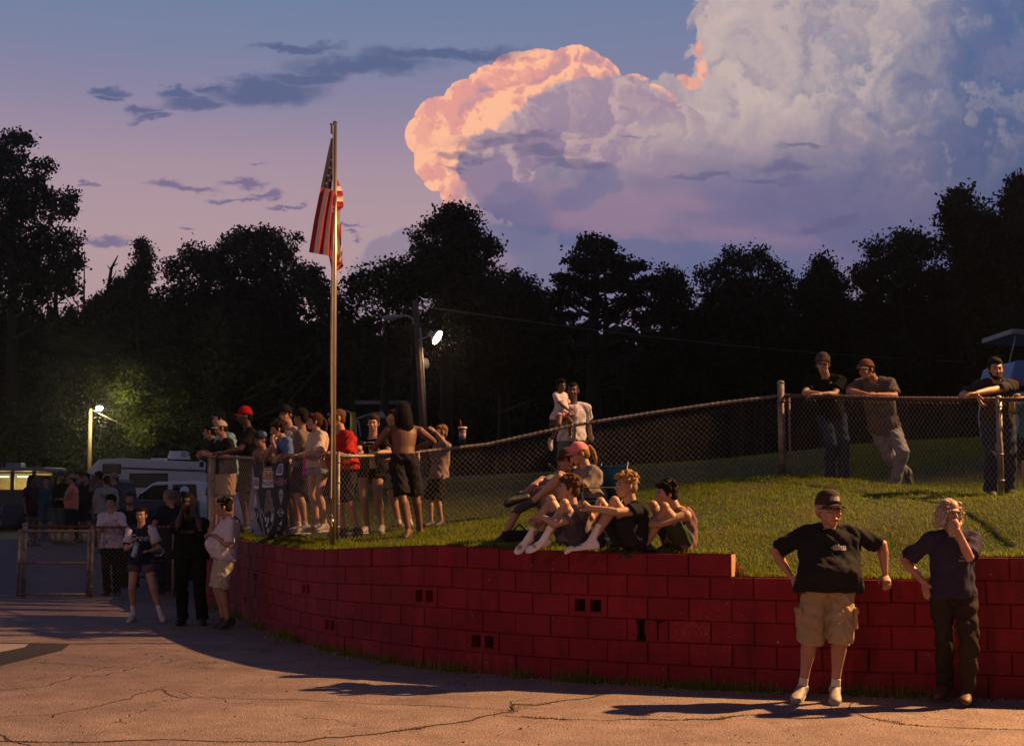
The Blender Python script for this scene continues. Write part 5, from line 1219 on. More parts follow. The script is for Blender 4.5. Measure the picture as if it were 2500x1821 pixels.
    for sd in 'rl':
        a, b, c = legp[sd]; fd_ = fH
        Tt = Tr if sd == 'r' else Tl
        d = (pt(Tt) - c) if Tt else Vector((fH.x, fH.y, 0)) + rH * (.18 if sd == 'r' else -.18)
        d.normalize(); upv = (b - c).normalized(); upv = upv if abs(upv.dot(d)) < .95 else Vector((0, 0, 1))
        if not Tt: upv = Vector((0, 0, 1))
        feet[sd] = (c, d, upv)
        if legs:
            calf = (b - c).cross(fH).cross(b - c).normalized() if (b - c).length > .01 else fH
            cv = -fH * .018 * k
            B.tube([a, a.lerp(b, .3), a.lerp(b, .75), b, b.lerp(c, .25) + cv, b.lerp(c, .6) + cv * .5, c + Vector((0, 0, .0))], [.086 * k * bulk, .082 * k * bulk, .060 * k * bulk, .054 * k * bulk, .057 * k * bulk, .043 * k, .034 * k], 14)
            B.ell(b + fH * .008 * k, (.050 * k * bulk,) * 3, n=10, m=7); foot_mb(B, c, d, k * (.92 if sock is not None or shoe is not None else 1.0), 'foot', upv)
    body = remesh(B, 'body', vox, skin(skin_c), root, smooth=2)
    # ---- clothes
    kind, colr = top[0], top[1]; mt = cloth(colr) if not isinstance(colr, str) else MATS[colr]
    cvox = max(vox, .0095)
    if kind != 'none':
        C = MB(); PRt = (PR[0], [q + .012 for q in PR[1]], [q + .014 for q in PR[2]])
        a0, d0 = (.192, .146) if fem else (.186, .142)
        PRt = ([-.20, 0, .15, .32] + PR[0][4:], [a0, a0, a0 - .010, .160 if not fem else .150] + PRt[1][4:-1] + [.078], [d0, d0, d0 - .006, .128] + PRt[2][4:-1] + [.070])
        torso(C, hem - .06, .965 if kind != 'tank' else .93, .006, PRt)
        for sd in 'rl':
            s = 1 if sd == 'r' else -1; a, b, c = arms[sd]
            if kind == 'tank': C.tube([Ne - spine * .03 * k + rT * s * .05 * k, S[sd] + spine * .0 * k - rT * s * .045 * k], [.052 * k, .050 * k], 10); continue
            C.tube([Ne - spine * .035 * k + rT * s * .045 * k, S[sd] + spine * .015 * k], [.066 * k, .064 * k], 12)
            e_ = a.lerp(b, sleeve); C.tube([a - (b - a) * .05, a.lerp(b, sleeve * .5), e_ - Vector((0, 0, .006)), e_ - Vector((0, 0, .008))], [.070 * k * bulk, .066 * k * bulk, .074 * k * bulk, .050 * k], 14); C.ell(a, (.071 * k * bulk,) * 3)
            if kind == 'long': C.tube([a, b, b.lerp(c, .5), c], [.062 * k, .056 * k, .048 * k, .04 * k], 12)
        shirt = remesh(C, 'shirt' if kind != 'tank' else 'tank_top', cvox, mt, root, smooth=2, fold=.007, seed=seed)
    else: shirt = None
    kind, colr = bot[0], bot[1]; mt = cloth(colr) if not isinstance(colr, str) else MATS[colr]
    if kind != 'none':
        C = MB(); PRb = ([-.2, -.12, 0, .12, .22, .3], [.06, .11, .168, .158, .150, .145], [.05, .085, .124, .118, .112, .11]) if not fem else ([-.2, -.12, 0, .12, .2, .3], [.06, .11, .176, .160, .14, .13], [.05, .085, .13, .115, .10, .10])
        torso(C, -.12, .16, .006, PRb)
        for sd in 'rl':
            a, b, c = legp[sd]
            if kind == 'shorts':
                e_ = a.lerp(b, min(1, short_len)) if short_len <= 1 else b.lerp(c, (short_len - 1)); pts = [a, a.lerp(e_, .5), e_, e_ + (e_ - a).normalized() * .003]
                if short_len > 1: pts = [a, a.lerp(b, .6), b, e_, e_ + (e_ - b).normalized() * .003]; rr_ = [.104, .100, .098, .096, .06]
                else: rr_ = [.104, .102, .103, .065]
                C.tube(pts, [q * k * bulk for q in rr_], 16)
            else:
                cv = -fH * .012 * k
                C.tube([a, a.lerp(b, .4), b, b.lerp(c, .4) + cv, b.lerp(c, .8), c + (c - b).normalized() * .03 * k, c + (c - b).normalized() * .032 * k], [q * k * bulk for q in (.104, .094, .076, .074, .068, .072, .04)], 16)
        trs = remesh(C, {'shorts': 'shorts', 'pants': 'trousers'}[kind], cvox, mt, root, smooth=2, fold=.008 if kind == 'shorts' else .009, seed=seed + 2, fscale=1.1)
    if legs and zg is not False:
        for sd in 'rl':
            c, d, upv = feet[sd]; b = legp[sd][1]
            if sock is not None:
                C = MB(); hh = .22 if isinstance(sock, tuple) and len(sock) == 4 else .12
                C.tube([c + (b - c).normalized() * hh * k * .7, c + (b - c).normalized() * .03 * k, c - (b - c).normalized() * .03 * k], [.040 * k, .038 * k, .038 * k], 12)
                if shoe is None: foot_mb(C, c, d, k * 1.08, 'foot', upv)
                remesh(C, 'sock', cvox, cloth(sock[:3]), root, smooth=1, fold=.002, seed=seed)
            sc = shoe_l if (sd == 'l' and shoe_l is not None) else shoe
            if sc is not None:
                C = MB(); foot_mb(C, c, d, k * 1.10, 'shoe', upv); C.tube([c - upv * .03 * k, c + upv * .012 * k], [.050 * k, .048 * k], 12)
                so = remesh(C, 'shoe', cvox, mat('shoe_%d_%d_%d' % tuple(int(x * 255) for x in sc), sc, .6, vscale=20, bump=.003, bscale=80), root, smooth=1)
                C = MB(); r_ = d.cross(Vector((0, 0, 1))).normalized() if abs(d.z) < .9 else d.orthogonal(); n_ = 18
                ol = []
                for q in range(n_):
                    t = 2 * pi * q / n_; x = .062 + cos(t) * .145; y = sin(t) * (.050 if cos(t) > 0 else .042); ol.append(c + (d * x + r_ * y) * k - upv * .078 * k)
                C.add(ol + [p - upv * .022 * k for p in ol], [tuple(range(n_)), tuple(reversed(range(n_, 2 * n_)))] + [(i, (i + 1) % n_, (i + 1) % n_ + n_, i + n_) for i in range(n_)])
                C.build('sole', mat('sole_white' if sum(sc) > .6 else 'sole_dark', (.45, .42, .38) if sum(sc) > .6 else (.05, .045, .04), .8), so)
    # ---- head dressings
    hmk, hc = hair[0], hair[1]; hm = mat('hair_%d_%d_%d' % tuple(int(x * 255) for x in hc), hc, .8, var=.35, vscale=60, bump=.008, bscale=120, spec=.12)
    e = lambda mb, c, r: mb.ell(T @ (Vector(c) * hk), [q * hk for q in r], R=T.to_3x3(), n=14, m=9)
    tt = lambda mb, ps, rs, n=7: mb.tube([T @ (Vector(p) * hk) for p in ps], [q * hk for q in rs], n)
    if hmk in ('short', 'buzz', 'curly', 'messy', 'long', 'ponytail', 'dreads', 'under_cap'):
        C = MB(); g = {'buzz': -.003, 'short': .003, 'under_cap': 0}.get(hmk, .007)
        if not cap: e(C, (0, -.030, .046), (.080 + g, .092 + g, .082 + g)); e(C, (0, .030, .080 if hmk != 'buzz' else .074), (.055 + g, .052 + g, .036 + g))
        else: e(C, (0, -.034, .022), (.078 + g, .086, .050))
        e(C, (0, -.060, -.01), (.068 + g, .052 + g, .065 + g))
        for s in (-1, 1): e(C, (s * .068, .002, .015), (.012 + g, .030, .040))
        r0 = random.Random(int(seed * 999))
        if hmk in ('curly', 'messy', 'short'):
            for _ in range({'curly': 120, 'messy': 70, 'short': 34}[hmk]):
                th = r0.uniform(0, 2 * pi); ph = r0.uniform(-.1, pi / 2); x, y, z = cos(ph) * cos(th), cos(ph) * sin(th), sin(ph)
                if y > .35 and z < .45: continue
                if cap and (z > .10 or y > -.1): continue
                q = {'curly': .020, 'messy': .017, 'short': .012}[hmk] * r0.uniform(.7, 1.2)
                c = (x * (.082 + g), -.028 + y * (.094 + g), .046 + z * (.080 + g))
                if hmk == 'curly': e(C, c, (q, q, q))
                else:
                    d_ = Vector((x + r0.uniform(-.5, .5), y + .5 + r0.uniform(-.5, .5), z - .3)); p1 = Vector(c) + d_.normalized() * (.028 if hmk == 'messy' else .012); tt(C, [c, tuple((Vector(c) + p1) / 2 + Vector((0, 0, .006))), tuple(p1)], [q * .8, q * .7, q * .25])
            if hmk in ('messy',) and not cap:
                for _ in range(16): x = r0.uniform(-.055, .055); tt(C, [(x, .035, .115), (x * 1.1, .078, .095), (x * 1.2 + r0.uniform(-.01, .01), .092, .06)], [.014, .012, .004])
        if hmk == 'long':
            for s in (-1, 1): tt(C, [(s * .070, -.02, .03), (s * .082, -.02, -.06), (s * .085, -.01, -.16), (s * .08, .01, -.26)], [.028, .032, .032, .015])
            tt(C, [(0, -.08, .05), (0, -.10, -.06), (0, -.10, -.18), (0, -.09, -.30)], [.05, .06, .06, .03])
        if hmk == 'ponytail':
            tt(C, [(0, -.10, .05), (0, -.14, .045), (.01, -.165, -.02), (.0, -.165, -.10), (.01, -.155, -.17)], [.022, .024, .03, .026, .008]); e(C, (0, -.04, .02), (.083, .07, .07))
        if hmk == 'dreads':
            for _ in range(110):
                th = r0.uniform(pi * .05, pi * 1.95) - pi / 2 + pi; x, y = sin(th), -cos(th) 
                if y > .55: continue
                L = r0.uniform(.22, .36); x0 = (x * .075, -.02 + y * .085, .06); tt(C, [(x * .03, y * .04, .125), (x * .07, -.02 + y * .085, .09), (x * .092, -.02 + y * .108, -.02), (x * .098 + r0.uniform(-.01, .01), -.02 + y * .118, -L * .5), (x * .095 + r0.uniform(-.015, .015), -.015 + y * .12, -L)], [.012, .013, .0125, .012, .007], 6)
        (C.build('hair', hm, root, smooth=True) if hmk == 'dreads' else remesh(C, 'hair', max(vox * .8, .006), hm, root, smooth=0 if hmk in ('curly', 'messy') else 1))
    if hmk == 'fringe':      # long wisps round a bald crown
        C = MB(); r0 = random.Random(5)
        for _ in range(150):
            th = r0.uniform(.55, 2 * pi - .55); x, y = sin(th), cos(th); z = r0.uniform(-.03, .06); L = r0.uniform(.03, .06)
            d_ = Vector((x * 1.2 + r0.uniform(-.5, .5), y * .8 + r0.uniform(-.5, .5), r0.uniform(-1.4, .7))).normalized()
            p0 = Vector((x * .073, -.018 + y * .09, z)); tt(C, [tuple(p0), tuple(p0 + d_ * L * .5 + Vector((x, y, 0)) * .012), tuple(p0 + d_ * L + Vector((x, y, 0)) * .02)], [.006, .004, .001], 5)
        for s in (-1, 1): e(C, (s * .082, -.022, .005), (.024, .055, .060)); e(C, (s * .080, -.035, -.06), (.026, .045, .06)); e(C, (s * .055, .0, .088), (.028, .05, .022))
        e(C, (0, -.085, .0), (.06, .03, .06)); e(C, (0, -.052, .062), (.074, .066, .062))
        for _ in range(90):
            th = r0.uniform(.8, 2 * pi - .8); x, y = sin(th), cos(th); p0 = Vector((x * .075, -.02 + y * .092, .02)); tt(C, [tuple(p0), (x * .10, -.02 + y * .11, -.05), (x * .09 + r0.uniform(-.02, .02), -.02 + y * .10, -.13)], [.012, .012, .003], 5)
        for _ in range(40):
            x = r0.uniform(-.05, .05); y = r0.uniform(-.06, .05); tt(C, [(x, y, .11), (x * 1.2, y * 1.1, .122), (x * 1.2 + r0.uniform(-.02, .02), y, .130)], [.0018, .0014, .0008], 4)
        remesh(C, 'hair', .004, hm, root, smooth=0)
    if beard:
        C = MB(); r0 = random.Random(3); L = beard[1]
        e(C, (0, .050, -.086), (.046 * jaw, .042, .028)); tt(C, [(-.060, .01, -.02), (-.056, .035, -.068), (-.03, .066, -.096), (0, .078, -.104), (.03, .066, -.096), (.056, .035, -.068), (.060, .01, -.02)], [.008, .016, .018, .020, .018, .016, .008]); tt(C, [(-.030, .083, -.060), (-.018, .096, -.050), (0, .099, -.047), (.018, .096, -.050), (.030, .083, -.060)], [.004, .007, .007, .007, .004])
        if L > .05: e(C, (0, .062, -.105), (.050, .030, .045)); e(C, (0, .060, -.135), (.036, .024, .04))
        if L > .03:
            for _ in range(60): x = r0.uniform(-.045, .045); tt(C, [(x, .065, -.09), (x * .9, .075, -.10 - L * .5), (x * .6 + r0.uniform(-.012, .012), .066, -.10 - L * r0.uniform(.6, 1.1))], [.013, .011, .002], 5)
        bm_ = mat('hair_%d_%d_%d' % tuple(int(x * 255) for x in beard[0]), beard[0], .6, var=.3, vscale=60, bump=.006, bscale=120)
        remesh(C, 'beard', max(vox * .8, .006), bm_, root, smooth=0)
    if eyes:
        for s in (-1, 1):
            C = MB(); e(C, (s * .031, .0785, .003), (.0125, .0085, .0062)); ey = C.build('eye', mat('eye_white', (.42, .38, .36), .25), root, smooth=True)
            C = MB(); e(C, (s * .031, .0855, .003), (.0055, .003, .0055)); C.build('iris', mat('iris_dark', (.02, .012, .01), .2), ey, smooth=True)
            C = MB(); tt(C, [(s * .014, .0885, .0235), (s * .030, .0875, .029), (s * .046, .077, .024)], [.003, .0042, .002], 6); C.build('eyebrow', hm if hmk != 'fringe' else mat('hair_brow', (.2, .16, .13), .7), root, smooth=True)
            C = MB(); tt(C, [(s * .018, .0860, .0095), (s * .031, .0880, .0115), (s * .044, .080, .008)], [.002, .0026, .002], 5); C.build('eyelid', mat('lash_dark', (.05, .03, .025), .7), root, smooth=True)
        C = MB(); tt(C, [(-.020, .0845, -.0640), (-.008, .0955, -.0600), (0, .0945, -.0610), (.008, .0955, -.0600), (.020, .0845, -.0640)], [.0015, .0034, .003, .0034, .0015], 6); tt(C, [(-.016, .0850, -.0655), (0, .0955, -.0670), (.016, .0850, -.0655)], [.0015, .0038, .0015], 6)
        sk = skin_c; C.build('lips', skin((min(1, sk[0] * .80), sk[1] * .55, sk[2] * .60)), root, smooth=True)
    if cap:
        cc = cap['col']; rev = cap.get('rev', False); cm = cloth(cc, rough=.85); tilt = cap.get('tilt', 0.0)
        Tc = T @ Matrix.Rotation(radians(tilt), 4, 'X') @ (Matrix.Rotation(pi, 4, 'Z') if rev else Matrix())
        if rev: Tc = Tc @ Matrix.Translation((0, .03 * hk, 0))
        Rc = Tc.to_3x3(); C = MB(); rings = []
        for i in range(9):
            a = pi / 2 * i / 8; rr2 = cos(a) ** .75 if i < 8 else 0.02; z = .034 + sin(a) ** 1.0 * (.104 if not cap.get('tall') else .125)
            rings.append([Tc @ (Vector((cos(t) * .088 * rr2, -.012 + sin(t) * .104 * rr2 + (.006 * sin(a) if True else 0), z - .010 * sin(t) * 0 - (.014 if sin(t) < 0 else 0) * (-sin(t)) * cos(a))) * hk) for t in [2 * pi * q / 24 for q in range(24)]])
        C.loft(rings); co = C.build('cap', cm, root, smooth=True)
        if cap.get('mesh'):
            C = MB(); C.ell(Tc @ (Vector((0, -.045, .075)) * hk), (.091 * hk, .075 * hk, .064 * hk), R=Rc); C.build('mesh_back', cloth(cap['mesh']), co, smooth=True)
        C = MB(); nx = 10; vs = []
        for lay in (0, 1):
            for j in range(4):
                for i in range(nx + 1):
                    x = -1 + 2 * i / nx; ff = (1 - abs(x) ** 2.6) ** .5 if abs(x) < 1 else 0; y0 = -.012 + .100 * sqrt(max(0, 1 - (x * .80) ** 2)); y = y0 + ff * .072 * j / 3 * cap.get('brim', 1.0)
                    vs.append(Tc @ (Vector((x * (.070 + .004 * j), y, .042 - lay * .004 - .020 * x * x - .010 * j / 3)) * hk))
        n1 = 4 * (nx + 1); fs = []
        for j in range(3):
            for i in range(nx): a = j * (nx + 1) + i; fs += [(a, a + 1, a + nx + 2, a + nx + 1), (a + n1, a + nx + 1 + n1, a + nx + 2 + n1, a + 1 + n1)]
        for i in range(nx): a = 3 * (nx + 1) + i; fs.append((a, a + 1, a + 1 + n1, a + n1))
        C.add(vs, fs); C.build('brim', cloth(cap.get('brim_col', cc)), co, smooth=True)
        if cap.get('patch'):
            C = MB(); pc_, pw, ph_ = cap['patch']; g = []
            for z in (.062, .062 + ph_):
                for i in range(7):
                    x = (-1 + 2 * i / 6) * pw; rr2 = sqrt(max(0, 1 - (max(0, z - .034) / .104) ** 2)) ** .75; g.append(Tc @ (Vector((x, -.012 + .006 + .108 * rr2 * sqrt(max(.1, 1 - (x / (.09 * rr2)) ** 2)), z)) * hk))
            C.add(g, [(i, i + 1, i + 8, i + 7) for i in range(6)]); C.build('patch', mat('patch_%d_%d_%d' % tuple(int(q * 255) for q in pc_), pc_, .8, vscale=90, var=.4), co)
    if glasses or cap_glasses:
        for g, dz, dy in ((glasses, 0, 0), (cap_glasses, .052, .006)):
            if not g: continue
            C = MB(); 
            for s in (-1, 1):
                tt(C, [(s * .012, .100 + dy, .004 + dz), (s * .031, .103 + dy, .016 + dz), (s * .052, .094 + dy, .006 + dz), (s * .050, .094 + dy, -.012 + dz), (s * .030, .101 + dy, -.016 + dz), (s * .012, .100 + dy, .004 + dz)], [.0022] * 6, 5); tt(C, [(s * .052, .094 + dy, .006 + dz), (s * .078, .04, .006 + dz), (s * .082, -.02, .0 + dz)], [.0024] * 3, 5)
            tt(C, [(-.012, .102 + dy, .006 + dz), (.012, .102 + dy, .006 + dz)], [.0024] * 2, 5); gl = C.build('glasses', mat('spectacle_frame_' + str(int(g[0][0] * 100)), g[0], .35, .3), root, smooth=True)
            if len(g) > 1:
                C = MB()
                for s in (-1, 1): e(C, (s * .031, .099 + dy, .0 + dz), (.021, .004, .015))
                C.build('lens', mat('lens_%d' % int(g[1][2] * 100), g[1], .12, spec=.8), gl, smooth=True)
    if neck_chain:
        C = MB(); pts = []
        for q in range(17):
            t = pi * (q / 16) ; pts.append(Ne + rT * cos(t) * .075 * k + fT * (.03 + .075 * sin(t)) * k - Vector((0, 0, (.005 + neck_chain[1] * sin(t)) * k)))
        C.tube(pts, .0035, 5); C.build('necklace', mat('chain_metal', neck_chain[0], .3, .8), root, smooth=True)
    info = dict(root=root, T=T, hk=hk, shirt=shirt, body=body, arms=arms, legs=legp, Ne=Ne, Pe=Pe, rT=rT, fT=fT, spine=spine, k=k)
    CAST.append(info); return info
def text_mesh(s, size, bold=True, shear=0.0):
    cu = bpy.data.curves.new('t', 'FONT'); cu.body = s; cu.size = size; cu.align_x = 'CENTER'; cu.align_y = 'CENTER'; cu.shear = shear; cu.offset = .012 * size if bold else 0; cu.resolution_u = 3
    o = bpy.data.objects.new('t', cu); COL.objects.link(o); dg = bpy.context.evaluated_depsgraph_get(); dg.update()
    me = bpy.data.meshes.new_from_object(o.evaluated_get(dg)); bpy.data.objects.remove(o)
    bm = bmesh.new(); bm.from_mesh(me); bmesh.ops.triangulate(bm, faces=bm.faces); bmesh.ops.subdivide_edges(bm, edges=[e for e in bm.edges if e.calc_length() > size * .25], cuts=2, use_grid_fill=True); bmesh.ops.triangulate(bm, faces=bm.faces); bm.to_mesh(me); bm.free(); return me
def project(name, me2d, c, right, up, fwd, target, m, parent, off=.005):
    """lay a flat drawing (x right, y up) on the front of a garment"""
    tm = target.data; bv = BVHTree.FromPolygons([v.co for v in tm.vertices], [tuple(p.vertices) for p in tm.polygons])
    for v in me2d.vertices:
        p = c + right * v.co.x + up * v.co.y + fwd * .5; h = bv.ray_cast(p, -fwd, 1.0)
        v.co = (h[0] + fwd * off) if h[0] is not None else p - fwd * .5
    me2d.name = name; o = link(name, me2d, m, parent); return o
def chest(info, dx=0.0, up=.72):
    c = info['Pe'].lerp(info['Ne'], up) + info['rT'] * -dx; r = -info['rT']; f = info['fT']; return c, r, Vector((0, 0, 1)), f
def blot(polys):
    me = bpy.data.meshes.new('b'); vs = []; fs = []
    for pl in polys: k = len(vs); vs += [(x, y, 0) for x, y in pl]; fs.append(tuple(range(k, k + len(pl))))
    me.from_pydata(vs, [], fs); bm = bmesh.new(); bm.from_mesh(me); bmesh.ops.triangulate(bm, faces=bm.faces)
    for _ in range(3): bmesh.ops.subdivide_edges(bm, edges=[e for e in bm.edges if e.calc_length() > .012], cuts=1, use_grid_fill=True)
    bmesh.ops.triangulate(bm, faces=bm.faces); bm.to_mesh(me); bm.free(); return me
# ------------------------------------------------------------------ the cast
def px_of(p):
    q = Vector(p) - CAM; w = q.dot(FW); return (1250 + FPX * q.x / w, 910.5 - FPX * q.dot(UP) / w, 0.0)
SK = dict(fair=(.44, .265, .18), tan=(.38, .22, .14), ruddy=(.43, .22, .15), dark=(.085, .045, .030), brown=(.15, .075, .045), pale=(.60, .42, .33))
BLK = (.018, .018, .021); NAVY = (.018, .022, .05); KHAKI = (.40, .29, .16); JEAN = (.045, .075, .15); WHITE = (.62, .60, .60); CREAM = (.58, .50, .40); GREY = (.16, .155, .165)
HB = (.035, .018, .010); HK = (.012, .010, .009); HBL = (.42, .25, .09); HG = (.22, .20, .18)
g1 = 'spectators seated on the grass above the wall'; g2 = 'spectators crowded along the fence left of the flagpole'; g3 = 'people standing by the lower road'; g4 = 'men leaning on the upper fence'; g5 = 'bystanders near the parked vehicles'
def pv(x, y, z): return (x, y, z)
# --- two men at the wall
A = person('heavyset man in black logo shirt, cap, glasses and khaki cargo shorts leaning on the wall', 12.35, (2022, 1462), (2024, 1284, -.02), 'men standing against the red wall', h=1.83, ty=6, fy=-14, fp=-3, H=(2024, 1243, -.05),
    Wr=(1932, 1408, .10), Er=(1893, 1350, .12), Wl=(2161, 1404, .06), El=(2150, 1340, .05), Ar=(1960, 1675, .0), Al=(2039, 1678, -.08), Tr=(1945, 1688, -.16), Tl=(2042, 1690, -.25),
    skin_c=SK['ruddy'], top=('tee', BLK), bot=('shorts', KHAKI), shoe=(.30, .27, .25), sock=(.6, .58, .56), hair=('under_cap', (.45, .38, .30)), cap=dict(col=(.05, .035, .028), patch=((.55, .5, .45), .034, .03)), glasses=((.03, .02, .02),),
    belly=.16, w=1.50, sh=1.12, vox=.0062, hl=(2166, 1424, -.02), hr=(1940, 1432, .06), pl=(0, .4, -.6), cl=.7, jaw=1.22, sleeve=.85, dh=.22, short_len=1.08, hem=-.02)
for sd, sg_ in (('r', 1), ('l', -1)):      # cargo pockets
    a, b, _ = A['legs'][sd]; p = a.lerp(b, .62) + A['rT'] * sg_ * .112; C = MB(); C.box(p, (.035, .15, .17)); pk = C.build('pocket', cloth(KHAKI), A['root'], bevel=.012); C = MB(); C.box(p + Vector((0, 0, .07)) + A['rT'] * sg_ * .006, (.040, .155, .05)); C.build('flap', cloth((.36, .26, .145)), pk, bevel=.008)
c, r, u, f = chest(A, .07, .66)
lg = MATS.setdefault('print_white', mat('print_white', (.5, .45, .42), .8)); dk = mat('print_dark', (.02, .015, .015), .8)
project('logo', blot([[(-.055, -.020), (.055, -.020), (.055, .016), (-.055, .016)], [(-.075, .0), (-.06, -.008), (-.06, .004)], [(-.04, .018), (-.03, .03), (-.02, .018)], [(-.015, .018), (-.005, .032), (.005, .018)]]), c, r, u, f, A['shirt'], lg, A['shirt'])
project('lettering', text_mesh('STYLES', .032), c, r, u, f, A['shirt'], dk, A['shirt'], .007)
B_ = person('bearded old man with wild white hair covering his face with one hand, in navy shirt', 12.15, (2325, 1478), (2324, 1298), 'men standing against the red wall', h=1.78, ty=4, fy=-12, fp=-4, roll=-6, H=(2321, 1253, -.08),
    Wl=(2336, 1291, -.24), El=(2376, 1365, -.18), Wr=(2256, 1422, .02), Er=(2228, 1362, .10), hl=(2322, 1262, -.17), pl=(.1, 1, .1), cl=.45, hr=(2262, 1452, .0), pr=(.7, .5, 0), cr=.3, Ar=(2308, 1672, .22), Al=(2362, 1682, -.05), Tl=(2354, 1696, -.30), Tr=(2290, 1680, .06),
    skin_c=SK['ruddy'], top=('tee', (.035, .030, .060)), bot=('pants', (.035, .024, .020)), shoe=(.09, .035, .02), hair=('fringe', (.50, .42, .33)), beard=((.46, .38, .30), .09), vox=.0062, w=1.05, sh=1.0, sleeve=.80, hem=-.06)
c, r, u, f = chest(B_, .05, .60); project('emblem', blot([[(-.02, .01), (.0, .0), (.02, .012), (.004, -.014)]]), c, r, u, f, B_['shirt'], mat('print_green', (.12, .30, .03), .8), B_['shirt']); project('lettering', text_mesh('JOHN', .018), c - u * .035, r, u, f, B_['shirt'], lg, B_['shirt'])
# --- boys sitting on the wall, feet over the edge
bA = person('curly brown haired boy in grey shirt and white socks sitting on the wall edge', 13.55, (1400, 1322), (1399, 1236), g1, h=1.74, ty=72, hy=62, fy=78, fp=4, H=(1386, 1193, -.02),
    Wl=(1322, 1262, -.12), El=(1362, 1275, -.30), Wr=(1306, 1264, .12), Er=(1345, 1262, .25), Ar=(1292, 1311, .14), Kr=(1298, 1235, .14), Tr=(1277, 1324, .08), Al=(1329, 1315, -.10), Kl=(1372, 1240, -.25), Tl=(1274, 1334, -.14), hr=(1303, 1290, .05), hl=(1300, 1262, -.08),
    skin_c=SK['fair'], top=('tee', (.13, .11, .14)), bot=('shorts', (.06, .06, .08)), shoe=None, sock=(.80, .78, .80, 1), hair=('curly', (.10, .045, .022)), vox=.0062, sleeve=.6, short_len=.75, w=.92, hunch=.05)
bB = person('blond boy in black shirt and white socks, phone held out, sitting on the wall edge', 13.45, (1537, 1322), (1543, 1226), g1, h=1.76, ty=62, hy=58, fy=66, fp=0, H=(1527, 1186, -.03),
    Wl=(1440, 1240, -.22), El=(1492, 1245, -.24), Wr=(1432, 1244, -.02), Er=(1480, 1262, .15), Al=(1445, 1317, -.22), Kl=(1500, 1236, -.16), Tl=(1392, 1322, -.26), Ar=(1412, 1310, .02), Kr=(1452, 1240, .14), Tr=(1378, 1328, -.05), hl=(1420, 1228, -.22), hr=(1418, 1232, -.06), cl=.9, cr=.9, pl=(-.2, .9, 0), pr=(-.2, -.9, 0),
    skin_c=SK['fair'], top=('tee', BLK), bot=('shorts', (.02, .022, .03)), shoe=None, sock=(.80, .78, .80, 1), hair=('messy', HBL), vox=.0062, sleeve=.5, short_len=.62, w=.95, hunch=.06)
bC = person('dark haired boy in mauve sleeveless top sitting rightmost on the wall', 13.6, (1660, 1328), (1652, 1240), g1, h=1.74, ty=70, hy=66, fy=76, fp=0, H=(1626, 1206, -.02),
    Wl=(1548, 1276, -.12), El=(1604, 1284, -.28), Wr=(1542, 1284, .06), Er=(1590, 1270, .25), hl=(1530, 1286, -.08), hr=(1541, 1312, .02), Al=(1574, 1332, -.14), Kl=(1606, 1268, -.2), Ar=(1626, 1334, .1), Kr=(1598, 1262, .18), Tl=(1545, 1336, -.14), Tr=(1596, 1338, .12),
    skin_c=SK['tan'], top=('tank', (.17, .095, .10)), bot=('shorts', (.03, .05, .03)), shoe=(.02, .02, .02), hair=('messy', HK), vox=.0062, short_len=.6, w=.95, hunch=.07, hem=-.10)
# --- the couple in camp chairs
wm = person('woman in pink cap and grey shirt sitting in a camp chair looking at her phone', 14.5, (1440, 1212), (1432, 1138), g1, h=1.64, ty=66, hy=66, fy=74, fp=-16, H=(1414, 1108, -.03),
    Wl=(1382, 1158, -.15), El=(1426, 1186, -.22), Wr=(1374, 1160, .06), Er=(1410, 1185, .2), hl=(1364, 1150, -.12), hr=(1358, 1152, .0), Al=(1300, 1224, .0), Kl=(1352, 1172, -.12), Tl=(1278, 1232, -.06), Ar=(1322, 1300, .16), Kr=(1312, 1205, .16), Tr=(1296, 1312, .1),
    skin_c=SK['fair'], top=('tee', (.20, .17, .165)), bot=('shorts', (.12, .07, .10)), shoe=(.03, .03, .03), hair=('ponytail', (.36, .20, .08)), cap=dict(col=(.75, .24, .26), patch=((.7, .4, .4), .018, .014)), glasses=((.03, .02, .02),), vox=.0068, fem=True, w=1.35, belly=.08, sleeve=.78, short_len=.5, hem=-.02)
mm_ = person('man in dark cap and grey shorts sitting cross legged beside the woman in pink cap', 14.95, (1388, 1216), (1400, 1150), g1, h=1.78, ty=60, hy=60, fy=70, fp=-10, H=(1386, 1124, -.05),
    Wl=(1330, 1188, -.15), El=(1372, 1192, -.2), Wr=(1320, 1194, .1), Er=(1360, 1200, .2), hl=(1312, 1192, -.12), hr=(1308, 1198, .0), Al=(1270, 1212, -.15), Kl=(1240, 1180, .05), Tl=(1236, 1222, -.20), Ar=(1236, 1302, .0), Kr=(1284, 1205, .05), Tr=(1216, 1312, -.12),
    skin_c=SK['ruddy'], top=('tee', (.07, .06, .07)), bot=('shorts', (.17, .17, .20)), shoe=(.012, .012, .014), hair=('under_cap', HB), cap=dict(col=(.08, .04, .03)), cap_glasses=((.02, .02, .02), (.01, .01, .02)), vox=.0072, w=1.1, short_len=.85)
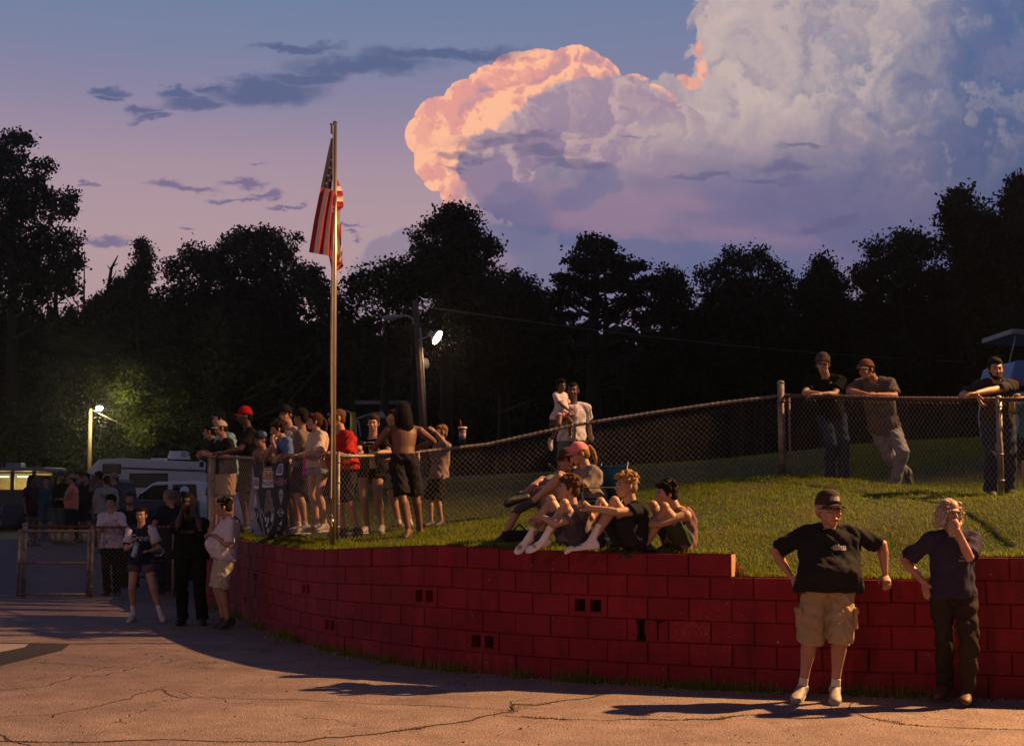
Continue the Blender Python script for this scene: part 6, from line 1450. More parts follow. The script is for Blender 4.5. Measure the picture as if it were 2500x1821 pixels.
# --- father and child behind the fence
fa = person('smiling man in white shirt and jean shorts holding a little girl behind the fence', 20.0, (1396, 1080), (1399, 984), 'adults behind the middle fence', h=1.82, ty=4, fy=10, fp=0, Wr=(1384, 1018, -.20), Er=(1346, 1020, .0), Wl=(1442, 1060, -.02), El=(1436, 1024, .03), hr=(1400, 1014, -.24), Ar=(1380, 1222, 0), Al=(1412, 1224, 0),
    skin_c=SK['dark'], top=('tee', (.66, .64, .66)), bot=('shorts', (.14, .18, .24)), shoe=(.3, .3, .3), hair=('buzz', HK), vox=.0095, w=1.08, sh=1.05, short_len=1.1, hem=.0)
ki = person('little girl in white shirt and pink shorts carried on the arm of a man', 19.85, (1372, 1004), (1367, 958), None, h=1.06, ty=-40, hy=-60, fy=-22, fp=-4, H=(1371, 942, -.02), Wl=(1398, 1000, -.05), Wr=(1392, 1004, -.16), Ar=(1346, 1074, -.14), Kr=(1366, 1032, -.22), Al=(1392, 1066, .0), Kl=(1396, 1030, -.2), Tr=(1350, 1090, -.2), 
    skin_c=SK['brown'], top=('tee', (.64, .60, .58)), bot=('shorts', (.60, .30, .42)), shoe=(.45, .40, .30), hair=('ponytail', HK), vox=.0085, dh=.30, fem=True, w=1.05, short_len=.5, sleeve=.6)
# --- men on the upper fence
m4 = person('young man in black shirt and grey trucker cap leaning on the upper fence', 18.45, (2034, 1040), (2014, 917, -.30), g4, h=1.80, ty=12, hy=-10, fy=14, fp=-8, Wr=(2010, 962, -.60), Er=(1968, 960, -.45), Wl=(1998, 963, -.62), El=(2047, 958, -.45), Ar=(2026, 1160, 0), Al=(2060, 1166, -.05), H=(2009, 890, -.36),
    skin_c=SK['fair'], top=('tee', (.010, .010, .012)), bot=('pants', (.022, .040, .085)), shoe=(.04, .03, .02), hair=('messy', (.16, .09, .05)), cap=dict(col=(.085, .065, .065), patch=((.22, .11, .06), .028, .035), mesh=(.10, .085, .085), tall=True), vox=.0085, sleeve=.62, hl=(1972, 964, -.62), hr=(2036, 964, -.6))
c, r, u, f = chest(m4, .06, .80); project('emblem', blot([[(-.02, -.01), (.02, .008), (.012, .012), (-.008, .006)]]), c, r, u, f, m4['shirt'], lg, m4['shirt'])
m3 = person('man in grey shirt, light jeans and brown cap with blue sunglasses leaning on the fence', 18.15, (2160, 1045), (2133, 924, -.32), g4, h=1.80, ty=18, hy=-12, fy=52, fp=-4, Wr=(2116, 962, -.62), Er=(2058, 962, -.5), Wl=(2140, 963, -.66), El=(2194, 960, -.5), H=(2115, 903, -.4), Al=(2186, 1180, -.1), Ar=(2212, 1152, .35), Kr=(2148, 1110, -.2), Tr=(2214, 1168, .30),
    skin_c=SK['ruddy'], top=('tee', (.12, .10, .105)), bot=('pants', (.26, .26, .31)), shoe=(.06, .04, .03), hair=('short', HB), cap=dict(col=(.17, .075, .045), brim_col=(.22, .16, .12)), cap_glasses=((.015, .015, .02), (.02, .05, .5)), vox=.0085, w=1.18, sh=1.06, sleeve=.75, hr=(2144, 958, -.62), hl=(2112, 964, -.66))
m2 = person('bearded man in charcoal shirt and dark jeans, arms folded over the fence', 15.95, (2436, 1058), (2431, 929, -.28), g4, h=1.76, ty=6, hy=0, fy=4, fp=-6, Wr=(2386, 966, -.60), Er=(2349, 972, -.5), Wl=(2380, 960, -.62), El=(2452, 964, -.5), H=(2431, 901, -.36), Ar=(2418, 1194, -.05), Al=(2462, 1194, .0), hr=(2392, 980, -.62), hl=(2366, 962, -.62),
    skin_c=SK['fair'], top=('tee', (.035, .033, .040)), bot=('pants', (.028, .040, .085)), shoe=(.03, .02, .02), hair=('short', HK), beard=((.015, .010, .008), .03), vox=.0085, w=1.05, sleeve=.72)
m1 = person('child in teal shirt gripping the fence at the right edge of the picture', 15.6, (2520, 1090), (2520, 985, -.1), g4, h=1.42, ty=20, fy=30, Wr=(2473, 972, -.40), Er=(2460, 1012, -.2), Wl=(2505, 975, -.42), hr=(2478, 966, -.44), skin_c=SK['fair'], top=('tee', (.03, .16, .20)), bot=('shorts', BLK), hair=('short', HB), vox=.009, dh=.08, Ar=(2505, 1200, 0), Al=(2535, 1200, 0))
# --- the crowd on the left fence, from the flagpole outwards
def D_at(px): return float(np.interp(px, [500, 560, 620, 700, 760, 822, 915, 1020], [23.9, 22.3, 20.7, 19.25, 18.3, 17.6, 18.15, 18.7]))
dr = person('shirtless man with long dreadlocks seen from behind, leaning on the fence barefoot', 18.1, (985, 1124), (987, 1038, .10), g2, h=1.80, ty=166, hy=170, fy=140, fp=-6, H=(982, 1008, .12), Wl=(922, 1098, .35), El=(938, 1066, .1), Wr=(1022, 1090, .48), Er=(1030, 1060, .2), Al=(996, 1290, -.15), Ar=(1026, 1290, .12), Tr=(1041, 1299, .0), Tl=(984, 1298, -.3), hl=(912, 1102, .5), hr=(1018, 1098, .6),
    skin_c=SK['brown'], top=('none', BLK), bot=('shorts', (.022, .020, .024)), shoe=None, hair=('dreads', (.014, .009, .008)), vox=.008, sh=1.12, short_len=1.0, eyes=False)
wb = person('woman in black printed shirt and bead necklace leaning on the fence', 19.0, (903, 1166), (911, 1066, -.12), g2, h=1.70, ty=14, hy=10, fy=4, fp=-4, H=(911, 1033, -.16), Wr=(884, 1104, -.55), Er=(872, 1094, -.2), Wl=(918, 1104, -.55), El=(948, 1090, -.2), hr=(872, 1108, -.6), hl=(900, 1107, -.6), Ar=(896, 1284, 0), Al=(932, 1284, 0),
    skin_c=SK['fair'], top=('tee', (.012, .011, .013)), bot=('shorts', (.015, .014, .015)), shoe=(.40, .38, .36), hair=('ponytail', (.06, .03, .02)), vox=.0085, fem=True, w=1.15, short_len=.35, neck_chain=((.5, .48, .45), .03), hem=-.05)
c, r, u, f = chest(wb, 0, .62); project('lettering', text_mesh('T', .11), c, r, u, f, wb['shirt'], lg, wb['shirt']); project('print', blot([[(-.07, .0), (.07, .0), (.06, .012), (-.06, .012)]]), c + u * .075, r, u, f, wb['shirt'], lg, wb['shirt'])
gm = person('tall man with white framed glasses mostly hidden behind the dreadlocked man', 19.9, (980, 1140), (972, 1052), g2, h=1.84, ty=60, fy=66, H=(962, 1021, -.02), skin_c=SK['ruddy'], top=('tee', (.013, .013, .015)), bot=('shorts', (.20, .18, .16)), shoe=(.12, .1, .1), sock=(.6, .6, .6), hair=('short', HB), glasses=((.6, .6, .6),), vox=.011, Wl=(955, 1120, -.3), Ar=(975, 1280, 0), Al=(1003, 1282, -.1))
bo = person('blond boy in pink grey shirt shielding his eyes with one hand', 19.35, (1068, 1188), (1080, 1082), g2, h=1.36, ty=52, hy=40, fy=58, fp=2, H=(1076, 1056, -.02), Wl=(1063, 1054, -.26), El=(1090, 1086, -.28), hl=(1047, 1042, -.28), pl=(.2, .6, -.4), cl=.25, Wr=(1052, 1112, .05), Er=(1055, 1130, .2), Al=(1078, 1272, -.05), Ar=(1053, 1274, .08),
    skin_c=SK['fair'], top=('tee', (.30, .21, .20)), bot=('shorts', (.012, .012, .014)), shoe=(.05, .05, .05), hair=('short', (.30, .17, .07)), vox=.0085, dh=.10, short_len=1.0, sleeve=.7)
rd = person('large man in red shirt and black shorts right behind the flagpole', 18.15, (842, 1160), (834, 1054, -.05), g2, h=1.80, ty=58, hy=50, fy=70, fp=0, H=(822, 1022, -.08), Wl=(800, 1106, -.42), El=(838, 1104, -.35), Wr=(792, 1106, .1), Er=(815, 1105, .25), hl=(785, 1110, -.38), Al=(872, 1290, -.05), Ar=(838, 1292, .05),
    skin_c=SK['ruddy'], top=('tee', (.36, .022, .016)), bot=('shorts', (.016, .016, .02)), shoe=(.02, .02, .02), hair=('buzz', (.16, .07, .035)), vox=.0085, w=1.38, belly=.08, sh=1.1, sleeve=.8, short_len=1.05, cap_glasses=((.05, .05, .05), (.2, .2, .2)))
wc = person('brown haired woman in cream shirt and denim shorts leaning left of the flagpole', 18.7, (779, 1140), (774, 1054, -.08), g2, h=1.66, ty=56, hy=40, fy=72, fp=0, H=(767, 1030, -.1), Wl=(730, 1110, -.30), El=(768, 1108, -.34), Wr=(742, 1108, -.1), Er=(755, 1105, .1), hl=(718, 1112, -.3), Al=(793, 1280, -.05), Ar=(775, 1282, .05),
    skin_c=SK['fair'], top=('tee', (.58, .48, .38)), bot=('shorts', (.26, .28, .32)), shoe=(.3, .28, .26), hair=('ponytail', (.07, .03, .018)), vox=.0085, fem=True, w=1.12, sleeve=.85, short_len=.35, hem=-.02)
ol = person('young man in olive shirt and black cap looking away, left of the woman in cream', 19.3, (742, 1140), (737, 1052, -.05), g2, h=1.78, ty=90, hy=60, fy=112, fp=0, H=(735, 1020, -.06), Wl=(706, 1112, -.25), El=(738, 1108, -.25), Wr=(700, 1112, 0), hl=(694, 1116, -.25), Al=(746, 1284, 0), Ar=(730, 1286, .1), skin_c=SK['tan'], top=('tee', (.17, .14, .11)), bot=('shorts', BLK), shoe=(.3, .3, .3), sock=(.5, .5, .5), hair=('short', HB), cap=dict(col=(.013, .012, .014), brim_col=(.08, .08, .09)), vox=.009)
cr_ = person('teenage boy in cream shirt and black cap standing behind the boy in blue', 20.3, (708, 1150), (708, 1046, -.05), g2, h=1.84, ty=30, fy=24, fp=4, H=(697, 1013, -.1), Wr=(650, 1116, -.4), Er=(653, 1085, -.2), hr=(648, 1124, -.4), Wl=(720, 1118, -.2), skin_c=SK['ruddy'], top=('tee', (.56, .45, .36)), bot=('shorts', BLK), hair=('short', HB), cap=dict(col=(.013, .012, .014)), vox=.009, Ar=(690, 1285, 0), Al=(715, 1285, 0))
bl = person('boy in light blue shirt resting his mouth on his fist on the fence', 19.95, (705, 1148), (691, 1070, -.15), g2, h=1.70, ty=58, hy=40, fy=70, fp=-14, H=(677, 1048, -.2), Wr=(664, 1076, -.40), Er=(667, 1116, -.45), hr=(664, 1066, -.36), cr=1.2, pr=(.5, .6, 0), Wl=(682, 1113, -.52), El=(699, 1100, -.35), hl=(677, 1120, -.52), Ar=(700, 1290, 0), Al=(722, 1290, 0), skin_c=SK['fair'], top=('tee', (.12, .20, .42)), bot=('shorts', BLK), hair=('messy', (.028, .016, .012)), vox=.0085, hunch=.07, sleeve=.75)
tr_ = person('child in blue and white trucker cap and glasses peering low over the fence', 20.7, (650, 1170), (644, 1098, -.05), g2, h=1.45, ty=35, fy=40, fp=-12, H=(636, 1074, -.1), Wr=(628, 1114, -.3), hr=(624, 1120, -.32), Wl=(652, 1116, -.3), skin_c=SK['tan'], top=('tee', (.25, .20, .14)), bot=('shorts', GREY), hair=('short', HB), cap=dict(col=(.03, .035, .06), mesh=(.10, .22, .50), tall=True), glasses=((.5, .5, .5),), vox=.009, dh=.08, Ar=(640, 1285, 0), Al=(660, 1285, 0))
rc_ = person('man in black shirt, silver chain and red flat brimmed cap reaching along the fence', 21.7, (612, 1145), (606, 1047, -.08), g2, h=1.86, ty=62, hy=50, fy=76, fp=-2, H=(598, 1017, -.1), Wl=(543, 1106, -.35), El=(588, 1108, -.38), Wr=(548, 1104, -.1), hl=(530, 1104, -.35), Er=(580, 1104, .1), Al=(618, 1280, 0), Ar=(602, 1280, .1), skin_c=SK['dark'], top=('tee', (.013, .012, .014)), bot=('shorts', (.03, .03, .035)), hair=('buzz', HK), cap=dict(col=(.36, .012, .02), patch=((.6, .55, .55), .014, .045), tall=True), glasses=((.55, .5, .42),), neck_chain=((.5, .46, .4), .14), vox=.009, w=1.12)
wcap = person('man in cream cap with sunglasses on the brim and black shirt at the fence corner', 22.6, (552, 1148), (547, 1072, -.08), g2, h=1.72, ty=50, hy=40, fy=66, fp=-8, H=(539, 1046, -.12), Wl=(530, 1106, -.35), El=(559, 1098, -.3), Wr=(516, 1108, -.2), Er=(520, 1096, 0), hl=(520, 1108, -.35), Al=(555, 1280, 0), Ar=(540, 1280, 0), skin_c=SK['ruddy'], top=('tee', (.016, .016, .022)), bot=('shorts', (.42, .30, .20)), hair=('short', HB), cap=dict(col=(.50, .42, .34)), cap_glasses=((.02, .02, .02), (.02, .02, .03)), vox=.009, w=1.1)
mint = person('man with sunglasses on his head in mint and white shirt behind the cream cap', 23.3, (556, 1150), (549, 1058, 0), g2, h=1.80, ty=50, fy=60, H=(534, 1025, -.05), Wr=(520, 1108, -.3), skin_c=SK['ruddy'], top=('tee', (.26, .46, .44)), bot=('shorts', GREY), hair=('short', HK), cap_glasses=((.02, .02, .02), (.02, .02, .03)), vox=.011, w=1.25, detail=False, Ar=(540, 1280, 0), Al=(565, 1280, 0))
lb = person('grey bearded man in dark shirt with a can, leftmost at the fence corner', 23.9, (522, 1148), (520, 1074, -.1), g2, h=1.72, ty=70, fy=84, fp=-6, H=(511, 1054, -.12), Wl=(494, 1102, -.3), El=(512, 1104, -.2), Wr=(494, 1112, 0), hl=(488, 1110, -.3), skin_c=SK['ruddy'], top=('tee', (.02, .02, .03)), bot=('shorts', (.08, .07, .06)), hair=('short', HK), beard=((.30, .30, .30), .02), vox=.010, Ar=(515, 1285, 0), Al=(525, 1285, 0))
# --- people on the lower road
gr = person('girl in navy baseball shirt with white sleeves holding a blue bottle', 20.2, (345, 1378), (345, 1284), g3, h=1.63, ty=2, fy=4, fp=0, H=(345, 1258, -.03), Wr=(328, 1328, -.22), Er=(306, 1338, -.02), hr=(336, 1322, -.3), cr=.9, Wl=(364, 1346, -.20), El=(386, 1332, .02), hl=(356, 1344, -.28), Ar=(326, 1500, 0), Al=(393, 1500, .0), Tr=(312, 1508, -.2), Tl=(398, 1506, -.25),
    skin_c=SK['fair'], top=('tee', (.018, .024, .055)), bot=('shorts', (.09, .09, .10)), shoe=(.50, .46, .44), sock=(.66, .64, .70, 1), hair=('under_cap', HK), vox=.0085, fem=True, w=1.0, short_len=.42, sleeve=.7, hem=-.06)
c, r, u, f = chest(gr, 0, .66); project('lettering', text_mesh('Greer', .135, shear=.35), c, r, u, f, gr['shirt'], mat('print_pale_blue', (.36, .46, .60), .7), gr['shirt'])
for sd in 'rl':
    a, b, c_ = gr['arms'][sd]; k_ = gr['k']; C = MB(); e_ = a.lerp(b, .68); C.tube([a.lerp(gr['Ne'], .35) + Vector((0, 0, .035)), a + Vector((0, -.0, .012)), a.lerp(b, .4), e_], [.040, .074, .0725, .080], 14); C.build('sleeve_stripe', cloth((.60, .60, .68)), gr['shirt'], smooth=True)
wt = person('man in white shirt and beige shorts wiping his face, standing by the wall corner', 19.1, (548, 1375), (560, 1264), g3, h=1.80, ty=72, hy=66, fy=80, fp=-4, H=(545, 1238, -.02), Wr=(521, 1268, .05), Er=(512, 1300, .1), hr=(523, 1246, .0), pr=(.9, 0, .1), Wl=(522, 1306, -.18), El=(556, 1316, -.22), hl=(512, 1304, -.2), cl=1.0, Al=(556, 1512, -.08), Ar=(546, 1508, .10), Tl=(536, 1522, -.12), Tr=(530, 1516, .06),
    skin_c=SK['tan'], top=('tee', (.66, .62, .66)), bot=('shorts', (.46, .42, .34)), shoe=(.03, .028, .03), hair=('short', HB), cap_glasses=((.3, .3, .3),), vox=.0085, w=1.18, belly=.14, sleeve=.85, short_len=1.0)
bk = person('tall man in black with patched cap and raised arms, holding something to his face', 19.7, (466, 1372), (462, 1264), g3, h=1.90, ty=-4, fy=2, fp=2, H=(460, 1234, -.04), Wr=(446, 1244, -.22), Er=(420, 1306, -.1), Wl=(478, 1246, -.22), El=(502, 1302, -.05), hr=(452, 1236, -.22), hl=(472, 1238, -.22), cr=.9, cl=.9, pr=(0, 1, 0), pl=(0, 1, 0), Ar=(446, 1504, 0), Al=(494, 1504, 0),
    skin_c=(.06, .032, .022), top=('tee', (.010, .010, .014)), bot=('pants', (.010, .010, .013)), shoe=(.012, .012, .012), hair=('under_cap', HK), cap=dict(col=(.014, .012, .012), patch=((.30, .17, .08), .036, .035), tall=True), vox=.0085, w=1.22, sleeve=.95, hem=-.12)
c, r, u, f = chest(bk, 0, .62); project('lettering', text_mesh('Racer', .075, shear=.35), c, r, u, f, bk['shirt'], mat('print_grey', (.14, .14, .17), .8), bk['shirt'])
tn = person('curly haired teenager in white graphic shirt, hands on the low fence', 25.6, (273, 1338), (272, 1252, -.03), g3, h=1.76, ty=-4, fy=2, fp=-6, H=(270, 1226, -.06), Wr=(256, 1280, -.35), Er=(240, 1285, -.05), Wl=(288, 1280, -.35), El=(304, 1284, -.05), hr=(258, 1284, -.38), hl=(284, 1284, -.38), Ar=(262, 1442, 0), Al=(286, 1442, 0), skin_c=SK['fair'], top=('tee', (.62, .60, .68)), bot=('pants', (.014, .014, .018)), shoe=(.02, .02, .02), hair=('curly', HK), vox=.0095, w=1.12, sleeve=.85, hem=-.05)
r0 = random.Random(4); c, r, u, f = chest(tn, 0, .62); lm = []
for i in range(26):
    x = r0.uniform(-.13, .13); y = r0.choice([-.30, -.33, -.27, .02, .05, -.02]) + r0.uniform(-.02, .02); w_ = r0.uniform(.006, .012); h_ = r0.uniform(.02, .05); s_ = r0.uniform(-.03, .03); lm.append([(x, y), (x + w_, y), (x + w_ + s_, y + h_), (x + s_, y + h_)])
project('print', blot(lm), c, r, u, f, tn['shirt'], mat('print_ink', (.03, .03, .06), .8), tn['shirt'])
person('dark shirted bearded man behind the teenager in white', 27.2, (320, 1330), (317, 1243), g3, h=1.80, ty=-12, fy=-10, fp=-2, H=(317, 1218, -.03), skin_c=SK['ruddy'], top=('tee', (.012, .012, .015)), bot=('pants', BLK), hair=('short', HK), beard=((.03, .02, .015), .02), vox=.011, w=1.25, detail=False, Ar=(305, 1428, 0), Al=(330, 1428, 0))
person('grey haired man in navy shirt seen from behind leaning on the low fence', 25.7, (404, 1340), (417, 1236, -.05), g3, h=1.82, ty=140, hy=160, fy=118, fp=0, H=(411, 1211, -.05), Wl=(384, 1278, .0), El=(382, 1276, -.1), hl=(372, 1280, .1), Wr=(425, 1290, .3), skin_c=SK['ruddy'], top=('tee', (.014, .016, .030)), bot=('pants', (.014, .015, .024)), shoe=(.02, .02, .02), hair=('buzz', HG), vox=.0095, w=1.1, Ar=(418, 1440, 0), Al=(396, 1440, 0))
def stand(label, px, D, h, ty, fy=None, group=g5, **kw):
    k = h / 1.75; x = at(px, 1215, D).x; z = gz(x, D); P = px_of((x, D, z + .93 * k)); N = px_of((x, D, z + 1.44 * k))
    a = dict(vox=.014, detail=False, hair=('short', HK), skin_c=SK['tan']); a.update(kw)
    f = fvec(ty); r = f.cross(Vector((0, 0, 1)))
    for sd, s in (('Ar', 1), ('Al', -1)):
        if sd not in a: q = px_of(Vector((x, D, z + .085 * k)) + r * s * .13); a[sd] = q
    pose = a.pop('pose', 'down')
    if pose == 'hold': q = Vector((x, D, z + 1.12 * k)) + f * .30; a['Wl'] = (*px_of(q - r * .05)[:2], q.y - D); q2 = q + r * .12; a['Wr'] = (*px_of(q2)[:2], q2.y - D)
    if pose == 'mouth': q = Vector((x, D, z + 1.50 * k)) + f * .16; a['Wl'] = (*px_of(q)[:2], q.y - D); a['hl'] = (-f.x * .1 , f.y * .3, 1)
    for sd, s in (('Ar', 1), ('Al', -1)):
        if len(a[sd]) == 3: q = Vector((x, D, z + .085 * k)) + r * s * .13; a[sd] = (*px_of(q)[:2], q.y - D)
    return person(label, D, P[:2], N[:2], group, h=h, ty=ty, fy=fy, **a)
stand('person in white and teal cap behind the tall man in black', 450, 28.4, 1.86, 170, 175, top=('tee', (.10, .05, .05)), bot=('pants', BLK), cap=dict(col=(.45, .60, .72)))
stand('dark haired person half hidden behind the grey haired man', 430, 29.4, 1.80, 20, 10, top=('tee', (.10, .04, .04)), bot=('pants', BLK), skin_c=SK['brown'])
stand('long haired woman in dark purple top and shorts near the blue pickup', 76, 35.0, 1.74, -60, -70, top=('tee', (.035, .015, .035)), bot=('shorts', (.02, .02, .02)), hair=('long', HK), fem=True, skin_c=SK['brown'], short_len=.5)
stand('bearded man in black shirt and navy cap facing the man in the peach shirt', 145, 35.6, 1.84, -150, -60, top=('tee', (.014, .013, .018)), bot=('shorts', (.12, .13, .15)), cap=dict(col=(.03, .05, .14)), w=1.3, short_len=1.1, beard=((.03, .02, .02), .02))
stand('man in peach shirt and tan cap holding a drink', 176, 35.4, 1.76, 80, 84, top=('tee', (.72, .25, .17)), bot=('shorts', (.02, .022, .04)), cap=dict(col=(.30, .24, .20)), pose='hold', w=1.2, belly=.06, shoe=(.1, .1, .1), short_len=1.05, sleeve=.9)
stand('tall shadowed man in dark clothes right behind the peach shirt', 195, 37.0, 1.86, 60, 60, top=('tee', (.03, .03, .035)), bot=('pants', BLK), w=1.1)
stand('man in dark shirt between the peach shirt and the grey shirt', 210, 36.2, 1.80, 20, 20, top=('tee', (.02, .02, .025)), bot=('shorts', (.03, .03, .05)))
stand('man drinking from a can left of the grey printed shirt', 240, 35.0, 1.84, 70, 80, top=('tee', (.10, .10, .12)), bot=('shorts', (.05, .05, .08)), pose='mouth', skin_c=SK['brown'])
sg = stand('dark haired man seen from behind in a pale grey shirt with a dark back print', 259, 33.0, 1.80, 172, 150, top=('tee', (.30, .31, .33)), bot=('shorts', (.02, .02, .03)), w=1.3, sleeve=.85)
c = sg['Pe'].lerp(sg['Ne'], .72); f = -sg['fT']; r = Vector((1, 0, 0)); r0 = random.Random(8); lm = []
for i in range(16): x, y = r0.gauss(0, .06), r0.gauss(-.03, .06); q = r0.uniform(.015, .035); lm.append([(x + q * cos(a_), y + q * .7 * sin(a_)) for a_ in (0, 1.2, 2.4, 3.6, 4.8)])
project('print', blot(lm), c, r, Vector((0, 0, 1)), f, sg['shirt'], mat('print_olive', (.10, .09, .06), .8), sg['shirt'])
stand('person in white cap half hidden behind the grey printed shirt', 279, 34.6, 1.80, 60, 60, top=('tee', (.05, .05, .06)), bot=('pants', BLK), cap=dict(col=(.25, .23, .22)))
stand('shadowed man by the dark pickup between the woman and the black shirt', 112, 37.5, 1.74, -20, -20, top=('tee', (.02, .10, .13)), bot=('shorts', (.10, .12, .15)))

# ------------------------------------------------------------------ small things people hold or left
def can(loc, label, c1, c2=(.4, .4, .42), r=.033, h=.12, cat='can', name='drink_can'):
    m = MB(); m.lathe(loc, [(r * .8, 0), (r, .006), (r, h - .012), (r * .78, h)], 16); o = m.build(name, mat('can_%d_%d' % (int(c1[0] * 99), int(c1[2] * 99)), c1, .35, .3), smooth=True); tag(o, label, cat)
    m = MB(); m.lathe(Vector(loc) + Vector((0, 0, h * .55)), [(r + .0008, 0), (r + .0008, h * .18)], 16); m.build('band', mat('can_band', c2, .5), o, smooth=True); return o
can(at(492, 1140, 23.4), 'dark blue can held over the fence corner by the grey bearded man', (.012, .02, .08), r=.036, h=.15)
can(at(162, 1212, 35.0), 'pale can held by the man in the peach shirt', (.35, .38, .40))
def phone(c, rz, rx, label, name='phone'):
    m = MB(); m.box((0, 0, 0), (.072, .009, .148)); T = Matrix.Translation(c) @ Matrix.Rotation(rz, 4, 'Z') @ Matrix.Rotation(rx, 4, 'X'); o = m.build(name, mat('phone_black', (.015, .015, .018), .3), bevel=.003, T=T); tag(o, label, 'phone')
    m = MB(); m.box((0, -.0052, 0), (.064, .001, .136)); m.build('screen', mat('phone_glass', (.01, .01, .012), .08, spec=.8), o, T=T)
phone(at(1423, 1221, 13.2), radians(70), radians(-8), 'black phone held up by the blond boy')
phone(at(1352, 1143, 14.35), radians(80), radians(-50), 'phone the woman in the pink cap is looking at')
phone(at(470, 1248, 19.35), radians(10), radians(0), 'dark phone pressed to the ear side of the tall man in black')
# blue bottle
m = MB(); T = Matrix.Translation(at(334, 1330, 19.78)) @ Matrix.Rotation(radians(14), 4, 'Y') @ Matrix.Rotation(pi, 4, 'X') @ Matrix.Rotation(pi, 4, 'X')
m.lathe((0, 0, -.17), [(.0, 0), (.033, .0), (.036, .02), (.036, .13), (.030, .16), (.015, .185), (.0, .185)], 18); bt = m.build('bottle', mat('bottle_blue', (.12, .30, .60), .15, spec=.6, col2=(.35, .5, .7), vscale=30), smooth=True, T=T); tag(bt, 'blue drink bottle with red cap in the hand of the girl in navy', 'bottle')
m = MB(); m.lathe((0, 0, .014), [(.0, 0), (.017, .0), (.017, .025), (.0, .025)], 14); m.build('cap', mat('bottle_cap_red', (.5, .03, .04), .4), bt, smooth=True, T=T)
# soft drink cup on the fence rail
cl_ = at(1129, 1082, 18.78)
m = MB(); m.lathe(cl_, [(.0, 0), (.036, 0), (.056, .20), (.0, .20)], 24); cup = m.build('paper_cup', mat('cup_navy', (.015, .015, .035), .5), smooth=True); tag(cup, 'dark soda cup with white lid and red straw standing on the sloping fence rail', 'cup')
m = MB(); m.lathe(cl_ + Vector((0, 0, .195)), [(.0, 0), (.063, 0), (.063, .014), (.052, .022), (.0, .024)], 24); m.build('lid', mat('lid_white', (.6, .6, .6), .4), cup, smooth=True)
m = MB(); m.tube([cl_ + Vector((-.012, 0, .20)), cl_ + Vector((-.03, 0, .31))], .005, 8); m.build('straw', mat('straw_red', (.5, .02, .03), .4), cup, smooth=True)
def disc_part(nm, y0, y1, m_, dr=.0015, R=.050):
    """slice of the round emblem wrapped on the cup"""
    C = MB(); g = []; n = 14
    for j in range(9):
        yy_ = y0 + (y1 - y0) * j / 8; half = sqrt(max(0, R * R - yy_ * yy_)); z = .115 + yy_; rad = .036 + .020 * z / .20 + dr
        for i in range(n + 1): x = -half + 2 * half * i / n; a_ = x / rad; g.append(cl_ + Vector((rad * sin(a_), -rad * cos(a_), z)))
    C.add(g, [(j * (n + 1) + i, j * (n + 1) + i + 1, (j + 1) * (n + 1) + i + 1, (j + 1) * (n + 1) + i) for j in range(8) for i in range(n)]); C.build(nm, m_, cup)
disc_part('emblem_ring', -.058, .058, lg, .0010, .058); disc_part('emblem_red', .016, .050, mat('emblem_red', (.5, .02, .03), .5)); disc_part('emblem_white', -.018, .016, mat('lid_white', (0, 0, 0))); disc_part('emblem_blue', -.050, -.018, mat('emblem_blue', (.02, .05, .35), .5))
tm = text_mesh('PEPSI', .030)
for v_ in tm.vertices: z = .113 + v_.co.y; rad = .036 + .020 * z / .20 + .0035; a_ = v_.co.x / rad; v_.co = cl_ + Vector((rad * sin(a_), -rad * cos(a_), z))
link('lettering', tm, mat('print_navy', (.01, .01, .03), .6), cup)
# hip clip and lanyard trifles
m = MB(); a = at(743, 1113, 18.0); m.box(a - Vector((0, 0, .10)), (.035, .006, .20)); m.box(a - Vector((.002, 0, .22)), (.05, .01, .05)); wl_ = m.build('wrist_strap', mat('strap_pink', (.55, .02, .28), .6), bevel=.003); tag(wl_, 'bright pink strap hanging over the fence from the wrist of the woman in cream', 'strap')
# bag of snacks
m = MB(); a = at(910, 1108, 18.25); m.box(a, (.10, .05, .12), ry=.2); m.box(a - Vector((.0, 0, .12)), (.09, .05, .13), ry=-.15, taper=.7); sb = m.build('snack_bag', mat('snack_foil', (.55, .50, .38), .35, .4, var=.3, vscale=18, col2=(.30, .28, .02)), bevel=.012); tag(sb, 'crumpled gold and yellow snack bag hanging at the fence rail', 'bag')
# barrels
def barrel(px, D, label, txt=None):
    o_ = at(px, 1215, D); z = gz(o_.x, D); root = empty('barrel', (o_.x, D, z), label, 'barrel', 'blue drums')
    m = MB(); m.lathe((o_.x, D, z), [(.0, 0), (.285, .0), (.295, .02), (.285, .05), (.285, .28), (.298, .30), (.285, .32), (.285, .58), (.298, .60), (.285, .62), (.285, .86), (.295, .88), (.27, .88), (.0, .875)], 32); b_ = m.build('body', mat('drum_blue', (.012, .045, .20), .45), root, smooth=True)
    if txt: project('lettering', text_mesh(txt, .24, shear=.3), Vector((o_.x, D, z + .55)), Vector((1, 0, 0)), Vector((0, 0, 1)), Vector((0, -1, 0)), b_, mat('print_pale', (.30, .40, .42), .6), root)
barrel(370, 29.0, 'blue fuel drum with pale VP letters behind the girl in navy', 'VP'); barrel(98, 38.0, 'plain blue drum standing near the dark pickup')
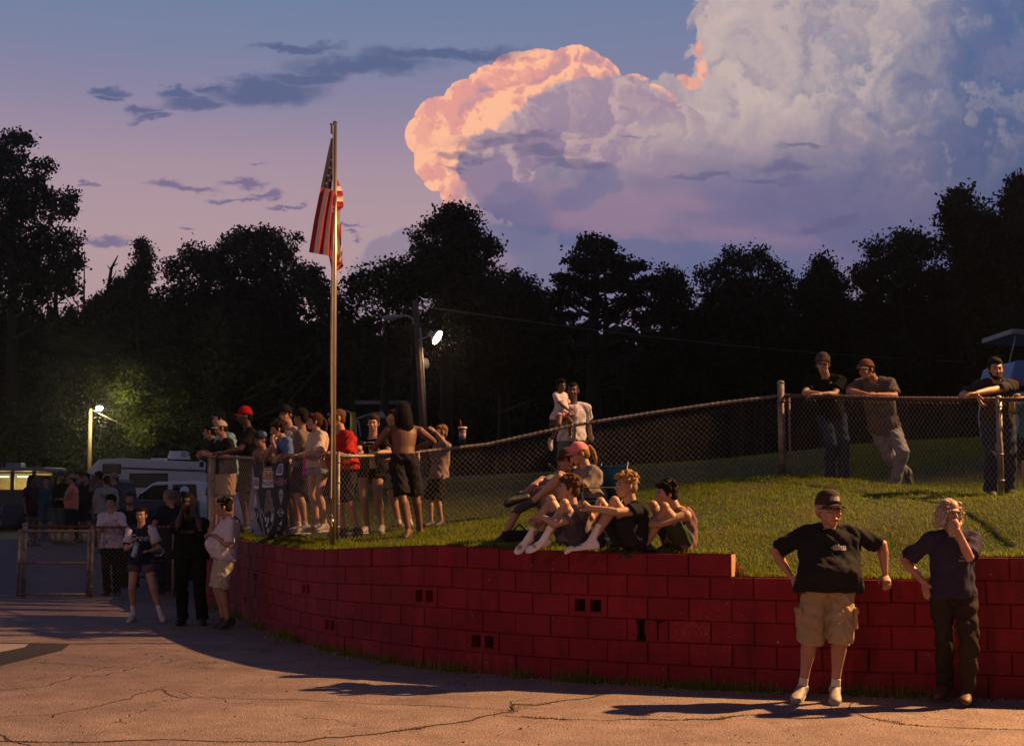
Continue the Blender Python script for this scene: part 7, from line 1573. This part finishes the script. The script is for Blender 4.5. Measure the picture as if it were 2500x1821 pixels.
# black motorcycle helmet carried behind the girl
m = MB(); a = at(383, 1356, 20.9); m.ell(a, (.13, .15, .135)); m.tube([a + Vector((-.10, -.08, -.07)), a + Vector((0, -.155, -.09)), a + Vector((.10, -.08, -.07))], .03, 8); hl_ = m.build('helmet', mat('helmet_black', (.012, .012, .014), .12, spec=.7), smooth=True); tag(hl_, 'glossy black helmet hanging beside the girl in navy', 'helmet')
m = MB(); m.tube([a + Vector((-.115, -.075, .0)), a + Vector((-.06, -.138, .01)), a + Vector((.02, -.152, .0)), a + Vector((.10, -.10, .0))], .022, 8, flat=.3); m.build('visor', mat('visor_chrome', (.4, .4, .42), .1, .8), hl_, smooth=True)
# camp chairs
def camp_chair(px, py, D, label, col, rz):
    s_ = at(px, py, D); zg_ = bz(s_.x, s_.y); root = empty('camp_chair', (s_.x, s_.y, zg_), label, 'camp chair', 'folding camp chairs'); R_ = Matrix.Rotation(rz, 3, 'Z')
    Q = lambda x, y, z: Vector((s_.x, s_.y, zg_)) + R_ @ Vector((x, y, z))
    st = s_.z - zg_
    def sheet(nm, g, m_, th=.006):
        C = MB(); n = len(g[0]); vs = [p for row in g for p in row]; C.add(vs, [(j * n + i, j * n + i + 1, (j + 1) * n + i + 1, (j + 1) * n + i) for j in range(len(g) - 1) for i in range(n - 1)]); o = C.build(nm, m_, root, smooth=True); sd_ = o.modifiers.new('t', 'SOLIDIFY'); sd_.thickness = th; return o
    fm = cloth(col)      # local: x = forward
    sheet('seat', [[Q(x, y, st + .02 * abs(y / .25) - .02) for y in (-.26, -.13, 0, .13, .26)] for x in (.24, .1, -.05, -.2)], fm)
    sheet('backrest', [[Q(-.20 - z * .22 - .03 * (1 - (y / .26) ** 2), y, st + z) for y in (-.26, -.13, 0, .13, .26)] for z in (0, .12, .24, .36)], fm)
    for s in (-1, 1):
        C = MB(); C.tube([Q(-.20, s * .27, 0), Q(-.20, s * .27, st), Q(-.29, s * .27, st + .39)], .010, 8); C.build('back_post', mat('chair_frame', (.03, .03, .032), .4, .5), root, smooth=True)
        C = MB(); C.tube([Q(.25, s * .27, 0), Q(-.22, s * .27, st)], .009, 8); C.tube([Q(-.20, s * .27, 0), Q(.25, s * .27, st)], .009, 8); C.tube([Q(.25, s * .27, st), Q(.25, s * .27, st + .12)], .009, 8); C.build('leg', mat('chair_frame', (0, 0, 0)), root, smooth=True)
        C = MB(); C.box(Q(.0, s * .27, st + .13), (.50, .055, .012), rz=rz); C.build('armrest', mat('chair_frame', (0, 0, 0)), root, bevel=.004)
    for x in (.25, -.20): C = MB(); C.tube([Q(x, -.27, .02), Q(x, .27, st - .02)], .008, 6); C.tube([Q(x, .27, .02), Q(x, -.27, st - .02)], .008, 6); C.build('cross_brace', mat('chair_frame', (0, 0, 0)), root, smooth=True)
camp_chair(1440, 1222, 14.5, 'teal camp chair carrying the woman in the pink cap', (.02, .09, .13), radians(180 + 26))
camp_chair(1390, 1228, 14.95, 'dark camp chair carrying the man with crossed legs', (.03, .03, .035), radians(180 + 30))
# bags behind the seated boys
for px, py, D, sz, rz, lab, cc in ((1490, 1318, 13.95, (.26, .18, .20), .3, 'dark backpack lying between the blond boy and the dark haired boy', (.025, .03, .05)), (1268, 1308, 14.7, (.34, .16, .12), -.2, 'low black cooler bag under the crossed legged man', (.02, .018, .018))):
    m = MB(); p = at(px, py, D); m.box(p, sz, rz=rz, taper=.8); m.box(p + Vector((0, -sz[1] * .5, -.02)), (sz[0] * .7, .05, sz[2] * .5), rz=rz); b_ = m.build('bag', cloth(cc), bevel=.03); tag(b_, lab, 'bag')
    m = MB(); m.tube([p + Vector((-.06, 0, sz[2] * .5)), p + Vector((0, 0, sz[2] * .5 + .06)), p + Vector((.06, 0, sz[2] * .5))], .010, 8); m.build('strap', cloth(cc), b_, smooth=True)
# ------------------------------------------------------------------ car bonnet used as a banner, hung on the fence
def banner():
    root = empty('banner', at(655, 1300, 19.6), 'dark glossy race car panel with sponsor decals hung as a banner on the fence', 'banner', None)
    XL = [(1128, 614), (1160, 617), (1200, 615), (1240, 609), (1270, 608), (1295, 614), (1308, 632)]; XR = [(1128, 698), (1160, 699), (1200, 700), (1250, 700), (1285, 697), (1303, 688), (1309, 672)]
    xl = lambda py: float(np.interp(py, [p[0] for p in XL], [p[1] for p in XL])); xr = lambda py: float(np.interp(py, [p[0] for p in XR], [p[1] for p in XR]))
    def S_(px, py, off=0.0):
        a = xl(py); b = xr(py); t = (px - a) / (b - a); D = float(np.interp(px, [600, 700], [21.1, 19.2])) - .10 - .10 * sin(pi * min(1, max(0, t))) - off - (.05 * max(0, .22 - t) / .22)
        return at(px, py, D)
    g = []; ys = np.linspace(1128, 1309, 26)
    for py in ys: a, b = xl(py), xr(py); g += [S_(a + (b - a) * i / 20, py) for i in range(21)]
    C = MB(); C.add(g, [(j * 21 + i, j * 21 + i + 1, (j + 1) * 21 + i + 1, (j + 1) * 21 + i) for j in range(25) for i in range(20)])
    m = bpy.data.materials.new('panel_paint'); m.use_nodes = True; nt = m.node_tree; b = principled(nt); b.inputs['Base Color'].default_value = (.012, .014, .022, 1); b.inputs['Roughness'].default_value = .5; b.inputs['Specular IOR Level'].default_value = .04
    o = C.build('panel', m, root, smooth=True)
    def poly(nm, pts, m_, off=.010):
        C = MB(); C.add([S_(x, y, off) for x, y in pts], [tuple(range(len(pts)))]); return C.build(nm, m_, o)
    W = mat('decal_white', (.55, .54, .58), .5); K = mat('decal_black', (.015, .012, .015), .5); Mr = mat('decal_maroon', (.10, .010, .025), .5); Pk = mat('decal_purple', (.30, .06, .22), .5); Bl = mat('decal_blue', (.03, .07, .28), .5); Sk = mat('decal_sky', (.03, .20, .42), .5); Gy = mat('decal_gradient_grey', (.20, .18, .17), .5)
    X = lambda x: 600 + x / 7.867; Y = lambda y: 1110 + y / 7.867; PL = lambda pts: [(X(x), Y(y)) for x, y in pts]
    poly('side_flash', PL([(122, 160), (165, 400), (190, 700), (150, 900), (190, 1200), (340, 1560), (150, 1500), (75, 1350), (50, 1000), (120, 600)]), Gy, .006); poly('side_flash', PL([(150, 440), (240, 800), (330, 1260), (385, 1575), (330, 1540), (215, 1000), (140, 700)]), mat('decal_slate', (.06, .07, .11), .5), .008)
    poly('side_flash', PL([(75, 1320), (150, 1340), (200, 1440), (330, 1560), (200, 1530), (100, 1460)]), Sk, .012)
    poly('decal', PL([(345, 262), (505, 262), (540, 625), (312, 630)]), W); 
    n = 8
    for i in range(n):
        t0, t1 = i / n, (i + 1) / n; c_ = (.75 - .30 * t0, .50 * (1 - t0) + .02, .01); y0, y1 = 300 + 180 * t0, 300 + 180 * t1; poly('decal_fade', PL([(352 - 22 * t0, y0), (500 + 20 * t0, y0), (500 + 20 * t1, y1), (352 - 22 * t1, y1)]), mat('decal_fade_%d' % i, c_, .5), .013)
    poly('decal', PL([(355, 280), (498, 280), (500, 300), (352, 300)]), K, .015)
    poly('decal', PL([(145, 432), (250, 440), (250, 660), (158, 645)]), W); poly('decal', PL([(160, 460), (235, 465), (235, 600), (165, 590)]), Pk, .013)
    poly('decal', PL([(185, 730), (225, 1015), (140, 1010)]), W); poly('decal', PL([(640, 175), (715, 160), (720, 300), (700, 392), (585, 390), (590, 300)]), W); poly('decal', PL([(648, 200), (700, 185), (705, 300), (692, 360), (600, 358), (604, 300)]), Bl, .013)
    poly('decal', PL([(618, 445), (725, 440), (725, 600), (625, 600)]), Mr); poly('decal', PL([(655, 665), (700, 662), (720, 720), (712, 820), (682, 972), (640, 820), (630, 720)]), mat('decal_silver', (.30, .30, .32), .5))
    poly('decal', PL([(635, 1330), (690, 1250), (690, 1355)]), W); poly('decal', PL([(600, 1390), (665, 1385), (662, 1445), (600, 1445)]), mat('decal_silver', (0, 0, 0))); poly('decal', PL([(555, 1545), (585, 1520), (612, 1570), (560, 1570)]), W)
    def outline(pts, r=.006, close=False, m_=W):
        C = MB(); q = [S_(X(x), Y(y), .014) for x, y in pts] + ([S_(X(pts[0][0]), Y(pts[0][1]), .014)] if close else []); C.tube(q, r, 5); C.build('decal_line', m_, o)
    crest = [(412, 695), (475, 695), (475, 840), (505, 840), (512, 980), (490, 1090), (440, 1030), (400, 1110), (365, 1090), (388, 830), (412, 830)]; poly('decal', PL(crest), Mr, .012); outline(crest, .005, True)
    outline([(360, 1110), (345, 1200), (315, 1050), (285, 1150), (300, 1290), (340, 1400), (370, 1570), (405, 1570), (450, 1480), (520, 1330), (548, 1180), (535, 990), (500, 1100), (495, 1180)], .006)
    for pl in ([(360, 1180), (395, 1200), (400, 1300), (370, 1270)], [(420, 1200), (445, 1190), (440, 1290), (400, 1390), (370, 1380), (405, 1300)], [(470, 1260), (500, 1150), (525, 1100), (530, 1220), (500, 1300)], [(300, 1190), (325, 1230), (330, 1290), (305, 1250)], [(410, 1440), (440, 1380), (445, 1450), (415, 1500)]): poly('decal', PL(pl), W, .013)
    outline([(672 + 42 * cos(a_), 1108 + 70 * sin(a_)) for a_ in np.linspace(0, 2 * pi, 20)], .006); outline([(110, 1095), (230, 1110), (215, 1235), (90, 1215)], .004, True)
    def words(t, x, y, size, m_, off=.018, sh=0.0):
        tm = text_mesh(t, size, shear=sh); k_ = FPX / 20.0
        for v_ in tm.vertices: v_.co = S_(X(x) + v_.co.x * k_, Y(y) - v_.co.y * k_, off)
        link('lettering', tm, m_, o)
    words('THE', 428, 395, .125, mat('decal_deep_red', (.12, .01, .01), .5)); words('DRAGWAY', 425, 548, .078, K); words('Blanton', 425, 238, .04, W); words('RACE', 672, 520, .075, Pk); words('TIRES', 672, 780, .05, K); words('OIL', 186, 980, .06, K); words('FUEL', 674, 1108, .05, W); words('SRI', 165, 1165, .085, W); words('AA', 632, 1415, .05, K)
banner()
